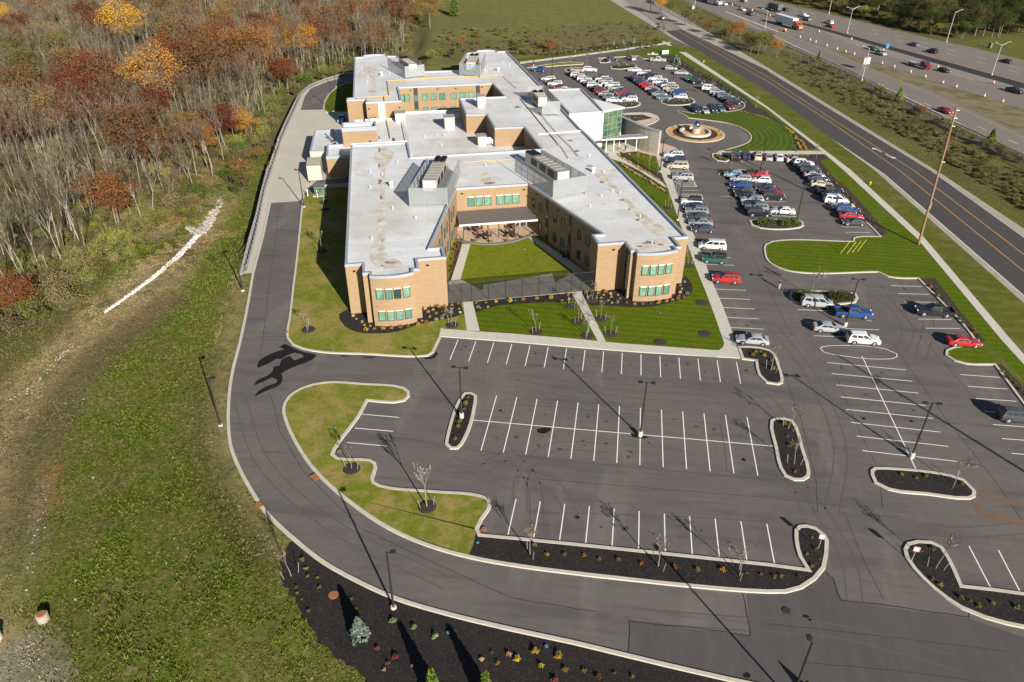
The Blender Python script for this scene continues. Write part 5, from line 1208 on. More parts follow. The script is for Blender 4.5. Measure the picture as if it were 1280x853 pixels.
row([(1021.5, 378, 'minivan', 'silver', 0)], 'parked beside the green hedge island, a blue pickup behind', 'cars near the hedge island')
row([(1066.5, 391, 'pickup', 'blue', 0)], 'parked beside the lamp post below the hedge island', 'cars near the hedge island')
row([(1036.5, 409.5, 'sedan', 'silver', 0)], 'alone in a bay left of the hedge island lamp', 'cars near the hedge island')
row([(1079, 424, 'suv', 'white', 0)], 'parked just above the painted oval on the asphalt', 'cars near the hedge island')
row([(1167.5, 389, 'pickup', 'black', 180)], 'parked alone against the street side mulch bed', 'cars on the street side')
row([(1205, 427, 'sedan', 'red', 0)], 'parked above the small grass tongue at the right edge', 'cars on the street side')
row([(1273, 520.5, 'suv', 'charcoal', 0)], 'cut by the right edge among empty bays', 'cars on the street side')
row([(674, 87.3, 'suv', 'blue')], 'parked behind the far right roof edge near the drive', 'cars behind the building')
row([(685.5, 98.5, 'wagon', 'white'), (690.5, 102, 'sedan', 'charcoal'), (694, 105, 'suv', 'white'), (699, 108.5, 'sedan', 'maroon'), (704, 111.7, 'sedan', 'white')], 'the back wall row', 'cars behind the building')
row([(718, 91.8, 'sedan', 'charcoal'), (722, 94.2, 'suv', 'white'), (726.5, 96.5, 'sedan', 'silver'), (730.5, 99, 'suv', 'white'), (734.5, 101.5, 'sedan', 'white'), (738.5, 104, 'sedan', 'grey'), (743, 107, 'suv', 'white'), (747.5, 110.3, 'sedan', 'navy'), (752, 113.5, 'suv', 'maroon'), (757.5, 117.5, 'sedan', 'silver'), (763, 121.5, 'sedan', 'teal'), (767.5, 125.2, 'sedan', 'white')], 'first far double row left', 'cars in the far double rows', 0)
row([(737.5, 87.3, 'suv', 'white')], 'standing alone at the head of the first far row', 'cars in the far double rows', 0)
row([(721.5, 87.7, 'sedan', 'gold', 0)], 'at the small island heading the first far row', 'cars in the far double rows')
row([(748.5, 97, 'suv', 'charcoal'), (753, 99.2, 'suv', 'white'), (757, 101.5, 'suv', 'silver'), (761, 104, 'sedan', 'white'), (765.5, 107, 'suv', 'white'), (769.5, 110, 'sedan', 'silver'), (774, 113.5, 'sedan', 'black'), (779.5, 117.5, 'suv', 'red'), (783, 120.8, 'suv', 'navy'), (787, 124, 'suv', 'white')], 'first far double row right', 'cars in the far double rows', 180)
row([(793.5, 96.8, 'sedan', 'black'), (797, 99, 'hatchback', 'maroon'), (800.5, 101.2, 'suv', 'charcoal'), (804, 103.4, 'sedan', 'navy'), (807.8, 105.9, 'sedan', 'red'), (811.5, 108.3, 'coupe', 'red'), (815.5, 111.3, 'sedan', 'silver'), (819.7, 114.2, 'sedan', 'black'), (824.3, 117.6, 'sedan', 'grey'), (830, 122, 'sedan', 'teal')], 'second far double row left', 'cars in the far double rows', 0)
row([(805, 91.8, 'suv', 'white'), (811.5, 94.7, 'pickup', 'black'), (819, 98.6, 'suv', 'white'), (825, 102.8, 'minivan', 'white'), (829.5, 105.6, 'sedan', 'charcoal'), (835.5, 107.2, 'suv', 'white'), (838.5, 110.4, 'minivan', 'beige'), (843, 113.4, 'sedan', 'silver'), (848, 116.2, 'suv', 'blue'), (850.5, 120.8, 'hatchback', 'white')], 'second far double row right', 'cars in the far double rows', 180)
row([(765, 74, 'sedan', 'navy', 30)], 'beside the small kerbed bed at the far drive', 'cars in the far lot')
row([(788.5, 73, 'suv', 'silver', 120)], 'angled in the far striped bays', 'cars in the far lot')
row([(822.5, 75, 'pickup', 'silver', 0)], 'at the corner of the far street bed', 'cars in the far lot')
row([(793.5, 87.6, 'sedan', 'white', 180)], 'alone beside the narrow hedge island of the far lot', 'cars in the far lot')
row([(838.8, 85.3, 'hatchback', 'silver'), (851.5, 91, 'sedan', 'silver'), (865.3, 98.4, 'wagon', 'green'), (872.3, 102.5, 'jeep', 'black'), (887.3, 110.4, 'minivan', 'white'), (896.5, 115.3, 'suv', 'silver'), (901.5, 118.2, 'sedan', 'white'), (906.5, 120.9, 'suv', 'teal'), (911.5, 124.2, 'sedan', 'charcoal'), (917.5, 127.8, 'suv', 'black')], 'the far street row', 'cars along the far street bed', 0)
row([(869.5, 136.6, 'minivan', 'navy'), (880.6, 138, 'sedan', 'silver'), (890, 136.5, 'suv', 'navy'), (900.5, 136, 'sedan', 'teal'), (911, 133.8, 'suv', 'maroon')], 'the circle corner row', 'cars facing the circle lawn', 285)
row([(426.8, 148.3, 'sedan', 'lightblue', 280)], 'in the shade of the service yard', 'cars behind the building')
# street and highway traffic
HD = math.atan2(*(reversed((G(1280, 122)-G(1055, 53)).to_2d()[:])))
SD = math.atan2(*(reversed((G(1142, 213)-G(960, 96.6)).to_2d()[:])))
def drive(px, kind, col, head, lab): p = G(px[0], px[1], .6); place_car(kind, col, p.x, p.y, head, col+' '+NICE[kind]+' '+lab, 'traffic')
drive((827, 23), 'suv', 'black', SD+math.pi, 'driving alone on the street beside the field')
drive((1181.5, 138.3), 'sedan', 'red', HD, 'driving down the exit ramp past the guardrail')
drive((1268.5, 113.7), 'pickup', 'black', HD, 'on the highway at the right edge by orange barrels')
drive((1180, 88), 'sedan', 'black', HD, 'following the maroon flatbed along the pale strip')
drive((1101, 67), 'suv', 'silver', HD, 'beside the blue highway sign in the near lanes')
drive((1090.5, 60.8), 'sedan', 'green', HD, 'just ahead of the tall ramp lamp on the pale strip')
drive((1142, 55.6), 'sedan', 'teal', HD+math.pi, 'in the far lanes left of a black SUV')
drive((1165, 64.3), 'suv', 'black', HD+math.pi, 'in the far lanes nearest the dark strip')
drive((1257.5, 76.5), 'sedan', 'charcoal', HD+math.pi, 'passing the tall twin lamp at the highway far edge')
drive((1036, 28.3), 'suv', 'white', HD+math.pi, 'in the far lanes beside a red car')
drive((1037.5, 32.7), 'sedan', 'red', HD+math.pi, 'in the far lanes overlapping a white SUV')
drive((1004.5, 20), 'pickup', 'white', HD+math.pi, 'in the far lanes above the orange truck cab')
drive((1008.5, 24.2), 'suv', 'teal', HD+math.pi, 'in front of the white pickup above the orange cab')
drive((980.5, 12), 'sedan', 'black', HD+math.pi, 'behind the box truck in the far lanes')
drive((905, 5.2), 'suv', 'white', HD, 'right behind the grey truck at the top edge')
drive((927.7, 11.8), 'sedan', 'white', HD, 'in the near lanes ahead of a dark SUV')
drive((937.5, 17.5), 'suv', 'charcoal', HD, 'in the near lanes close to the white sedan')
drive((929.5, 1.2), 'suv', 'grey', HD+math.pi, 'at the top edge in the far lanes')
def truck(px, head, label, kind, cab='orange', boxc='white'):
    p = G(px[0], px[1], 0)
    t = empty(kind, (p.x, p.y, 0), head, label, 'truck', 'trucks on the highway')
    def wheels(xs_):
        for x in xs_:
            for s in (1, -1):
                mb = MB(); mb.tube((x, s*.75, .5), (x, s*1.25, .5), .5, n=14); wh = mb.build('wheel', MAT['tyre'], t)
                mb = MB(); mb.tube((x, s*1.24, .5), (x, s*1.27, .5), .28, n=10); mb.build('rim', MAT['rim'], wh)
    if kind == 'semi_truck':
        mb = MB(); mb.box((-3.2, 0, 2.65), (13.6, 2.6, 2.8)); mb.build('trailer', MAT['truck_box'], t)
        mb = MB(); mb.box((-3, 0, 1.08), (13, 1.2, .28)); mb.box((5.5, 0, .95), (5.5, 1.1, .4)); mb.build('chassis', MAT['trim'], t)
        mb = MB(); mb.add([(4.3, s*1.2, z) for z in (.8, 3.4) for s in (1, -1)]+[(6.6, s*1.2, z) for z in (.8, 2.9) for s in (1, -1)]+[(8.2, s*1.0, z) for z in (.8, 1.9) for s in (1, -1)]+[(6.9, s*1.15, 1.95) for s in (1, -1)],
            [(0, 1, 3, 2), (2, 3, 7, 6), (0, 2, 6, 4), (1, 5, 7, 3), (6, 7, 13, 12), (12, 13, 11, 10), (8, 10, 11, 9), (4, 6, 12, 10, 8), (5, 9, 11, 13, 7), (0, 4, 8, 9, 5, 1)])
        mb.build('cab', PAINT[cab], t)
        mb = MB(); mb.add([(6.66, 1.05, 2.85), (6.66, -1.05, 2.85), (6.93, -1.05, 2.05), (6.93, 1.05, 2.05)], [(0, 3, 2, 1)]); mb.build('windscreen', MAT['car_glass'], t)
        mb = MB(); mb.box((8.22, 0, 1.1), (.12, 1.5, .9)); mb.build('grille', MAT['rim'], t)
        wheels([-8.6, -7.4, 4.6, 3.4, 7.2])
    elif kind == 'flatbed_truck':
        mb = MB(); mb.box((-1.6, 0, 1.2), (6.6, 2.4, .22)); mb.box((1.6, 0, 1.7), (.15, 2.3, .9)); mb.build('bed', MAT['steel'], t)
        mb = MB(); mb.add([(1.9, s*1.1, z) for z in (.7, 2.6) for s in (1, -1)]+[(3.4, s*1.05, z) for z in (.7, 2.55) for s in (1, -1)]+[(4.9, s*.9, z) for z in (.7, 1.6) for s in (1, -1)]+[(3.75, s*1.0, 1.75) for s in (1, -1)],
            [(0, 1, 3, 2), (2, 3, 7, 6), (0, 2, 6, 4), (1, 5, 7, 3), (6, 7, 13, 12), (12, 13, 11, 10), (8, 10, 11, 9), (4, 6, 12, 10, 8), (5, 9, 11, 13, 7), (0, 4, 8, 9, 5, 1)])
        mb.build('cab', PAINT[cab], t)
        mb = MB(); mb.add([(3.46, .95, 2.48), (3.46, -.95, 2.48), (3.78, -.92, 1.85), (3.78, .92, 1.85)], [(0, 3, 2, 1)]); mb.build('windscreen', MAT['car_glass'], t)
        mb = MB(); mb.box((-.5, 0, .8), (8.5, .9, .35)); mb.build('chassis', MAT['trim'], t); wheels([-3.2, 3.9])
    else:
        mb = MB(); mb.box((-1.4, 0, 2.2), (8.4, 2.5, 2.4)); mb.build('box_body', MAT['truck_tarp'], t)
        mb = MB(); mb.box((3.9, 0, 1.75), (2.0, 2.3, 2.1), taper=.88); mb.build('cab', PAINT[cab], t)
        mb = MB(); mb.box((4.86, 0, 2.1), (.08, 1.8, .7)); mb.build('windscreen', MAT['car_glass'], t)
        mb = MB(); mb.box((0, 0, .85), (9.6, 1, .35)); mb.build('chassis', MAT['trim'], t); wheels([-4, -2.8, 3.9])
MAT['truck_box'] = M('truck_box', (.62, .63, .66), .5, coord='obj'); MAT['truck_tarp'] = M('truck_tarp', (.06, .06, .062), .6, coord='obj', layers=[(.6, .4, .6, (.2, .2, .2), .6)])
truck((986.5, 34.2), HD, 'semi truck with long pale trailer and bright orange cab', 'semi_truck', 'orange')
truck((890, 5), HD, 'semi truck with grey trailer and white cab at the top edge', 'semi_truck', 'white')
truck((1147.5, 84.2), HD, 'maroon flatbed tow truck with an empty deck among the barrels', 'flatbed_truck', 'maroon')
truck((966, 13.5), HD+math.pi, 'dark bodied truck with a pale cab in the far lanes', 'box_truck', 'white')

# ------------------------------------------------------------------ lamp posts
def lamp_post(base, h, twin, label, ang=0.0, zb=.02, foot=.75, world=None, lean=None):
    p = world or G(base[0], base[1], zb)
    t = empty('lamp_post', p, ang, label, 'lamp post', 'parking lot lamp posts')
    mb = MB(); mb.lathe((0, 0, 0), [(0, 0), (.30, 0), (.30, foot-.05), (.26, foot), (0, foot)], 16); mb.build('footing', MAT['concrete'], t, smooth=40)
    mb = MB(); mb.tube((0, 0, foot), (0, 0, h), .115, .09, n=8); mb.build('pole', MAT['lamp_bronze'], t)
    mb = MB(); L_ = .55 if twin else .35
    for s in ((1, -1) if twin else (1,)): mb.box((s*L_/2, 0, h-.06), (L_, .07, .07))
    mb.build('arm', MAT['lamp_bronze'], t)
    for s in ((1, -1) if twin else (1,)):
        mb = MB(); mb.box((s*(L_+.22), 0, h-.04), (.52, .40, .15)); hd = mb.build('lamp_head', MAT['lamp_bronze'], t)
        mb = MB(); mb.box((s*(L_+.22), 0, h-.125), (.36, .28, .02)); mb.build('lens', MAT['lens'], hd)
    return t
lamp_post((800, 545), 8.3, True, 'twin headed lamp post on white footing in the middle of the central bays')
lamp_post((1139, 572), 8.3, True, 'twin headed lamp post on white footing at the end of the right painted bays')
lamp_post((577, 522), 7.9, True, 'twin headed lamp post in the narrow mulch island left of the bays', zb=.1)
lamp_post((492, 760), 7.8, False, 'single lamp post at the edge of the black mulch by the drive', R(20), foot=.25)
lamp_post((276, 533), 7.6, False, 'single lamp post in the meadow left of the curving drive', R(10), foot=.3, zb=-.2)
lamp_post((303.5, 364), 7.3, False, 'single lamp post near the lower end of the retaining wall', R(0), foot=.25, zb=-.1)
lamp_post((1056, 408), 8.3, True, 'twin headed lamp post beside the blue pickup and hedge island')
lamp_post((995, 279), 8.3, False, 'lamp post in the hedge island beside the white sedan', R(0), zb=.1, foot=.5)
pt = G(1015, 804.5, 8.0); lamp_post(None, 8.0, False, 'lamp post at the bottom edge with only its upper half in view', R(100), world=Vector((pt.x, pt.y, .02)), foot=.5)
lamp_post((825, 215.5), 8.0, False, 'lamp post on the walk near the end of the curved stone wall', R(0), foot=.3)
lamp_post((846.7, 275.7), 8.2, False, 'lamp post on the walk beside the marked accessible bays', R(0), foot=.3)
lamp_post((950, 215), 8.0, False, 'lamp post in front of the striped lawn behind parked cars', R(0), foot=.3)
lamp_post((380.2, 258.8), 8.0, False, 'lamp post where the asphalt drive meets the concrete yard', R(180), foot=.2, zb=.1)
lamp_post((416.6, 139.5), 8.0, False, 'lamp post in the sunlit grass wedge behind the yard', R(180), foot=.2, zb=.1)
lamp_post((419.8, 108.8), 8.0, False, 'lamp post at the shaded bend of the drive behind the building', R(180), foot=.2, zb=.1)
lamp_post((344.8, 194.7), 8.0, False, 'lamp post beside the guardrail between the two retaining walls', R(180), foot=.2)
lamp_post((689.8, 96), 8.0, False, 'lamp post among the cars close behind the building', R(0), foot=.3)
lamp_post((666.8, 82), 8.0, False, 'lamp post on the verge behind the far roof corner', R(0), foot=.3)
lamp_post((718, 70.3), 8.0, False, 'lamp post on the far side of the entry drive by the field', R(0), foot=.3)
lamp_post((783.3, 81.8), 8.0, False, 'lamp post in the narrow hedge island of the far lot', R(0), foot=.3)
lamp_post((810.8, 90.8), 8.0, False, 'lamp post at the head of the second far double row', R(0), foot=.3)
lamp_post((841.2, 103), 8.0, False, 'lamp post between the second far row and the street row', R(0), foot=.3)
# tall galvanised highway lamps
def tall_lamp(base, top, arms, label, h=None):
    p = G(base[0], base[1], 0); best = None
    for k in range(60, 200):
        z = k/10; d, _ = 0, 0
        q = p+Vector((0, 0, z)); v = np.array(q)-_c; zz = v@_fw; py = 426.5-F*(v@_u)/zz
        if best is None or abs(py-top) < best[0]: best = (abs(py-top), z)
    h = best[1]
    t = empty('highway_lamp', p, HD, label, 'lamp post', 'tall lamps along the highway')
    mb = MB(); mb.tube((0, 0, 0), (0, 0, h), .16, .09, n=8); mb.build('pole', MAT['galv'], t)
    for s in arms:
        mb = MB(); mb.tube((0, 0, h), (0, s*2.6, h+1.0), .07, .05, n=6); ar = mb.build('arm', MAT['galv'], t)
        mb = MB(); mb.box((0, s*2.9, h+1.02), (.35, .9, .18)); mb.build('lamp_head', MAT['galv'], ar)
    mb = MB(); mb.box((0, 0, .2), (.5, .5, .4)); mb.build('footing', MAT['concrete'], t)
tall_lamp((1059, 41.5), 12, (1, -1), 'twin armed tall lamp in the median before the dark trees')
tall_lamp((1183, 52.7), 16, (1,), 'single armed tall lamp at the far highway edge by dark trees')
tall_lamp((1239.5, 94), 57, (1, -1), 'twin armed tall lamp in the median near the right edge')
tall_lamp((1077, 101), 61, (-1,), 'single armed tall lamp behind the guardrail with sign plates')
tall_lamp((1036, 17.5), -8, (1,), 'tall lamp at the far highway edge cut by the top edge')
tall_lamp((955.5, 40), 14, (-1,), 'single armed tall lamp left of the orange truck cab')
tall_lamp((868, 10.5), -8, (-1,), 'tall lamp with a control cabinet at the top edge')
p = G(865.5, 11.5, 0); tag(MB().box((0, 0, .8), (1.2, .8, 1.6), HD).build('control_cabinet', MAT['steel'], loc=p), 'grey control cabinet at the foot of a highway lamp', 'cabinet')
p = G(1237, 60, 0); tag(MB().box((0, 0, .9), (1.2, .9, 1.8), HD).box((0, 0, 1.85), (1.3, 1.0, .1), HD).build('control_cabinet', MAT['green_box'], loc=p), 'dark green cabinet on the grass beyond the highway', 'cabinet')
# sign plates
def post_sign(px, zt, size, m_, label, rz, posts=1, border=None, zb=0, cat='sign'):
    p = G(px[0], px[1], zb); t = empty('road_sign', p, rz, label, cat)
    for k in range(posts):
        x = (k-(posts-1)/2)*size[0]*.7; mb = MB(); mb.tube((x, .05, 0), (x, .05, zt), .04, n=6); mb.build('post', MAT['galv'], t)
    mb = MB(); mb.box((0, 0, zt-size[1]/2), (size[0], .04, size[1])); pn = mb.build('panel', MAT[m_], t)
    if border:
        mb = MB(); a, b = size
        for dx, dz, w_, h_ in ((0, a*0+b/2-.05, a, .1), (0, -b/2+.05, a, .1), (a/2-.05, 0, .1, b-.2), (-a/2+.05, 0, .1, b-.2)): mb.box((dx, -.028, zt-b/2+dz), (w_, .02, h_))
        mb.build('border', MAT[border], pn)
    return t
post_sign((1081, 88), 4.2, (2.6, 2.2), 'steel', 'pair of pale grey sign plates on posts behind the guardrail', HD+math.pi/2, 2)
post_sign((1108, 64), 2.6, (1.2, 1.6), 'blue', 'small blue sign in the highway median strip', HD+math.pi/2)
for a, lab in (((1027.5, 672.5), 'white sign with a red edge on the rounded tip of the long island'), ((1145.5, 688), 'white sign with a red edge in the mulch of the lower right island')):
    q = G(a[0], a[1], 1.75); w2 = Vector((q.x, q.y, .1))
    t = post_sign((0, 0), 2.1, (.62, .62), 'white', lab, R(-6), border='sign_red'); t.location = w2
for a, lab in (((845.5, 237), 'small blue parking sign at the upper marked bay'), ((848, 243), 'small blue parking sign at the lower marked bay')):
    post_sign(a, 1.9, (.35, .5), 'blue', lab, R(90), zb=.1)
# orange barrels
bp = MB(); prof = [(0, 0), (.36, 0), (.36, .12), (.26, .14), (.25, .38)]
for z0, m_ in ((.14, 0), (.36, 1), (.56, 0), (.74, 1), (.92, 0)): bp.lathe((0, 0, z0), [(.27-z0*.05, 0), (.27-(z0+.2)*.05, .2)], 12, m_)
bp.lathe((0, 0, 0), [(0, 0), (.38, 0), (.38, .1), (.27, .14)], 12, 2); bp.lathe((0, 0, 1.1), [(.22, 0), (.1, .06), (0, .06)], 12, 0)
barrel0 = bp.build('traffic_barrel', [MAT['orange'], MAT['white'], MAT['black']]); barrel0.scale = (1.0, 1.0, 1.0)
bl = [(1000, 48), (1012.5, 51.5), (1019.5, 54.2), (1033.2, 58.6), (1046.2, 63), (1057, 66.3), (1067.5, 69.3), (1085, 75), (1102.5, 80.7), (1117.5, 85.3), (1138, 91.5), (1156.2, 97.5), (1178.2, 105), (1195, 110.2), (1230, 121.5), (1253, 128.5), (1023.7, 41.2), (1064, 50.5), (1103.7, 64.7), (1172, 85), (1241.7, 105), (915, 7.5), (940, 14.2), (962.5, 21)]
for i, b_ in enumerate(bl):
    o = barrel0 if i == 0 else barrel0.copy()
    if i: COL.objects.link(o)
    o.location = G(b_[0], b_[1], .02); tag(o, 'orange and white striped traffic barrel standing along the highway lanes', 'barrel', 'traffic barrels')
for px in ((980.5, 40), ):
    p = G(*px, 0); t = empty('barrier_trailer', p, HD, 'orange and white work barrier at the gore of the ramp', 'barrier')
    mb = MB(); mb.box((0, 0, .5), (1.8, .6, .5)); mb.build('board', MAT['orange'], t); mb = MB(); mb.box((0, 0, 1.0), (1.6, .5, .3)); mb.build('panel', MAT['white'], t); mb = MB(); mb.box((0, 0, .12), (1.2, 1.2, .24)); mb.build('base', MAT['black'], t)

# ------------------------------------------------------------------ rails, walls, fences
def rail(px, label, name, step=2.0, post='post_wood', z=0.0, side=.25, rz=.70):
    P = smooth([G(x, y, z).to_2d() for x, y in px], closed=False, step=2.0)
    o_ = P[0]; t = empty(name, (o_.x, o_.y, z), 0, label, 'guardrail')
    Q = [Vector((p.x-o_.x, p.y-o_.y)) for p in P]; Qo = offset(Q, .16, False)
    mb = MB()
    for a, b in zip(Q, Q[1:]):
        d = b-a; m_ = (a+b)/2; rzz = math.atan2(d.y, d.x)
        for dz in (-.1, .1): mb.box((m_.x, m_.y, rz+dz), (d.length+.03, .09, .14), rzz)
        mb.box((m_.x, m_.y, rz), (d.length+.03, .04, .1), rzz)
    mb.build('rail', MAT['galv'], t)
    acc = 0; n = 0
    for i in range(len(Qo)-1):
        a, b = Qo[i], Qo[i+1]; L_ = (b-a).length
        while acc <= L_ and n < 100:
            q = a.lerp(b, acc/L_) if L_ > 0 else a
            mb = MB(); mb.box((q.x, q.y, .42), (.2, .24, .84)); mb.build('post', MAT[post], t); acc += step; n += 1
        acc -= L_
rail([(309.5, 336), (320.5, 295), (331.8, 240), (341.8, 209), (347.5, 192), (353, 175), (360.5, 158), (370.3, 136), (378.5, 117.8), (385.5, 111), (400, 104.3), (424, 96.6), (445, 93)], 'steel guardrail on wooden posts along the concrete service yard edge', 'guardrail', 2.0)
rail([(868, 8.4), (915, 29.6), (960, 48.2), (1065, 93.2), (1160, 140.7), (1280, 198.4), (1400, 257)], 'steel guardrail between the exit ramp and the scrubby bank', 'guardrail', 3.4)
def ret_wall(px, label, h=3.2):
    P = smooth([G(x, y, 0).to_2d() for x, y in px], closed=False, step=2); o_ = P[0]
    A, B = offset(P, 0.0, False), offset(P, -.5, False); mb = MB()
    for i in range(len(P)-1):
        mb.prism([(A[i].x-o_.x, A[i].y-o_.y), (B[i].x-o_.x, B[i].y-o_.y), (B[i+1].x-o_.x, B[i+1].y-o_.y), (A[i+1].x-o_.x, A[i+1].y-o_.y)], -h-.8, .10)
    tag(mb.build('retaining_wall', MAT['block_wall'], loc=(o_.x, o_.y, 0)), label, 'wall')
ret_wall([(299, 343.5), (311, 297), (319, 270), (326, 239), (334, 209)], 'lower grey block retaining wall holding the edge of the drive')
ret_wall([(346.4, 175), (355, 155), (366.5, 131), (376.5, 114.5), (388, 107), (402, 102), (425, 95)], 'upper grey block retaining wall curving round the service yard')
# court fence
def screen_fence(pts, h, label, mat, postm, name, z=.1, pr=.05, toprail=True, cat='fence', skip=()):
    P = [Vector((p.x, p.y, 0)) for p in pts]; o_ = P[0].copy(); t = empty(name, (o_.x, o_.y, z), 0, label, cat)
    for i, p in enumerate(P):
        q = p-o_; mb = MB(); mb.tube(q, q+Vector((0, 0, h)), pr, n=6); mb.build('post', MAT[postm], t)
    for i, (a, b) in enumerate(zip(P, P[1:])):
        a = a-o_; b = b-o_
        mb = MB(); mb.add([(a.x, a.y, .05), (b.x, b.y, .05), (b.x, b.y, h-.03), (a.x, a.y, h-.03)], [(0, 1, 2, 3)]); pn = mb.build('mesh_panel', MAT[mat], t)
        if toprail:
            mb = MB(); mb.tube((a.x, a.y, h), (b.x, b.y, h), pr*.8, n=5); mb.tube((a.x, a.y, h*.52), (b.x, b.y, h*.52), pr*.5, n=5); mb.build('rail', MAT[postm], pn)
    return t
screen_fence([G(x, y, .1) for x, y in [(560.5, 380.5), (577, 378.3), (589.5, 377.4), (611, 375.1), (631.7, 373.3), (652.5, 371.4), (673.5, 369.5), (694, 367.6), (713.6, 365.7), (725.6, 364.6), (742.6, 363)]], 3.5, 'tall black mesh fence closing the courtyard between the wings', 'dark_mesh', 'black', 'mesh_fence')
fp = smooth([G(x, y, 0).to_2d() for x, y in [(820, 6), (845, 20), (868, 31), (891, 40.5), (908, 49), (934, 62.7), (955, 66), (975, 69.5), (1000, 77), (1020, 84.5), (1060, 102), (1102.5, 122.5), (1150, 147), (1195, 172.5), (1280, 211), (1330, 236)]], closed=False, step=4)
pp = [fp[0]]; 
for q in fp[1:]:
    if (q-pp[-1]).length > 3.6: pp.append(q)
screen_fence(pp[:98], 2.1, 'long galvanised chain link fence between street and highway', 'chainlink', 'galv', 'chain_link_fence', z=-.03, pr=.045)

# ------------------------------------------------------------------ poles and wires
ub, ut = G(1148, 306, .1), G(1196, 135, 24.0)
up = empty('utility_pole', ub, 0, 'tall brown wooden utility pole leaning right beside the street walk', 'pole')
d = ut-ub
mb = MB(); mb.tube((0, 0, 0), d, .24, .15, n=12); mb.build('pole', MAT['wood_pole'], up, smooth=50)
for k in (.985, .93, .875, .62):
    mb = MB(); q = d*k; mb.tube((q.x, q.y-.15, q.z), (q.x+.55, q.y-.15, q.z), .06, n=6); mb.build('insulator', MAT['white'], up)
mb = MB(); mb.box((d.x*.3+.2, d.y*.3-.2, d.z*.3), (.12, .12, 1.2)); mb.build('sleeve', MAT['galv'], up)
def wire(a, b, name, label, sag=0, r=.018, cat='cable', group=None):
    mb = MB(); n = 14 if sag else 1; pr = None
    for k in range(n+1):
        q = a.lerp(b, k/n); q.z -= sag*4*(k/n)*(1-k/n); q = q-a
        if pr is not None: mb.tube(pr, q, r, n=4, caps=False)
        pr = q
    o = mb.build(name, MAT['wire'], loc=a); return tag(o, label, cat, group)
for i, (g0, g1) in enumerate([((1050.5, 317), (1061, 303.7)), ((1058.7, 317.3), (1070, 303.7)), ((1065, 316.3), (1076.3, 303.7)), ((1071.7, 314.3), (1085.7, 299.5))]):
    a = G(*g0, .1); e_ = ub+d*(.985-.055*i)
    wire(a, e_, 'guy_wire', 'thin steel guy wire from the grass up to the leaning pole', 0, .006, group='guy wires of the utility pole')
    u_ = (e_-a).normalized()
    mb = MB(); mb.tube((0, 0, 0), u_*2.6, .04, n=7); tag(mb.build('guy_guard', MAT['yellow'], loc=a), 'yellow plastic guard sleeve on a guy wire in the mown verge', 'guard', 'yellow guy guards')
for k, (x1, y1) in zip((.985, .93, .875), ((1420, 176), (1420, 198), (1420, 216))):
    a = ub+d*k+Vector((.5, 0, 0)); b = G(x1, y1, a.z+.5); wire(a, b, 'power_line', 'thin overhead power line running right from the leaning pole', 0.5, .008, group='overhead power lines')
tip = G(1045, 443); L2 = 24/math.tan(SUN_EL); b2 = Vector((tip.x+.588*L2, tip.y-.809*L2, .05))
u2 = empty('utility_pole', b2, R(60), 'second wooden utility pole with crossarms whose shadow crosses the right bays', 'pole')
mb = MB(); mb.tube((0, 0, 0), (0, 0, 24), .24, .15, n=12); mb.build('pole', MAT['wood_pole'], u2)
for z in (20.8, 9.2): mb = MB(); mb.box((0, .2, z), (2.6, .14, .16)); mb.build('crossarm', MAT['wood_pole'], u2)

# ------------------------------------------------------------------ fountain, sign, small things
f = empty('fountain', (fc.x, fc.y, .11), 0, 'polished steel ball on a stone pedestal inside a pale ring wall', 'fountain')
mb = MB(); mb.lathe((0, 0, 0), [(4.15, 0), (4.15, .55), (3.55, .55), (3.55, 0)], 40); mb.build('ring_wall', MAT['walk'], f, smooth=30)
mb = MB(); mb.lathe((0, 0, 0), [(3.5, .03), (0, .03)], 40); mb.build('basin_floor', MAT['gold_mulch'], f)
mb = MB(); mb.lathe((.15, 0, 0), [(1.15, 0), (1.15, 1.15), (1.02, 1.25), (0, 1.25)], 28); mb.build('pedestal', MAT['stone'], f, smooth=30)
mb = MB(); mb.lathe((.15, 0, 2.2), [(1.0*math.sin(t), -1.0*math.cos(t)) for t in np.linspace(0.001, math.pi-.001, 17)], 32); mb.build('ball', MAT['chrome'], f, smooth=True)
mb = MB(); mb.box((-2.2, 3.2, .5), (1.7, .9, .9)); mb.build('plaque_block', MAT['stone'], f)
for k, a in enumerate(np.linspace(.3, 6.0, 6)): tag(MB().tube((0, 0, 0), (0, 0, .5), .08, n=8).box((0, 0, .52), (.22, .22, .1)).build('ground_light', MAT['dark_metal'], loc=(fc.x+(fr-1.1)*math.cos(a), fc.y+(fr-1.1)*math.sin(a), .11)), 'small dark ground light in the golden gravel ring of the fountain', 'light', 'ground lights round the fountain')
p = G(831, 68, 0); t = empty('monument_sign', (p.x, p.y, .08), R(35), 'low white monument sign at the far street entrance', 'sign')
mb = MB(); mb.box((0, 0, .15), (3.0, .8, .3)); mb.build('plinth', MAT['stone'], t); mb = MB(); mb.box((0, 0, .8), (2.7, .5, 1.0)); mb.build('panel', MAT['white'], t)
p = G(816, 68.3, 0); tag(MB().prism([(-2, -1.1), (2, -1.1), (2, 1.1), (-2, 1.1)], 0, .15).box((0, 0, .4), (.8, .4, .5)).build('vault_slab', MAT['walk'], loc=(p.x, p.y, .08)), 'pale concrete slab in the grass beside the monument sign', 'slab')
def hydrant(px, label):
    p = G(*px, .1); mb = MB(); mb.lathe((0, 0, 0), [(0, 0), (.2, 0), (.2, .06), (.13, .08), (.13, .55), (.17, .57), (.15, .7), (.05, .8), (0, .82)], 12); mb.tube((-.25, 0, .45), (.25, 0, .45), .07, n=8)
    tag(mb.build('fire_hydrant', MAT['yellow'], loc=p), label, 'hydrant')
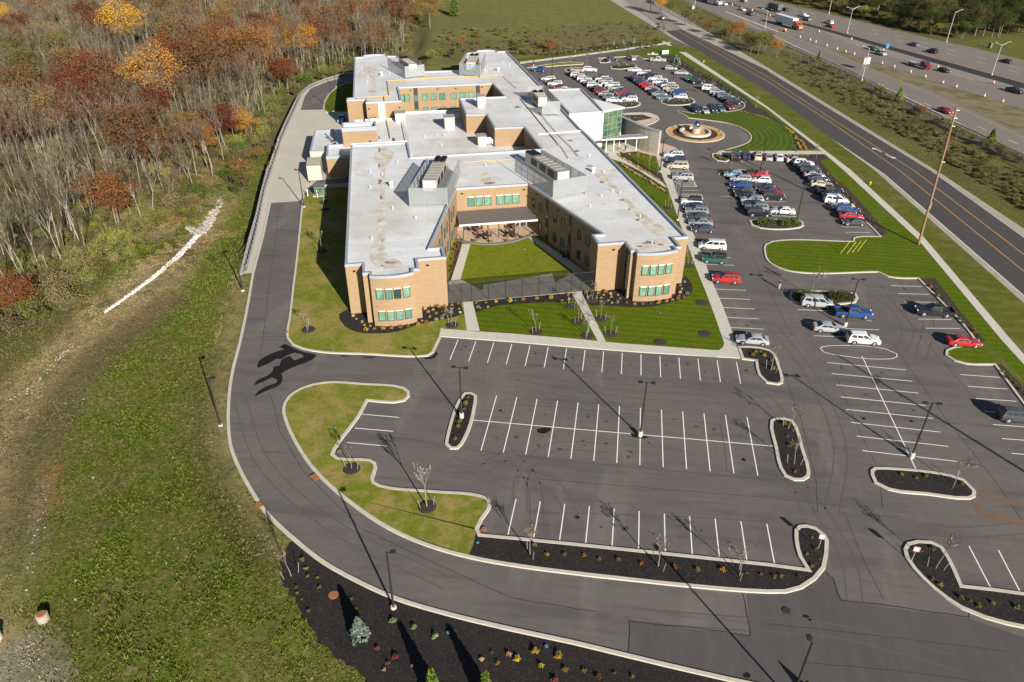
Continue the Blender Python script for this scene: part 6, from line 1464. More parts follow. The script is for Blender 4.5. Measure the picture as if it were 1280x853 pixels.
hydrant((1087.5, 231), 'yellow fire hydrant on the verge right of the street walk'); hydrant((879.5, 78.5), 'yellow fire hydrant on the far verge near the street entrance')
# manhole + outlet box in the field, covers, caps
p = GT(55, 775)
t = empty('manhole_riser', p, 0, 'round concrete manhole riser with rusty lid standing in the meadow', 'manhole')
mb = MB(); mb.lathe((0, 0, -.3), [(.56, 0), (.56, 1.1), (.44, 1.15), (0, 1.15)], 24); mb.build('riser', MAT['riser'], t, smooth=40)
mb = MB(); mb.lathe((0, 0, .86), [(.40, 0), (.40, .07), (0, .08)], 20); mb.build('lid', MAT['rust'], t)
p = GT(-5, 799); tag(MB().lathe((0, 0, -.3), [(.6, 0), (.6, 1.2), (0, 1.2)], 20).build('concrete_pipe', MAT['walk'], loc=p), 'pale concrete pipe end cut by the left edge', 'pipe')
def cover(px, label, rx, mat='rust', z=.02, sq=False):
    p = G(*px, z); mb = MB()
    if sq: mb.box((0, 0, .01), (rx*2, rx*1.3, .05), R(-40)); mb.box((0, 0, .04), (rx*1.6, rx*.9, .03), R(-40))
    else: mb.lathe((0, 0, 0), [(rx, 0), (rx, .05), (rx*.9, .06), (0, .06)], 20)
    return tag(mb.build('drain_cover', MAT[mat], loc=p), label, 'drain cover')
cover((416.7, 744), 'rusty round manhole cover in the black mulch', .5, z=.04)
cover((393.5, 596.5), 'rusty square storm grate in the inner kerb of the drive', .55, z=.14, sq=True)
cover((324, 631), 'rusty storm grate at the outer kerb of the drive', .5, z=.13, sq=True)
cover((605, 661.3), 'rusty round cover at the corner drain of the long island', .3, z=.14)
cover((424, 564), 'rusty round cover at the corner drain beside the three bays', .28, z=.14)
cover((983, 763.5), 'dark round manhole cover in the lower drive', .4, 'asphalt_new', .012)
cover((367.5, 327.5), 'orange drain block on the kerb beside the left wing lawn', .35, z=.13, sq=True)
cover((358, 415), 'orange drain block on the kerb near the lawn corner', .35, z=.13, sq=True)
cover((655, 311.5), 'small orange cover set in the courtyard lawn', .35, z=.1)
TEAL = M('teal', (.04, .19, .22))
for i, (px, lab) in enumerate([((560, 791), 'blue round valve marker in the black mulch left of the yellow shrubs'), ((683, 808), 'blue round valve marker in the black mulch near the kerb'), ((597, 678.5), 'teal valve box lid at the tip of the long mulch strip'), ((418.5, 534.5), 'teal valve box lid in the grass island'), ((644, 376), 'teal valve box lid in the mulch below the mesh fence'), ((825, 391.5), 'teal valve box lid in the right front lawn')]):
    p = G(*px, .1); tag(MB().lathe((0, 0, 0), [(.17, 0), (.17, .08), (0, .1)], 12).build('valve_marker', TEAL, loc=p), lab, 'marker')
# patio: paving, edging, furniture
pz = .14
sheet('patio', [(570.5, 279), (571, 300), (580, 303), (596, 305.4), (612.7, 306.4), (628, 305), (642, 302.6), (655, 298.5), (668.5, 293), (664, 272), (658, 270)], pz, 'pavers')
mb = MB(); mb.kerb(smooth(GL([(571, 301), (580, 304), (596, 306.4), (612.7, 307.4), (628, 306), (642, 303.6), (655, 299.5), (668.5, 294)]), closed=False), .5, .05, .32, closed=False, side=1)
tag(mb.build('patio_edging', MAT['edging']), kind='structure')
MAT['wicker'] = M('wicker', (.055, .035, .025), .7)
def patio_chair():
    t = empty('patio_chair', label='dark patio chair round a table on the courtyard terrace', cat='chair', group='chairs on the courtyard terrace')
    mb = MB(); mb.box((0, 0, .42), (.55, .55, .07)); mb.build('seat', MAT['wicker'], t)
    mb = MB(); mb.box((-.26, 0, .72), (.06, .55, .6)); mb.build('backrest', MAT['wicker'], t)
    for x in (-.23, .23):
        for y in (-.23, .23): mb = MB(); mb.box((x, y, .2), (.05, .05, .4)); mb.build('leg', MAT['black'], t)
    return t
ch0 = patio_chair(); t0 = empty('patio_table', cat='table', group='tables on the courtyard terrace')
mb = MB(); mb.lathe((0, 0, .70), [(0, 0), (.72, 0), (.72, .05), (0, .05)], 20); mb.build('tabletop', MAT['wicker'], t0)
mb = MB(); mb.tube((0, 0, 0), (0, 0, .7), .05, n=8); mb.lathe((0, 0, 0), [(.35, 0), (.3, .05), (0, .06)], 12); mb.build('pedestal', MAT['black'], t0)
first = True
for (px, lab) in [((594.5, 288), 'round dark patio table nearest the left door under the canopy edge'), ((605, 298), 'round dark patio table at the left front edge of the terrace'), ((639.5, 284), 'round dark patio table in the right back of the terrace'), ((638.5, 295.3), 'round dark patio table at the right front edge of the terrace')]:
    p = G(*px, pz); tb = t0 if first else copy_tree(t0); tb.location = p; tag(tb, lab)
    for k in range(5):
        a = k*2*math.pi/5+random.random()*.5; c = ch0 if (first and k == 0) else copy_tree(ch0)
        c.location = (p.x+1.15*math.cos(a), p.y+1.15*math.sin(a), pz); c.rotation_euler = (0, 0, a+math.pi)
    first = False
p = G(618, 284, pz); t = empty('grill', p, R(20), 'black barbecue grill with white cover on the terrace', 'grill')
mb = MB(); mb.box((0, 0, .55), (1.2, .6, 1.0)); mb.build('cart', MAT['black'], t); mb = MB(); mb.box((-.85, 0, .5), (.5, .55, .95)); mb.build('bin', MAT['white'], t)
p = G(703.5, 320, .1); t = empty('bench', p, R(112), 'dark slatted bench in the shade beside the right court walk', 'bench')
mb = MB(); mb.box((0, 0, .44), (1.7, .5, .06)); mb.build('seat', MAT['wicker'], t); mb = MB(); mb.box((0, .27, .7), (1.7, .06, .5)); mb.build('backrest', MAT['wicker'], t)
for x in (-.7, .7): mb = MB(); mb.box((x, 0, .2), (.08, .45, .4)); mb.build('leg', MAT['black'], t)

# ------------------------------------------------------------------ people
def person(loc, rz, label, shirt, trousers, stride=.22):
    P = {'pelvis': (0, 0, .95), 'belly': (0, .0, 1.12), 'chest': (0, .01, 1.34), 'neck': (0, .01, 1.50), 'head': (0, .03, 1.62), 'crown': (0, .02, 1.74),
         'lsh': (-.19, 0, 1.42), 'lel': (-.25, -.06, 1.15), 'lha': (-.24, .06, .90), 'lfi': (-.23, .10, .80), 'rsh': (.19, 0, 1.42), 'rel': (.26, .02, 1.15), 'rha': (.25, -.10, .92), 'rfi': (.245, -.13, .82),
         'lhi': (-.10, 0, .90), 'lkn': (-.10, stride*.55, .50), 'lan': (-.10, stride, .09), 'lto': (-.11, stride+.2, .04), 'rhi': (.10, 0, .90), 'rkn': (.10, -stride*.2, .49), 'ran': (.10, -stride*1.1, .12), 'rto': (.11, -stride*1.1+.18, .04)}
    E = [('pelvis', 'belly'), ('belly', 'chest'), ('chest', 'neck'), ('neck', 'head'), ('head', 'crown'), ('chest', 'lsh'), ('lsh', 'lel'), ('lel', 'lha'), ('lha', 'lfi'), ('chest', 'rsh'), ('rsh', 'rel'), ('rel', 'rha'), ('rha', 'rfi'), ('pelvis', 'lhi'), ('lhi', 'lkn'), ('lkn', 'lan'), ('lan', 'lto'), ('pelvis', 'rhi'), ('rhi', 'rkn'), ('rkn', 'ran'), ('ran', 'rto')]
    RD = {'pelvis': (.16, .12), 'belly': (.155, .11), 'chest': (.18, .12), 'neck': (.06, .06), 'head': (.085, .1), 'crown': (.07, .08), 'lsh': (.07, .07), 'rsh': (.07, .07), 'lel': (.05, .05), 'rel': (.05, .05), 'lha': (.038, .03), 'rha': (.038, .03), 'lfi': (.03, .018), 'rfi': (.03, .018), 'lhi': (.10, .10), 'rhi': (.10, .10), 'lkn': (.068, .068), 'rkn': (.068, .068), 'lan': (.05, .05), 'ran': (.05, .05), 'lto': (.045, .035), 'rto': (.045, .035)}
    names = list(P); me = bpy.data.meshes.new('person'); me.from_pydata([P[n] for n in names], [(names.index(a), names.index(b)) for a, b in E], [])
    o = bpy.data.objects.new('person', me); COL.objects.link(o)
    md = o.modifiers.new('skin', 'SKIN'); 
    if not me.skin_vertices: me.attributes
    for i, n in enumerate(names):
        me.skin_vertices[0].data[i].radius = RD[n]
    me.skin_vertices[0].data[0].use_root = True
    sb = o.modifiers.new('sub', 'SUBSURF'); sb.levels = 2; sb.render_levels = 2
    dg = bpy.context.evaluated_depsgraph_get(); ev = bpy.data.meshes.new_from_object(o.evaluated_get(dg)); o.modifiers.clear(); o.data = ev; ev.name = 'person'
    skin = M('skin', (.42, .24, .17), .6); hair = M('hair', (.05, .03, .02), .8); shoe = MAT['black']
    ev.materials.clear()
    for mm in (shirt, trousers, skin, hair, shoe): ev.materials.append(mm)
    for f_ in ev.polygons:
        c = f_.center; f_.use_smooth = True
        if c.z > 1.66 or (c.z > 1.57 and c.y < 0): f_.material_index = 3
        elif c.z > 1.48: f_.material_index = 2
        elif abs(c.x) > .2 and c.z < 1.18: f_.material_index = 2
        elif c.z > .96: f_.material_index = 0
        elif c.z > .09: f_.material_index = 1
        else: f_.material_index = 4
    o.location = loc; o.rotation_euler = (0, 0, rz); return tag(o, label, 'person')
p = G(973.5, 361, .01); person((p.x, p.y, .01), R(150), 'person in dark shirt and white trousers walking across the lot', M('shirt', (.03, .04, .07)), M('trousers', (.62, .58, .52)))
p = G(781.5, 189.5, .13); person((p.x, p.y, .13), R(20), 'person in dark clothes standing by the canopy posts', M('coat', (.02, .025, .035)), M('jeans', (.03, .04, .08)), .06)
p = G(757.3, 189, .13); person((p.x, p.y, .13), R(-30), 'person in a red top near the entrance doors', M('red_top', (.62, .03, .03)), M('slacks', (.10, .10, .11)), .06)
# ------------------------------------------------------------------ vegetation
def np_mesh(name, V, Fq, mats, mi=None, smooth_=False, col=None):
    """V (n,3), Fq (m,4) or (m,3)"""
    me = bpy.data.meshes.new(name); V = np.asarray(V, np.float32); Fq = np.asarray(Fq, np.int32); k = Fq.shape[1]
    me.vertices.add(len(V)); me.vertices.foreach_set('co', V.ravel())
    me.loops.add(Fq.size); me.loops.foreach_set('vertex_index', Fq.ravel())
    me.polygons.add(len(Fq)); me.polygons.foreach_set('loop_start', np.arange(0, Fq.size, k, dtype=np.int32))
    for m_ in mats: me.materials.append(m_)
    if mi is not None: me.polygons.foreach_set('material_index', np.asarray(mi, np.int32))
    if smooth_: me.polygons.foreach_set('use_smooth', np.ones(len(Fq), bool))
    if col is not None:
        a = me.color_attributes.new('albedo', 'FLOAT_COLOR', 'POINT'); a.data.foreach_set('color', np.concatenate([col, np.ones((len(V), 1))], 1).astype(np.float32).ravel())
    me.update(calc_edges=True); return me

def leaf_mat(name, c1, c2, c3=None):
    ma = M(name, c1, .75, layers=[(1.1, .42, .62, c2, .9)]+([(2.3, .52, .66, c3, .8)] if c3 else []), coord='obj', spec=.15)
    t = ma.node_tree; N = t.nodes; L = t.links; b = N['Principled BSDF']; src = b.inputs['Base Color'].links[0].from_socket
    oi = N.new('ShaderNodeObjectInfo'); hs = N.new('ShaderNodeHueSaturation'); mr = N.new('ShaderNodeMapRange')
    mr.inputs[3].default_value = .65; mr.inputs[4].default_value = 1.3; L.new(oi.outputs['Random'], mr.inputs[0]); L.new(mr.outputs[0], hs.inputs['Value'])
    m2 = N.new('ShaderNodeMath'); m2.operation = 'MULTIPLY_ADD'; m2.inputs[1].default_value = .03; m2.inputs[2].default_value = .485; L.new(oi.outputs['Random'], m2.inputs[0]); L.new(m2.outputs[0], hs.inputs['Hue'])
    L.new(src, hs.inputs['Color']); L.new(hs.outputs[0], b.inputs['Base Color']); return ma
BARK = M('bark', (.29, .25, .205), .9, coord='obj', layers=[(2, .4, .65, (.17, .14, .11), .8), (.4, .5, .7, (.44, .39, .33), .7)])
BARKD = M('bark_dark', (.13, .10, .075), .9, coord='obj', layers=[(2, .4, .65, (.20, .165, .13), .8)])
TWIG = leaf_mat('twig', (.138, .108, .076), (.092, .071, .048), (.185, .150, .112))
LEAF = {
 'rust': leaf_mat('leaf_rust', (.165, .062, .022), (.085, .034, .014), (.22, .10, .035)),
 'red': leaf_mat('leaf_red', (.135, .038, .020), (.070, .022, .012), (.18, .07, .03)),
 'orange': leaf_mat('leaf_orange', (.27, .115, .032), (.15, .06, .018), (.33, .16, .05)),
 'yellow': leaf_mat('leaf_yellow', (.42, .21, .025), (.24, .11, .015), (.48, .27, .05)),
 'brown': leaf_mat('leaf_brown', (.175, .10, .032), (.09, .052, .02), (.23, .14, .05)),
 'olive': leaf_mat('leaf_olive', (.125, .115, .030), (.078, .076, .020), (.19, .165, .05)),
 'green': leaf_mat('leaf_green', (.070, .092, .018), (.035, .055, .010), (.11, .13, .03)),
 'dark': leaf_mat('leaf_dark', (.035, .045, .012), (.018, .024, .008), (.095, .085, .022)),
 'thicket': leaf_mat('leaf_thicket', (.16, .125, .055), (.10, .085, .035), (.22, .175, .085)),
 'lime': leaf_mat('leaf_lime', (.16, .155, .032), (.09, .09, .02), (.23, .21, .06)),
 'gold': leaf_mat('leaf_gold', (.36, .25, .035), (.22, .145, .02), (.45, .33, .07)),
 'rustbush': leaf_mat('leaf_rustbush', (.30, .155, .028), (.19, .085, .018), (.36, .22, .05)),
 'straw': leaf_mat('leaf_straw', (.42, .31, .16), (.30, .205, .10), (.52, .41, .24)),
 'spruce': leaf_mat('leaf_spruce', (.19, .24, .20), (.10, .14, .11), (.30, .35, .30)),
 'conifer': leaf_mat('leaf_conifer', (.115, .16, .022), (.06, .09, .014), (.18, .22, .035)),
 'crimson': leaf_mat('leaf_crimson', (.19, .045, .032), (.10, .022, .018), (.25, .10, .06)),
 'mint': leaf_mat('leaf_mint', (.20, .27, .12), (.12, .18, .07), (.28, .33, .18)),
}

class Tree:
    def __init__(s, seed): s.r = random.Random(seed); s.V = []; s.F = []; s.M = []; s.tips = []
    def seg(s, p, q, r0, r1, n, m):
        d = q-p
        if d.length < 1e-5: return
        b = len(s.V)
        if n == 2:
            r0 = max(r0, .034); r1 = max(r1, .020)   # ribbon twig
            a = d.cross(Vector((s.r.uniform(-1, 1), s.r.uniform(-1, 1), s.r.uniform(-1, 1))))
            a = (a.normalized() if a.length > 1e-6 else d.orthogonal().normalized())
            s.V += [p-a*r0, p+a*r0, q+a*r1, q-a*r1]; s.F.append((b, b+1, b+2, b+3)); s.M.append(m); return
        a = d.orthogonal().normalized(); c = d.normalized().cross(a)
        for pp, rr in ((p, r0), (q, r1)):
            for i in range(n): t = 2*math.pi*i/n; s.V.append(pp+a*(rr*math.cos(t))+c*(rr*math.sin(t)))
        for i in range(n): s.F.append((b+i, b+(i+1) % n, b+n+(i+1) % n, b+n+i)); s.M.append(m)
    def branch(s, p, d, L, r, lv, mx, sides, spread, up, kids, mt):
        k = 3 if lv == 0 else 2
        for i in range(k):
            d = (d+Vector((s.r.uniform(-1, 1), s.r.uniform(-1, 1), s.r.uniform(-.4, 1)*up))*(.10 if lv == 0 else .22)).normalized()
            q = p+d*(L/k); r1 = r*(.86 if lv == 0 else .72)
            s.seg(p, q, r, r1, sides[min(lv, len(sides)-1)], 0 if lv < mt else 1)
            p, r = q, r1
            if lv >= 1 and lv < mx and i < k-1 and s.r.random() < .75:
                s.sub(p, d, L*.62, r*.62, lv, mx, sides, spread, up, kids, mt)
        if lv == mx: s.tips.append(p); return
        for _ in range(kids[min(lv, len(kids)-1)]): s.sub(p, d, L*(s.r.uniform(.5, .8) if lv else s.r.uniform(.38, .62)), r*.7, lv, mx, sides, spread, up, kids, mt)
    def sub(s, p, d, L, r, lv, mx, sides, spread, up, kids, mt):
        a = d.orthogonal().normalized(); a = Matrix.Rotation(s.r.uniform(0, 6.283), 3, d) @ a
        th = s.r.uniform(.35, 1.0)*spread
        nd = (d*math.cos(th)+a*math.sin(th)); s.branch(p, nd.normalized(), L, r, lv+1, mx, sides, spread, up, kids, mt)

def mesh_from(T, mats, name):
    return np_mesh(name, [tuple(v) for v in T.V], [f for f in T.F], mats, T.M)

def leaf_quads(centres, per, rad, size, seed, flat=.75, up=.35):
    g = np.random.default_rng(seed); C_ = np.repeat(np.asarray(centres, float), per, 0); n = len(C_)
    o = g.normal(size=(n, 3)); o /= np.linalg.norm(o, axis=1)[:, None]; o *= (g.random((n, 1))**.5)*rad; o[:, 2] *= flat
    P = C_+o
    a = g.normal(size=(n, 3)); a /= np.linalg.norm(a, axis=1)[:, None]
    b = np.cross(a, g.normal(size=(n, 3))); b /= np.linalg.norm(b, axis=1)[:, None]
    s1 = size*g.uniform(.6, 1.3, (n, 1)); s2 = s1*g.uniform(.5, .9, (n, 1))
    V = np.stack([P-a*s1-b*s2*.4, P+b*s2, P+a*s1+b*s2*.3, P-b*s2], 1).reshape(-1, 3)
    return V, np.arange(n*4).reshape(-1, 4)

def bare_mesh(seed, h, spread=.62):
    T = Tree(seed); r = T.r
    lean = Vector((r.uniform(-.08, .08), r.uniform(-.08, .08), 1)).normalized()
    T.branch(Vector((0, 0, -.4)), lean, h*.60, h*.0115+.04, 0, 4, (5, 4, 3, 2), spread, .8, (4, 3, 3, 4), 2)
    for i, v in enumerate(T.V): pass
    zmax = max(v.z for v in T.V); k = h/zmax
    T.V = [Vector((v.x*k*.8, v.y*k*.8, v.z*k)) for v in T.V]
    return mesh_from(T, [BARK, TWIG], 'bare_tree')
BARE = [bare_mesh(100+i, random.uniform(14, 19), random.uniform(.34, .58)) for i in range(9)]
def leafy_mesh(seed, h, w_):
    T = Tree(seed); r = T.r
    T.branch(Vector((0, 0, -.4)), Vector((0, 0, 1)), h*.42, h*.016+.05, 0, 2, (6, 4, 3), .8, .5, (5, 4), 9)
    zmax = max(v.z for v in T.V); k = h*.88/zmax; T.V = [v*k for v in T.V]; T.tips = [v*k for v in T.tips]
    tr = np_mesh('trunk', [tuple(v) for v in T.V], T.F, [BARKD])
    cs = []; g = np.random.default_rng(seed)
    for _ in range(70):
        d = g.normal(size=3); d /= np.linalg.norm(d); d *= g.uniform(.45, 1.0)
        cs.append((d[0]*w_, d[1]*w_, h*.66+d[2]*h*.34*(1 if d[2] > 0 else .8)))
    cs += [tuple(t) for t in T.tips[:40]]
    V, Fq = leaf_quads(cs, 52, w_*.30, .125, seed)
    return tr, np_mesh('crown', V, Fq, [LEAF['rust']])
LEAFY = [leafy_mesh(300+i, 11, 4.2) for i in range(4)]
def leafy_tree(loc, col, s, label, group, v=None, sx=1.0):
    v = random.randrange(4) if v is None else v
    o = empty('broadleaf_tree', loc, random.uniform(0, 6.28), label, 'tree', group); o.scale = (s*sx, s*sx, s)
    for nm, me_ in zip(('trunk', 'crown'), LEAFY[v]):
        c = bpy.data.objects.new(nm, me_); COL.objects.link(c); adopt(c, o)
        if nm == 'crown': c.material_slots[0].link = 'OBJECT'; c.material_slots[0].material = LEAF[col]
    return o
def shrub_mesh(seed, leaves=1, dens=26, sz=.088):
    T = Tree(seed); r = T.r
    for k in range(6):
        a = r.uniform(0, 6.28); d = Vector((math.cos(a)*.5, math.sin(a)*.5, 1)).normalized()
        T.branch(Vector((r.uniform(-.2, .2), r.uniform(-.2, .2), -.1)), d, 1.3, .035, 1, 3, (4, 3, 2, 2), .7, .5, (3, 3, 3), 2)
    g = np.random.default_rng(seed); V = np.array([tuple(v) for v in T.V]); Fq = np.array(T.F if all(len(f) == 4 for f in T.F) else T.F)
    tips = np.array([tuple(t) for t in T.tips]); zz = V[:, 2].max(); V = V*(2.6/zz); tips = tips*(2.6/zz)
    idx_ = g.permutation(len(tips))[:60]
    LV, LF = leaf_quads(tips[idx_], dens, .62, sz, seed)
    Vt = np.concatenate([V, LV]); Ft = np.concatenate([Fq, LF+len(V)]); mi = np.array(T.M+[2]*len(LF))
    return np_mesh('shrub', Vt, Ft, [BARKD, TWIG, LEAF['olive']], mi)
SHRUB = [shrub_mesh(500+i) for i in range(4)]
def wild_shrub(loc, col, s, label, group, z=1.0, v=None):
    o = bpy.data.objects.new('wild_shrub', SHRUB[random.randrange(4) if v is None else v]); COL.objects.link(o); o.location = loc
    o.rotation_euler = (0, 0, random.uniform(0, 6.28)); o.scale = (s, s, s*z)
    o.material_slots[2].link = 'OBJECT'; o.material_slots[2].material = LEAF[col]
    return tag(o, label, 'shrub', group)

# --- the wood: points, nearest/largest 270 as single trees, the rest one stuff object
fx = np.array([(p.x, p.y) for p in FOREST]); grd = {}
cand = []; rr = np.random.default_rng(11)
PX = rr.uniform(fx[:, 0].min(), fx[:, 0].max(), 60000); PY = rr.uniform(fx[:, 1].min(), min(fx[:, 1].max(), 480), 60000)
ins = poly_mask(FOREST, PX, PY, .01) > .5; PX, PY = PX[ins], PY[ins]
PZ = terr(PX, PY); dl = left_dist(PX, PY)
v_ = np.stack([PX, PY, PZ+6], -1)-_c; zz = v_@_fw; IX = 640+F*(v_@_r)/zz; IY = 426.5-F*(v_@_u)/zz
ok = (zz > 10) & (IX > -60) & (IX < 620) & (IY > -40) & (IY < 440) & (dl > 6.5)
PX, PY, PZ, IX, IY, zz = [a[ok] for a in (PX, PY, PZ, IX, IY, zz)]
edge = 1-poly_mask(FOREST, PX, PY, 9)
pts_ = []
for i in range(len(PX)):
    sp = 3.5
    if edge[i] > .35: continue
    c_ = (int(PX[i]//sp), int(PY[i]//sp))
    if any((c_[0]+a, c_[1]+b) in grd and (grd[(c_[0]+a, c_[1]+b)][0]-PX[i])**2+(grd[(c_[0]+a, c_[1]+b)][1]-PY[i])**2 < sp*sp for a in (-1, 0, 1) for b in (-1, 0, 1)): continue
    grd[c_] = (PX[i], PY[i]); pts_.append(i)
LEAFSPOT = [(152, 25, 'yellow', 1.25), (106, 18, 'rust', 1.1), (118, 92, 'rust', 1.35), (92, 88, 'brown', 1.2), (86, 112, 'red', 1.15), (32, 106, 'brown', 1.15), (190, 92, 'orange', 1.35), (172, 100, 'brown', 1.0), (222, 42, 'brown', 1.3), (250, 75, 'brown', 1.4), (234, 68, 'rust', 1.1), (276, 42, 'red', 1.2), (262, 48, 'rust', 1.15), (312, 55, 'rust', 1.3), (300, 70, 'rust', 1.05), (305, 152, 'orange', .6), (250, 172, 'orange', .65), (238, 162, 'brown', .8), (272, 150, 'red', .8), (136, 240, 'rust', .9), (375, 48, 'yellow', 1.0), (338, 55, 'orange', .9), (415, 24, 'brown', 1.2), (450, 13, 'orange', 1.0), (398, 38, 'orange', 1.0), (500, 12, 'rust', 1.15), (536, 6, 'brown', .9), (322, 62, 'orange', .8), (355, 85, 'rust', .8), (5, 155, 'red', .95), (48, 8, 'brown', 1.0), (8, 18, 'yellow', .75), (20, 30, 'rust', .9), (170, 5, 'red', 1.0), (130, 30, 'rust', 1.0), (205, 8, 'brown', 1.1), (240, 10, 'brown', 1.0), (60, 40, 'brown', .9), (168, 165, 'brown', 1.2), (190, 178, 'brown', .9), (12, 365, 'orange', .55), (470, 45, 'brown', .9), (345, 30, 'rust', .85), (430, 45, 'rust', .8), (280, 20, 'brown', 1.0), (145, 130, 'red', .8), (65, 138, 'brown', 1.0), (15, 60, 'olive', 1.0), (30, 80, 'olive', 1.1), (70, 60, 'olive', 1.0), (300, 10, 'rust', .9)]
_l = random.Random(21)
for _ in range(46):
    x, y = _l.uniform(0, 520), _l.uniform(-5, 190)
    if y < 205-x*.34: LEAFSPOT.append((x, y, _l.choice(['brown', 'rust', 'olive', 'brown', 'olive', 'red']), _l.uniform(.65, 1.05)))
CN = {'yellow': 'bright yellow', 'rust': 'rust brown', 'brown': 'golden brown', 'red': 'dull red', 'orange': 'orange', 'olive': 'olive green'}
taken = []
for (x, y, c_, s) in LEAFSPOT:
    s *= 1.15; h = 11*s*1.25; z = -4.3
    p = G(x, y, z+h*.64); z2 = float(terr(np.array([p.x]), np.array([p.y]))[0]); p = G(x, y, z2+h*.64)
    leafy_tree((p.x, p.y, z2), c_, s*1.25, CN[c_]+' autumn tree standing among the grey leafless trees of the wood', CN[c_]+' trees in the wood', sx=random.uniform(.95, 1.15)); taken.append((p.x, p.y, 4.2*s))
keep = [i for i in pts_ if all((PX[i]-a)**2+(PY[i]-b)**2 > (r_*.8)**2 for a, b, r_ in taken)]
size = np.array([F*14/zz[i]*(1 if (0 < IX[i] < 560 and IY[i] > 0) else .2) for i in keep])
order_ = np.argsort(-size); lone = [keep[k] for k in order_[:240]]; rest = [keep[k] for k in order_[240:]]
bt = []
for n_, i in enumerate(lone):
    o = bpy.data.objects.new('bare_tree', BARE[n_ % len(BARE)]); COL.objects.link(o)
    o.location = (PX[i], PY[i], PZ[i]); o.rotation_euler = (random.gauss(0, .05), random.gauss(0, .05), random.uniform(0, 6.28)); s = random.choice([random.uniform(.45, .8), random.uniform(.75, 1.15), random.uniform(.75, 1.0)]); o.scale = (s*1.05, s*1.05, s)
    tag(o, 'tall leafless grey tree in the wood left of the drive', 'tree', 'leafless trees of the wood'); bt.append(o)

def scatter_nodes(name, P, kinds, scl, rot, sources):
    me_ = bpy.data.meshes.new(name); me_.from_pydata([tuple(p) for p in P], [], [])
    for nm, ty, da in (('kind', 'INT', kinds), ('scl', 'FLOAT', scl), ('rot', 'FLOAT', rot)):
        a = me_.attributes.new(nm, ty, 'POINT'); a.data.foreach_set('value', da)
    o = bpy.data.objects.new(name, me_); COL.objects.link(o)
    ng = bpy.data.node_groups.new(name, 'GeometryNodeTree')
    ng.interface.new_socket('Geometry', in_out='INPUT', socket_type='NodeSocketGeometry'); ng.interface.new_socket('Geometry', in_out='OUTPUT', socket_type='NodeSocketGeometry')
    N = ng.nodes; L = ng.links; gi = N.new('NodeGroupInput'); go = N.new('NodeGroupOutput'); jn_ = N.new('GeometryNodeJoinGeometry')
    def at(nm, ty): a = N.new('GeometryNodeInputNamedAttribute'); a.data_type = ty; a.inputs[0].default_value = nm; return a.outputs[0]
    ak, as_, ar = at('kind', 'INT'), at('scl', 'FLOAT'), at('rot', 'FLOAT')
    cx = N.new('ShaderNodeCombineXYZ'); L.new(ar, cx.inputs[2])
    for k, so_ in enumerate(sources):
        ob = N.new('GeometryNodeObjectInfo'); ob.inputs[0].default_value = so_; ob.inputs['As Instance'].default_value = True
        cm = N.new('FunctionNodeCompare'); cm.data_type = 'INT'; cm.operation = 'EQUAL'; L.new(ak, cm.inputs[2]); cm.inputs[3].default_value = k
        ip = N.new('GeometryNodeInstanceOnPoints'); L.new(gi.outputs[0], ip.inputs['Points']); L.new(cm.outputs[0], ip.inputs['Selection'])
        L.new(ob.outputs['Geometry'], ip.inputs['Instance']); L.new(cx.outputs[0], ip.inputs['Rotation']); L.new(as_, ip.inputs['Scale']); L.new(ip.outputs[0], jn_.inputs[0])
    L.new(jn_.outputs[0], go.inputs[0])
    md = o.modifiers.new('scatter', 'NODES'); md.node_group = ng
    return o
K = len(rest)
wood = scatter_nodes('far_wood', [(PX[i], PY[i], PZ[i]) for i in rest], [random.randrange(len(BARE)) for _ in rest], [random.choice([random.uniform(.45, .8), random.uniform(.7, 1.15)]) for _ in rest], [random.uniform(0, 6.28) for _ in rest], bt[:len(BARE)])
tag(wood, 'deep mass of grey leafless wood behind the nearest trees', 'wood', kind='stuff')
# --- undergrowth and edge shrubs
edge_px = [(-20, 408), (10, 398), (35, 385), (60, 370), (80, 352), (105, 338), (125, 322), (150, 312), (170, 300), (195, 285), (215, 270), (240, 256), (258, 245), (275, 228), (290, 210), (300, 190), (318, 178), (335, 162), (346, 146), (357, 128), (366, 116), (380, 107), (398, 99), (420, 93), (445, 88), (470, 84), (500, 82), (530, 78)]
EC = ['olive', 'olive', 'thicket', 'green', 'brown', 'thicket', 'olive', 'thicket', 'lime']
EN = {'olive': 'olive', 'green': 'green', 'brown': 'brownish', 'lime': 'yellow green', 'thicket': 'tan'}
for i in range(len(edge_px)-1):
    a, b = GT(*edge_px[i]), GT(*edge_px[i+1]); n = max(2, int((b-a).length/2.6)); t = (b-a).normalized(); nrm = Vector((-t.y, t.x, 0))
    for k in range(n):
        for rw in range(2):
            q = a.lerp(b, (k+random.random())/n)+nrm*(random.uniform(0, 3)+rw*5)*(-1)
            if left_dist(np.array([q.x]), np.array([q.y]))[0] < 4: continue
            z = float(terr(np.array([q.x]), np.array([q.y]))[0]); c_ = random.choice(EC)
            wild_shrub((q.x, q.y, z), c_, random.uniform(.8, 1.7), EN[c_]+' wild shrub in the thicket along the front edge of the wood', EN[c_]+' shrubs at the wood edge', random.uniform(.8, 1.2))
for (x, y, c_, s) in [(330, 160, 'green', 1.5), (345, 140, 'green', 1.4), (352, 125, 'green', 1.2), (318, 168, 'green', 1.6), (337, 168, 'green', 1.2), (205, 262, 'lime', 1.1), (150, 260, 'lime', 1.3), (100, 275, 'lime', 1.2), (20, 300, 'green', 1.5), (430, 88, 'green', 1.3), (400, 92, 'green', 1.4), (550, 72, 'lime', 1.2), (565, 73, 'green', 1.0), (540, 76, 'lime', 1.3)]:
    q = GT(x, y); wild_shrub(q, c_, s, EN[c_]+' leafy shrub standing out in the wood edge', EN[c_]+' leafy shrubs in the wood edge')
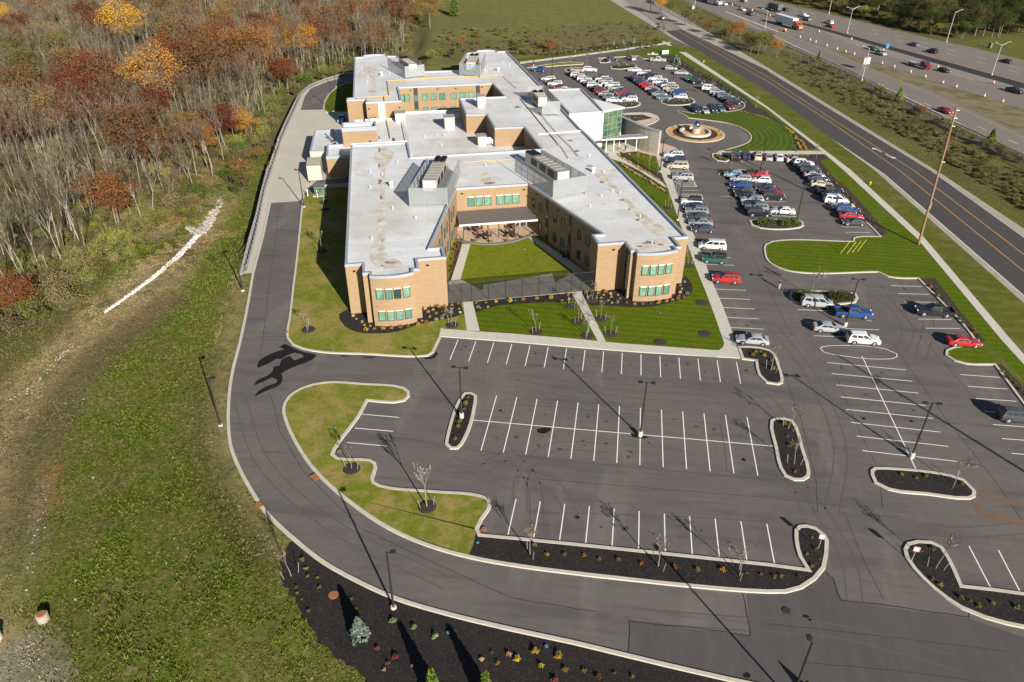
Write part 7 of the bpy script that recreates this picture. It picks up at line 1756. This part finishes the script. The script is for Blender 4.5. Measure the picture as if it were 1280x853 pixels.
us = [wild_shrub((PX[i], PY[i], PZ[i]), c_, .9, EN[c_]+' undergrowth shrub between the grey trunks', 'undergrowth shrubs') for i, c_ in zip(lone[:4], ('olive', 'thicket', 'lime', 'olive'))]
ui = np.concatenate([rr.permutation(len(PX))[:3000], rr.permutation(np.nonzero(poly_mask(FOREST, PX, PY, 26) < .93)[0])[:1500]])
un = scatter_nodes('undergrowth', [(PX[i]+2, PY[i]+1, PZ[i]) for i in ui], [int(rr.choice(4, p=[.35, .33, .10, .22])) for _ in ui], [random.uniform(.45, 1.15) for _ in ui], [random.uniform(0, 6.28) for _ in ui], us)
tag(un, 'low brown and olive undergrowth filling the wood', 'undergrowth', kind='stuff')

# --- trees between street and highway, beyond the highway, field
def gt(x, y, col, s, label, group=None, sx=1.0):
    h = 11*s; p = G(x, y, h*.62); return leafy_tree((p.x, p.y, 0), col, s, label, group, sx=sx)
for (x, y, c_, s, l) in [(917, 36, 'orange', .72, 'orange tree left of the pair above the chain link fence'), (927, 34, 'orange', .68, 'taller orange tree at the top of the roadside clump'), (951, 49, 'olive', .8, 'olive green tree right of the orange pair by the highway'), (959, 47, 'olive', .7, 'yellowish olive tree beside the highway guardrail'), (973, 57, 'orange', .62, 'small orange tree at the right end of the roadside clump'), (940, 53, 'dark', .62, 'dark green tree low in the roadside clump'), (934, 47, 'brown', .6, 'brown tree in the middle of the roadside clump'), (883, 33, 'rust', .45, 'small rusty tree beside the chain link fence'), (889, 32, 'brown', .5, 'small brown tree beside the chain link fence'), (858, 18, 'olive', .62, 'olive tree beside the street near the black car'), (866, 24, 'brown', .5, 'brown tree between street and highway bank'), (826, 3, 'yellow', .8, 'yellow topped tree at the top edge beside the street'), (815, 0, 'dark', .8, 'dark tree at the top edge beside the street'), (838, 8, 'olive', .65, 'olive tree at the top edge right of the yellow one'), (904, 42, 'dark', .5, 'dark bushy tree left of the orange pair'), (689, 55, 'orange', .5, 'small bright orange tree at the field edge'), (578, 50, 'orange', .4, 'small orange tree at the foot of the brown field')]:
    gt(x, y, c_, s, l)
rf_ = random.Random(5)
for i in range(200):
    t = i/200; x = 955+t*370+rf_.uniform(-8, 8)
    yb = np.interp(x, [960, 1020, 1100, 1180, 1200, 1280, 1340], [-5, 7, 28, 46, 49, 47, 45])-rf_.uniform(0, 40)
    p = G(x, yb, 0); c_ = rf_.choice(['dark', 'dark', 'olive', 'dark', 'olive', 'green']); leafy_tree((p.x, p.y, 0), c_, rf_.uniform(.6, 1.1), {'dark': 'dark green', 'olive': 'olive', 'green': 'green'}[c_]+' tree in the dense wood beyond the highway', {'dark': 'dark', 'olive': 'olive', 'green': 'green'}[c_]+' trees beyond the highway')
for i in range(60):
    t = rf_.random(); x = 960+t*250; yb = np.interp(x, [960, 1020, 1100, 1180, 1215], [-2, 9, 30, 48, 52])-rf_.uniform(0, 4); p = G(x, yb, 0)
    c_ = rf_.choice(['olive', 'lime', 'olive', 'dark']); wild_shrub((p.x, p.y, 0), c_, rf_.uniform(1.0, 1.9), {'olive': 'olive', 'lime': 'yellow green', 'dark': 'dark'}[c_]+' shrub at the foot of the wood beyond the highway', c_+' shrubs beyond the highway')
for i in range(70):   # scrub strip
    t = rf_.random(); x = 870+t*430; y1 = np.interp(x, [870, 915, 960, 1065, 1160, 1280], [14, 34, 53, 98, 146, 205]); y2 = np.interp(x, [870, 934, 1020, 1102, 1195, 1280], [30, 61, 83, 121, 171, 209]); y = y1+(y2-y1)*rf_.random()
    if 905 < x < 985 and rf_.random() < .4: continue
    p = G(x, y, 0); c_ = rf_.choice(['olive', 'brown', 'brown', 'olive', 'lime']); wild_shrub((p.x, p.y, -.03), c_, rf_.uniform(.35, .9), EN[c_]+' scrub bush on the bank below the highway guardrail', EN[c_]+' bank bushes')
SCR = []; FLD = []
for i in range(420):
    t = rf_.random(); x = 985+t*320; y2 = np.interp(x, [960, 1020, 1102, 1195, 1280], [68, 87, 125, 176, 215]); y3 = np.interp(x, [960, 1175, 1300], [82, 207, 290]); y = y2+(y3-y2)*rf_.uniform(.02, .75)
    p = G(x, y, 0); SCR.append((p.x, p.y, -.05, rf_.uniform(.22, .5)))
for i in range(420):
    x = rf_.uniform(545, 830); y = rf_.uniform(38, 70)-(x-545)*.03
    if rf_.random() < .5: x = rf_.uniform(640, 700); y = rf_.uniform(52, 70)
    p = G(x, y, 0); FLD.append((p.x, p.y, -.1, rf_.uniform(.22, .62)))
for nm, lst, lab in (('street_scrub', SCR, 'low dark scrub filling the bank between street and chain link fence'), ('field_brush', FLD, 'rough brown brush scattered over the field behind the building')):
    tag(scatter_nodes(nm, [q[:3] for q in lst], [rf_.choice([0, 1, 1, 3]) for q in lst], [q[3] for q in lst], [rf_.uniform(0, 6.28) for q in lst], us), lab, 'brush', kind='stuff')
# --- conifers
def cone_mesh(seed, h, r0, n=520, sz=.13):
    g = np.random.default_rng(seed); t = g.random(n)**.75; a = g.uniform(0, 6.283, n); rr_ = r0*(1-t)*g.uniform(.75, 1.05, n)*(1+.12*np.sin(a*5+t*20))
    P = np.stack([rr_*np.cos(a), rr_*np.sin(a), .08*h+t*h*.92], -1); V, Fq = leaf_quads(P, 5, .12*h/2.5, sz, seed); return np_mesh('foliage', V, Fq, [LEAF['spruce']])
CONE = [cone_mesh(900+i, 2.5, .85) for i in range(2)]; CONET = [cone_mesh(910+i, 2.5, .5) for i in range(2)]
tk = MB().tube((0, 0, -.1), (0, 0, 1.5), .07, .03, n=6)
def conifer(px, col, s, label, thin=False, group=None, z=.03, field=False):
    p = GT(*px) if field else G(px[0], px[1], z)
    o = empty('conifer', p, random.uniform(0, 6), label, 'tree', group); o.scale = (s, s, s)
    t_ = MB().tube((0, 0, -.1), (0, 0, 1.5), .07, .03, n=6).build('trunk', BARKD, o)
    c = bpy.data.objects.new('foliage', (CONET if thin else CONE)[random.randrange(2)]); COL.objects.link(c); adopt(c, o); c.material_slots[0].link = 'OBJECT'; c.material_slots[0].material = LEAF[col]
conifer((450, 797), 'spruce', 1.1, 'pale blue spruce standing in the black mulch bed by the drive')
conifer((541, 868), 'conifer', 1.35, 'narrow bright green conifer cut by the bottom edge, left one', True); conifer((607, 871), 'conifer', 1.35, 'narrow bright green conifer cut by the bottom edge, right one', True); conifer((1006, 862), 'olive', .5, 'little brownish conifer top at the bottom edge')
conifer((1022.5, 75.5), 'conifer', 1.2, 'small dark conifer on the bank left of the tall ramp lamp', True, z=0); conifer((1122, 127), 'conifer', 1.6, 'dense green conifer beside the ramp guardrail', z=0); conifer((1236, 183), 'conifer', 1.7, 'green conifer by the guardrail near the right edge', z=0)
conifer((568, 20), 'green', 3.2, 'tall dark conifer at the top of the brown field', z=0)
for i, px in enumerate([(767, 57.5), (778.5, 56), (791.5, 54.8)]): conifer(px, 'spruce', .9, ['young blue spruce, left of three in the far mulch bed', 'young blue spruce, middle of three in the far mulch bed', 'young blue spruce, right of three in the far mulch bed'][i])
conifer((844, 80), 'spruce', 1.25, 'taller blue spruce in the street mulch bed near the entrance sign', z=.1); conifer((848, 81.5), 'spruce', 1.0, 'shorter blue spruce beside the taller one in the street bed', z=.1)
for i in range(12):
    px = [(856, 83), (861, 85.5), (868, 89.5), (886, 98), (890, 100.5), (898, 104), (854, 85.5), (850, 87), (903, 108), (912, 115), (918, 119), (925, 126)][i]
    conifer(px, 'green' if i % 2 else 'olive', .5, 'small dark evergreen in the street mulch bed of the far lot', group='small evergreens in the far street bed', z=.1)
# --- young planted trees with stakes
def young_mesh(seed, h):
    T = Tree(seed); T.branch(Vector((0, 0, -.1)), Vector((0, 0, 1)), h*.45, .045+h*.004, 0, 3, (6, 4, 3, 2), .6, .8, (4, 3, 2), 9); zmax = max(v.z for v in T.V); k = h/zmax
    T.V = [Vector((v.x*k*.8, v.y*k*.8, v.z*k)) for v in T.V]; T.tips = [Vector((t.x*k*.8, t.y*k*.8, t.z*k)) for t in T.tips]; return T
YM = []; BARKY = M('bark_young', (.20, .165, .135), .9)
for i in range(5):
    T = young_mesh(700+i, 3.6); V, Fq = leaf_quads([tuple(t) for t in T.tips[:46]], 3, .18, .05, 700+i)
    YM.append((np_mesh('trunk', [tuple(v) for v in T.V], T.F, [BARKY]), np_mesh('leaves', V, Fq, [LEAF['rust']])))
RING = MB().lathe((0, 0, 0), [(.78, 0), (.6, .07), (0, .09)], 18)
def young(px, h, label, col='rust', stakes=2, ring=True, z=.1, leaves=True, field=False, big=1.0, ringr=1.0):
    p = GT(*px) if field else G(px[0], px[1], z); s = h/3.6; v = random.randrange(5)
    o = empty('young_tree', p, random.uniform(0, 6.28), label, 'tree', 'young trees planted round the lot')
    tr = bpy.data.objects.new('trunk', YM[v][0]); COL.objects.link(tr); adopt(tr, o); tr.scale = (s*big, s*big, s)
    if leaves:
        lv = bpy.data.objects.new('leaves', YM[v][1]); COL.objects.link(lv); adopt(lv, o); lv.scale = (s*big, s*big, s); lv.material_slots[0].link = 'OBJECT'; lv.material_slots[0].material = LEAF[col]
    if ring:
        r_ = MB().lathe((0, 0, 0), [(.85*ringr, 0), (.65*ringr, .07), (0, .09)], 18).build('mulch_ring', MAT['mulch_brown'], o)
    for k in range(stakes):
        a = k*math.pi*2/max(1, stakes)+.4; mb = MB(); mb.tube((.75*math.cos(a), .75*math.sin(a), 0), (.95*math.cos(a), .95*math.sin(a), 1.35), .035, n=5); mb.build('stake', MAT['galv'], o)
    return o
for px, h, l, c_, lv in [((439.5, 586), 3.6, 'staked young tree in the grass island below the three bays', 'rust', True), ((533.7, 633.5), 6.2, 'largest staked young tree, in the grass island tip', 'rust', False), ((565, 406.5), 3.6, 'staked young tree beside the left end of the front walk', 'straw', True),
    ((670, 415), 3.8, 'bare staked sapling alone in the middle of the front lawn', 'straw', False), ((714.5, 383), 3.2, 'staked young tree left of the lawn path near the fence', 'rust', True), ((740, 375), 3.2, 'staked young tree right of the lawn path near the fence', 'rust', True), ((722.5, 402), 3.2, 'staked young tree left of the lawn path, halfway down', 'rust', True), ((751, 398.5), 3.2, 'staked young tree right of the lawn path, halfway down', 'rust', True),
    ((734, 420), 3.4, 'staked young tree left of the lawn path near the walk', 'rust', True), ((763, 417.5), 3.4, 'staked young tree right of the lawn path near the walk', 'rust', True), ((860, 332), 3.4, 'staked young tree on the lawn beside the right bay corner', 'straw', False), ((835, 260), 3.4, 'staked young tree on the lawn strip beside the long right wall', 'straw', False),
    ((385.5, 412), 3.4, 'young tree in a mulch ring on the side lawn', 'brown', False), ((402.5, 314), 4.2, 'young tree in the shade edge of the side lawn', 'brown', True), ((405, 253), 3.4, 'young tree on the side lawn near the green transformer', 'brown', True), ((402, 416-150), 3.2, 'young tree in the dark shade beside the left wing', 'brown', True)][:15]:
    young(px, h, l, c_, leaves=lv, ringr=1.25)
for px, h, l in [((662.6, 693), 4.2, 'staked tree at the left of the long mulch strip'), ((822.6, 708), 4.4, 'staked tree in the middle of the long mulch strip'), ((924.6, 719), 4.2, 'staked tree at the right of the long mulch strip'), ((985, 536), 4.2, 'tree at the top of the right narrow mulch island'), ((992.5, 580), 4.2, 'tree at the foot of the right narrow mulch island'), ((1192.5, 605), 4.4, 'tree at the right end of the wide mulch island'), ((1169.4, 710.5), 4.4, 'tree in the lower right mulch island beside the sign'), ((963.7, 463), 4.2, 'tree in the mulch island at the walk corner')]:
    young(px, h, l, 'rust', ring=False, leaves=True)
young((364, 720), 4.6, 'leaning staked tree at the tip of the black mulch bed', 'rust', ring=False, z=.05)
for px, h, l, c_ in [((1013, 369), 5, 'yellow green young tree rising from the hedge island', 'lime'), ((891, 121.5), 4.6, 'yellowing young tree at the far hedge island below the double rows', 'lime'), ((837, 124), 4.2, 'orange young tree in the far island below the second double row', 'orange'), ((771, 128), 4.2, 'orange young tree in the far island below the first double row', 'orange'), ((714, 86), 4.4, 'yellow young tree on the far grass island', 'gold'), ((733, 82), 4.4, 'rusty young tree at the tip of the far grass island', 'rust'), ((748.5, 77), 4, 'yellow green young tree at the small far bed', 'lime'), ((679, 93.5), 3.6, 'small yellow young tree by the back wall', 'gold'), ((1020, 199), 3.8, 'tan leaved young tree in the street bed near the cross walk', 'straw'), ((945, 136), 3.6, 'tan leaved young tree in the bed above the striped lawn', 'straw'), ((797.5, 205.5), 3.4, 'golden young tree in the garden bed, upper one', 'gold'), ((811.5, 212), 3.4, 'golden young tree in the garden bed, middle one', 'gold'), ((822, 217.5), 4.0, 'golden young tree in the garden bed, nearest the walk', 'gold'), ((914.5, 211), 4.4, 'rusty young tree in the island below the striped lawn row', 'rust'), ((1021, 226-4), 3, 'small rusty young tree behind cars on the street bed', 'rust')]:
    young(px, h, l, c_, ring=False, stakes=0, big=1.0)
for px, l in [((881, 417), 'empty mulch ring in the corner of the front lawn'), ((877, 378.5), 'empty mulch ring beside the walk on the front lawn'), ((825, 428), 'empty mulch ring near the front walk edge'), ((406, 262), 'empty dark mulch ring in the shade of the side lawn')]:
    o = MB().lathe((0, 0, 0), [(1.0, 0), (.8, .07), (0, .1)], 18).build('mulch_ring', MAT['mulch_brown'], loc=G(*px, .1)); tag(o, l, 'mulch ring')
# --- bed shrubs
def bush_mesh(seed, n=34, per=12, sz=.075):
    g = np.random.default_rng(seed); d = g.normal(size=(n, 3)); d /= np.linalg.norm(d, axis=1)[:, None]; d *= g.uniform(.2, .42, (n, 1)); d[:, 2] = np.abs(d[:, 2])*1.1+.05
    V, Fq = leaf_quads(d, per, .17, sz, seed); return np_mesh('bed_shrub', V, Fq, [LEAF['rustbush']])
BUSH = [bush_mesh(800+i) for i in range(4)]
def bush(p, col, s, label, group, z=1.0):
    o = bpy.data.objects.new('bed_shrub', BUSH[random.randrange(4)]); COL.objects.link(o); o.location = p; o.rotation_euler = (0, 0, random.uniform(0, 6)); o.scale = (s, s, s*z)
    o.material_slots[0].link = 'OBJECT'; o.material_slots[0].material = LEAF[col]; return tag(o, label, 'shrub', group)
BN = {'rustbush': 'orange brown', 'straw': 'straw coloured', 'gold': 'golden yellow', 'lime': 'yellow green', 'mint': 'pale green', 'crimson': 'crimson', 'brown': 'brown', 'green': 'green', 'olive': 'olive', 'spruce': 'grey green'}
def bed(pxs, cols, s0, s1, where, z=.1):
    for i, px in enumerate(pxs):
        c_ = cols[i % len(cols)] if isinstance(cols, (list, tuple)) else cols
        bush(G(px[0], px[1], z), c_, random.uniform(s0, s1)*random.choice((.7, .85, 1.0)), BN[c_]+' shrub '+where, BN[c_]+' shrubs '+where)
bed(zpx(420, 330, [(298, 660), (385, 652), (467, 648), (557, 643), (645, 633), (720, 623), (818, 608), (900, 587), (1022, 432), (1088, 428), (1155, 416), (1215, 400)]), 'rustbush', .75, .95, 'in the bed at the left bay')
bed(zpx(420, 330, [(172, 522), (203, 553), (262, 583), (283, 615), (340, 623), (858, 572), (935, 530), (1000, 496), (970, 460), (917, 484), (890, 452), (1055, 475), (1060, 548), (1238, 488), (1145, 578)]), ['straw', 'straw', 'straw', 'rustbush'], .55, .75, 'in the bed around the left bay')
bed(zpx(420, 330, [(1068, 518), (1000, 558), (1150, 485), (1225, 452)]), 'mint', .6, .8, 'in the bed right of the left bay')
bed(zpx(560, 330, [(282, 393), (1198, 309), (38, 413), (98, 398)]), 'rustbush', .7, .9, 'at the fence posts')
bed(zpx(560, 330, [(478, 380), (618, 372), (750, 363), (887, 347), (1025, 342)]), 'gold', .8, 1.0, 'in the bed below the mesh fence')
bed(zpx(560, 330, [(300, 432), (318, 442), (397, 432), (378, 390), (1137, 367), (1208, 357)]), ['mint', 'straw', 'straw', 'brown'], .5, .7, 'in the bed below the fence')
bed(zpx(560, 330, [(965, 381)]), 'crimson', .6, .7, 'in the bed below the mesh fence, pinkish flowers')
bed(zpx(720, 300, [(95, 526), (150, 516), (225, 532), (290, 521), (500, 632), (587, 645), (665, 643), (743, 637), (823, 630), (900, 617), (960, 605), (1017, 590), (1075, 575)]), 'rustbush', .75, .95, 'in the bed at the right bay')
bed(zpx(720, 300, [(118, 575), (207, 580), (275, 552), (253, 618), (345, 541), (350, 573), (360, 632), (418, 553), (437, 588), (1035, 528), (1030, 563), (1055, 490), (1040, 457)]), 'straw', .5, .8, 'in the bed around the right bay')
bed(zpx(720, 300, [(145, 560), (250, 582), (320, 608), (412, 625), (1108, 540), (1080, 422)]), 'mint', .6, .8, 'in the bed left of the right bay')
bed([(577.5, 300.2), (593.8, 301.8), (614, 302.8), (634, 301.5), (653, 297), (666.5, 291.5)], 'lime', .85, 1.0, 'in a row on the terrace edge', .3)
bed([(571, 307), (569, 313), (567.5, 318), (566, 325), (564, 333), (562.5, 340)], 'crimson', .8, 1.0, 'along the left court wall', .12)
bed([(573.5, 309), (572.5, 312), (566, 336), (564.5, 339)], 'green', .8, 1.0, 'along the left court walk', .12)
k7 = 3.9875
bed(zpx(320, 639, [(232, 243), (250, 288), (257, 325), (305, 333), (315, 381)], k7), 'lime', .5, .62, 'in the upper tip of the black mulch bed', .03)
bed(zpx(320, 639, [(475, 440), (498, 488), (230, 440), (260, 500), (205, 410), (200, 380)], k7), ['olive', 'olive', 'brown'], .4, .6, 'in the black mulch bed near the manhole', .03)
bed(zpx(320, 639, [(685, 550), (787, 580), (892, 626)], k7), 'mint', .9, 1.1, 'below the single lamp in black mulch', .03)
bed(zpx(320, 639, [(605, 688), (697, 728)], k7), 'crimson', .6, .8, 'beside the pale blue spruce', .03)
bed(zpx(320, 639, [(780, 772), (1175, 705), (1260, 715), (1205, 757), (1125, 740), (660, 760), (640, 790)], k7), ['straw', 'brown'], .4, .65, 'in the lower black mulch bed', .03)
bed(zpx(640, 639, [(25, 740), (115, 700), (230, 725), (145, 772), (265, 792)], k7), 'gold', .8, 1.05, 'in the mulch at the bottom edge', .03)
bed(zpx(640, 639, [(360, 795), (510, 808), (430, 830), (600, 825)], k7), 'brown', .45, .7, 'in the mulch at the bottom edge', .03)
bed(zpx(640, 639, [(215, 845)], k7), 'crimson', 1.0, 1.2, 'with reddish twigs at the bottom edge', .03)
bed(zpx(640, 639, [(175, 218), (262, 218), (360, 223), (435, 241), (530, 243), (645, 263), (812, 279), (925, 294), (1050, 294), (1240, 318), (110, 110+60), (1170, 310)], k7), ['rustbush', 'olive', 'rustbush'], .5, .75, 'in the long mulch strip')
bed(zpx(960, 639, [(220, 133), (237, 191), (193, 216), (258, 238), (220, 275), (155, 328), (65, 325), (30, 330)], k7), ['lime', 'olive'], .45, .7, 'at the rounded end of the long mulch strip')
bed(zpx(960, 639, [(765, 203), (822, 190), (820, 340), (860, 370), (960, 432), (1050, 475), (1120, 460), (1240, 480), (1005, 450)], k7), ['lime', 'lime', 'olive'], .5, .8, 'in the lower right mulch island')
bed(zpx(320, 426, [(1060, 285), (1048, 315), (1040, 345), (1020, 405), (1010, 430), (995, 492)], 4), ['lime', 'olive'], .6, .9, 'in the narrow island left of the bays')
bed(zpx(960, 426, [(78, 415), (97, 480), (110, 525), (135, 655), (668, 670), (743, 688), (787, 678), (970, 718), (25, 140), (15, 100)], 4), ['lime', 'olive'], .55, .85, 'in the mulch islands among the bays')
bed(zpx(880, 340, [(405, 785), (490, 830), (515, 800), (600, 835), (560, 800)]), ['lime', 'rustbush'], .6, .9, 'in the mulch island at the walk corner')
bed([(800, 200), (797, 196.5), (803, 194), (813, 196), (818, 199.5)], 'olive', .6, .8, 'along the entrance garden lawn', .11)
def along(a, b, n, j=.4):
    out = []
    for k in range(n): t = (k+.5)/n; out.append((a[0]+(b[0]-a[0])*t+random.uniform(-j, j), a[1]+(b[1]-a[1])*t+random.uniform(-j, j)*.6))
    return out
bed(along((772, 194), (826, 226), 22, .9), ['straw', 'gold', 'straw'], .6, .9, 'in the entrance garden bed', .11)
bed(along((777, 206), (831, 240), 22, .9), ['straw', 'gold', 'straw', 'straw'], .6, .9, 'along the lower garden walk', .11)
bed(along((776, 191.5), (818, 199), 14, .5), ['gold', 'rustbush', 'brown'], .6, .9, 'in front of the canopy posts', .11)
bed(along((993, 170), (1001, 187), 9, 1.2)+along((1000, 176), (1008, 187), 6, 1.2)+along((978, 158), (992, 168), 6, .8), 'gold', .8, 1.1, 'right of the striped lawn', .11)
bed(along((925, 138.5), (962, 150), 10, .6), 'gold', .7, .9, 'above the striped lawn', .11)
bed(along((982, 195), (1012, 195), 7, .6), 'gold', .8, 1.0, 'below the cross walk', .11)
bed(along((1030, 212), (1094, 284), 18, 2.0), ['olive', 'rustbush', 'green'], .6, 1.0, 'in the street mulch bed', .11)
bed(along((1160, 357), (1225, 424), 12, 2.0)+along((1250, 462), (1285, 498), 5, 1.5), ['rustbush', 'green'], .6, .95, 'in the right street mulch bed', .11)
bed(along((868, 88.5), (945, 136), 16, 1.5), ['olive', 'mint'], .7, 1.1, 'in the far street mulch bed', .11)
bed(along((690, 69), (815, 55), 24, .7), ['olive', 'straw'], .8, 1.2, 'in the far mulch bed by the field', .06)
bed(along((833, 127), (866, 126), 10, .8)+along((768, 131.5), (797, 130.5), 9, .8), ['spruce', 'lime'], .7, 1.0, 'in the islands below the far rows', .1)
bed(along((781, 147), (806, 149), 9, .7), ['rustbush', 'brown'], .6, .8, 'in the curved bed beside the glass entrance', .11)
bed(along((895, 196), (908, 199.5), 6, .8), 'lime', .6, .8, 'in the island left of the lawn row', .11)
bed(along((847, 139), (858, 142), 5, .5), 'lime', .6, .8, 'at the circle lawn tip', .11)
# hedges
def hedge(a, b, c, d, label, z=.1, col='green', h=.8):
    A, B, C_, D_ = [G(*q, z).to_2d() for q in (a, b, c, d)]; o_ = (A+B+C_+D_)/4; g = np.random.default_rng(int(a[0])); n = 420; P = []
    for _ in range(n):
        s_, t_ = g.random(), g.random(); q = A.lerp(B, s_).lerp(D_.lerp(C_, s_), t_)-o_; P.append((q.x, q.y, h*g.uniform(.15, 1)*(1-.25*abs(2*t_-1)**3)))
    V, Fq = leaf_quads(P, 6, .16, .08, int(a[0])); o = bpy.data.objects.new('hedge', np_mesh('hedge', V, Fq, [LEAF[col]])); COL.objects.link(o); o.location = (o_.x, o_.y, z); tag(o, label, 'hedge')
hedge((990, 366), (1020, 365.5), (1024, 379), (992, 376), 'low clipped green hedge, left half of the upper shrub island'); hedge((1033, 366), (1066, 367), (1067, 378), (1038, 379), 'low clipped green hedge, right half of the upper shrub island')
hedge((973, 276), (996, 276), (1001, 282.5), (977, 284.5), 'green hedge in the island beside the white sedan'); hedge((945, 275.5), (966, 275.5), (969, 284.5), (947, 283.5), 'green hedge, left part of the island by the black cars'); hedge((902, 214.5), (921, 214.5), (922, 219.5), (904, 219.5), 'clipped hedge behind the light blue hatchback'); hedge((931, 214.5), (956, 215), (957, 219), (933, 219.5), 'clipped hedge behind the red sedan by the lawn row')
hedge((766, 83), (793, 83), (793, 84.6), (768, 86), 'narrow green hedge in the far lot island', h=.7)
# --- rough meadow tufts (uncountable)
g = np.random.default_rng(3); reg = gp([(-30, 870), (480, 870), (430, 830), (360, 745), (352, 700), (340, 680), (300, 630), (270, 585), (262, 520), (262, 460), (285, 385), (300, 345), (318, 270), (338, 200), (300, 190), (240, 262), (170, 300), (100, 345), (-30, 420)])
ra = np.array([(p.x, p.y) for p in reg]); nn = 300000
X_ = g.uniform(ra[:, 0].min(), ra[:, 0].max(), nn); Y_ = g.uniform(ra[:, 1].min(), ra[:, 1].max(), nn); k_ = (poly_mask(reg, X_, Y_, .01) > .5); X_, Y_ = X_[k_], Y_[k_]
cl_ = np.sin(X_*.9+2*np.sin(Y_*.6))*np.sin(Y_*.8+1.7*np.sin(X_*.5))+.5*np.sin(X_*2.3)*np.sin(Y_*2.1); k_ = cl_ > g.uniform(-.9, .9, len(X_)); X_, Y_ = X_[k_], Y_[k_]
Z_ = terr(X_, Y_); n = len(X_)
ix = np.clip(np.searchsorted(xs, X_), 0, len(xs)-1); iy = np.clip(np.searchsorted(ys, Y_), 0, len(ys)-1); cc_ = C[iy, ix]
straw_ = g.random(n) < .30; pn = .5+.5*np.sin(X_*.33+2.1*np.sin(Y_*.21))*np.sin(Y_*.29+1.7*np.sin(X_*.17)); dry = (cc_[:, 0] > cc_[:, 1]*1.1); var = np.where(dry, .35, 1.0)
cc_ = cc_*(1+(g.uniform(.45, 1.6, n)-1)*var)[:, None]; cc_ = cc_+(np.array((.15, .115, .045))-cc_)*(np.where(dry, 0, .75*sstep(.55, .9, pn)))[:, None]; cc_ = np.where(straw_[:, None], cc_*.62+np.array((.26, .20, .09))*.4, cc_)
hh = g.uniform(.05, .24, n)*(1+.3*straw_)*(.55+.8*sstep(.3, .9, 1-pn))*np.where(dry, .6, 1); ang = g.uniform(0, 6.283, n); Vs = []; B_ = 3
for b_ in range(B_):
    a = ang+b_*2.1; wv = .05+.05*g.random(n); ox, oy = np.cos(a), np.sin(a); lx, ly = g.normal(0, .16, n), g.normal(0, .16, n)
    Vs.append(np.stack([np.stack([X_-oy*wv, Y_+ox*wv, Z_-.02], -1), np.stack([X_+oy*wv, Y_-ox*wv, Z_-.02], -1), np.stack([X_+lx, Y_+ly, Z_+hh], -1)], 1))
V = np.stack(Vs, 1).reshape(-1, 3); Cc = np.repeat(cc_, 9, 0)
o = bpy.data.objects.new('meadow_grass', np_mesh('meadow_grass', V, np.arange(len(V)).reshape(-1, 3), [M('tuft', 'albedo', .9, spec=.02)], col=Cc)); COL.objects.link(o); tag(o, 'rough tufted grass covering the meadow left of the drive', 'grass', kind='stuff')
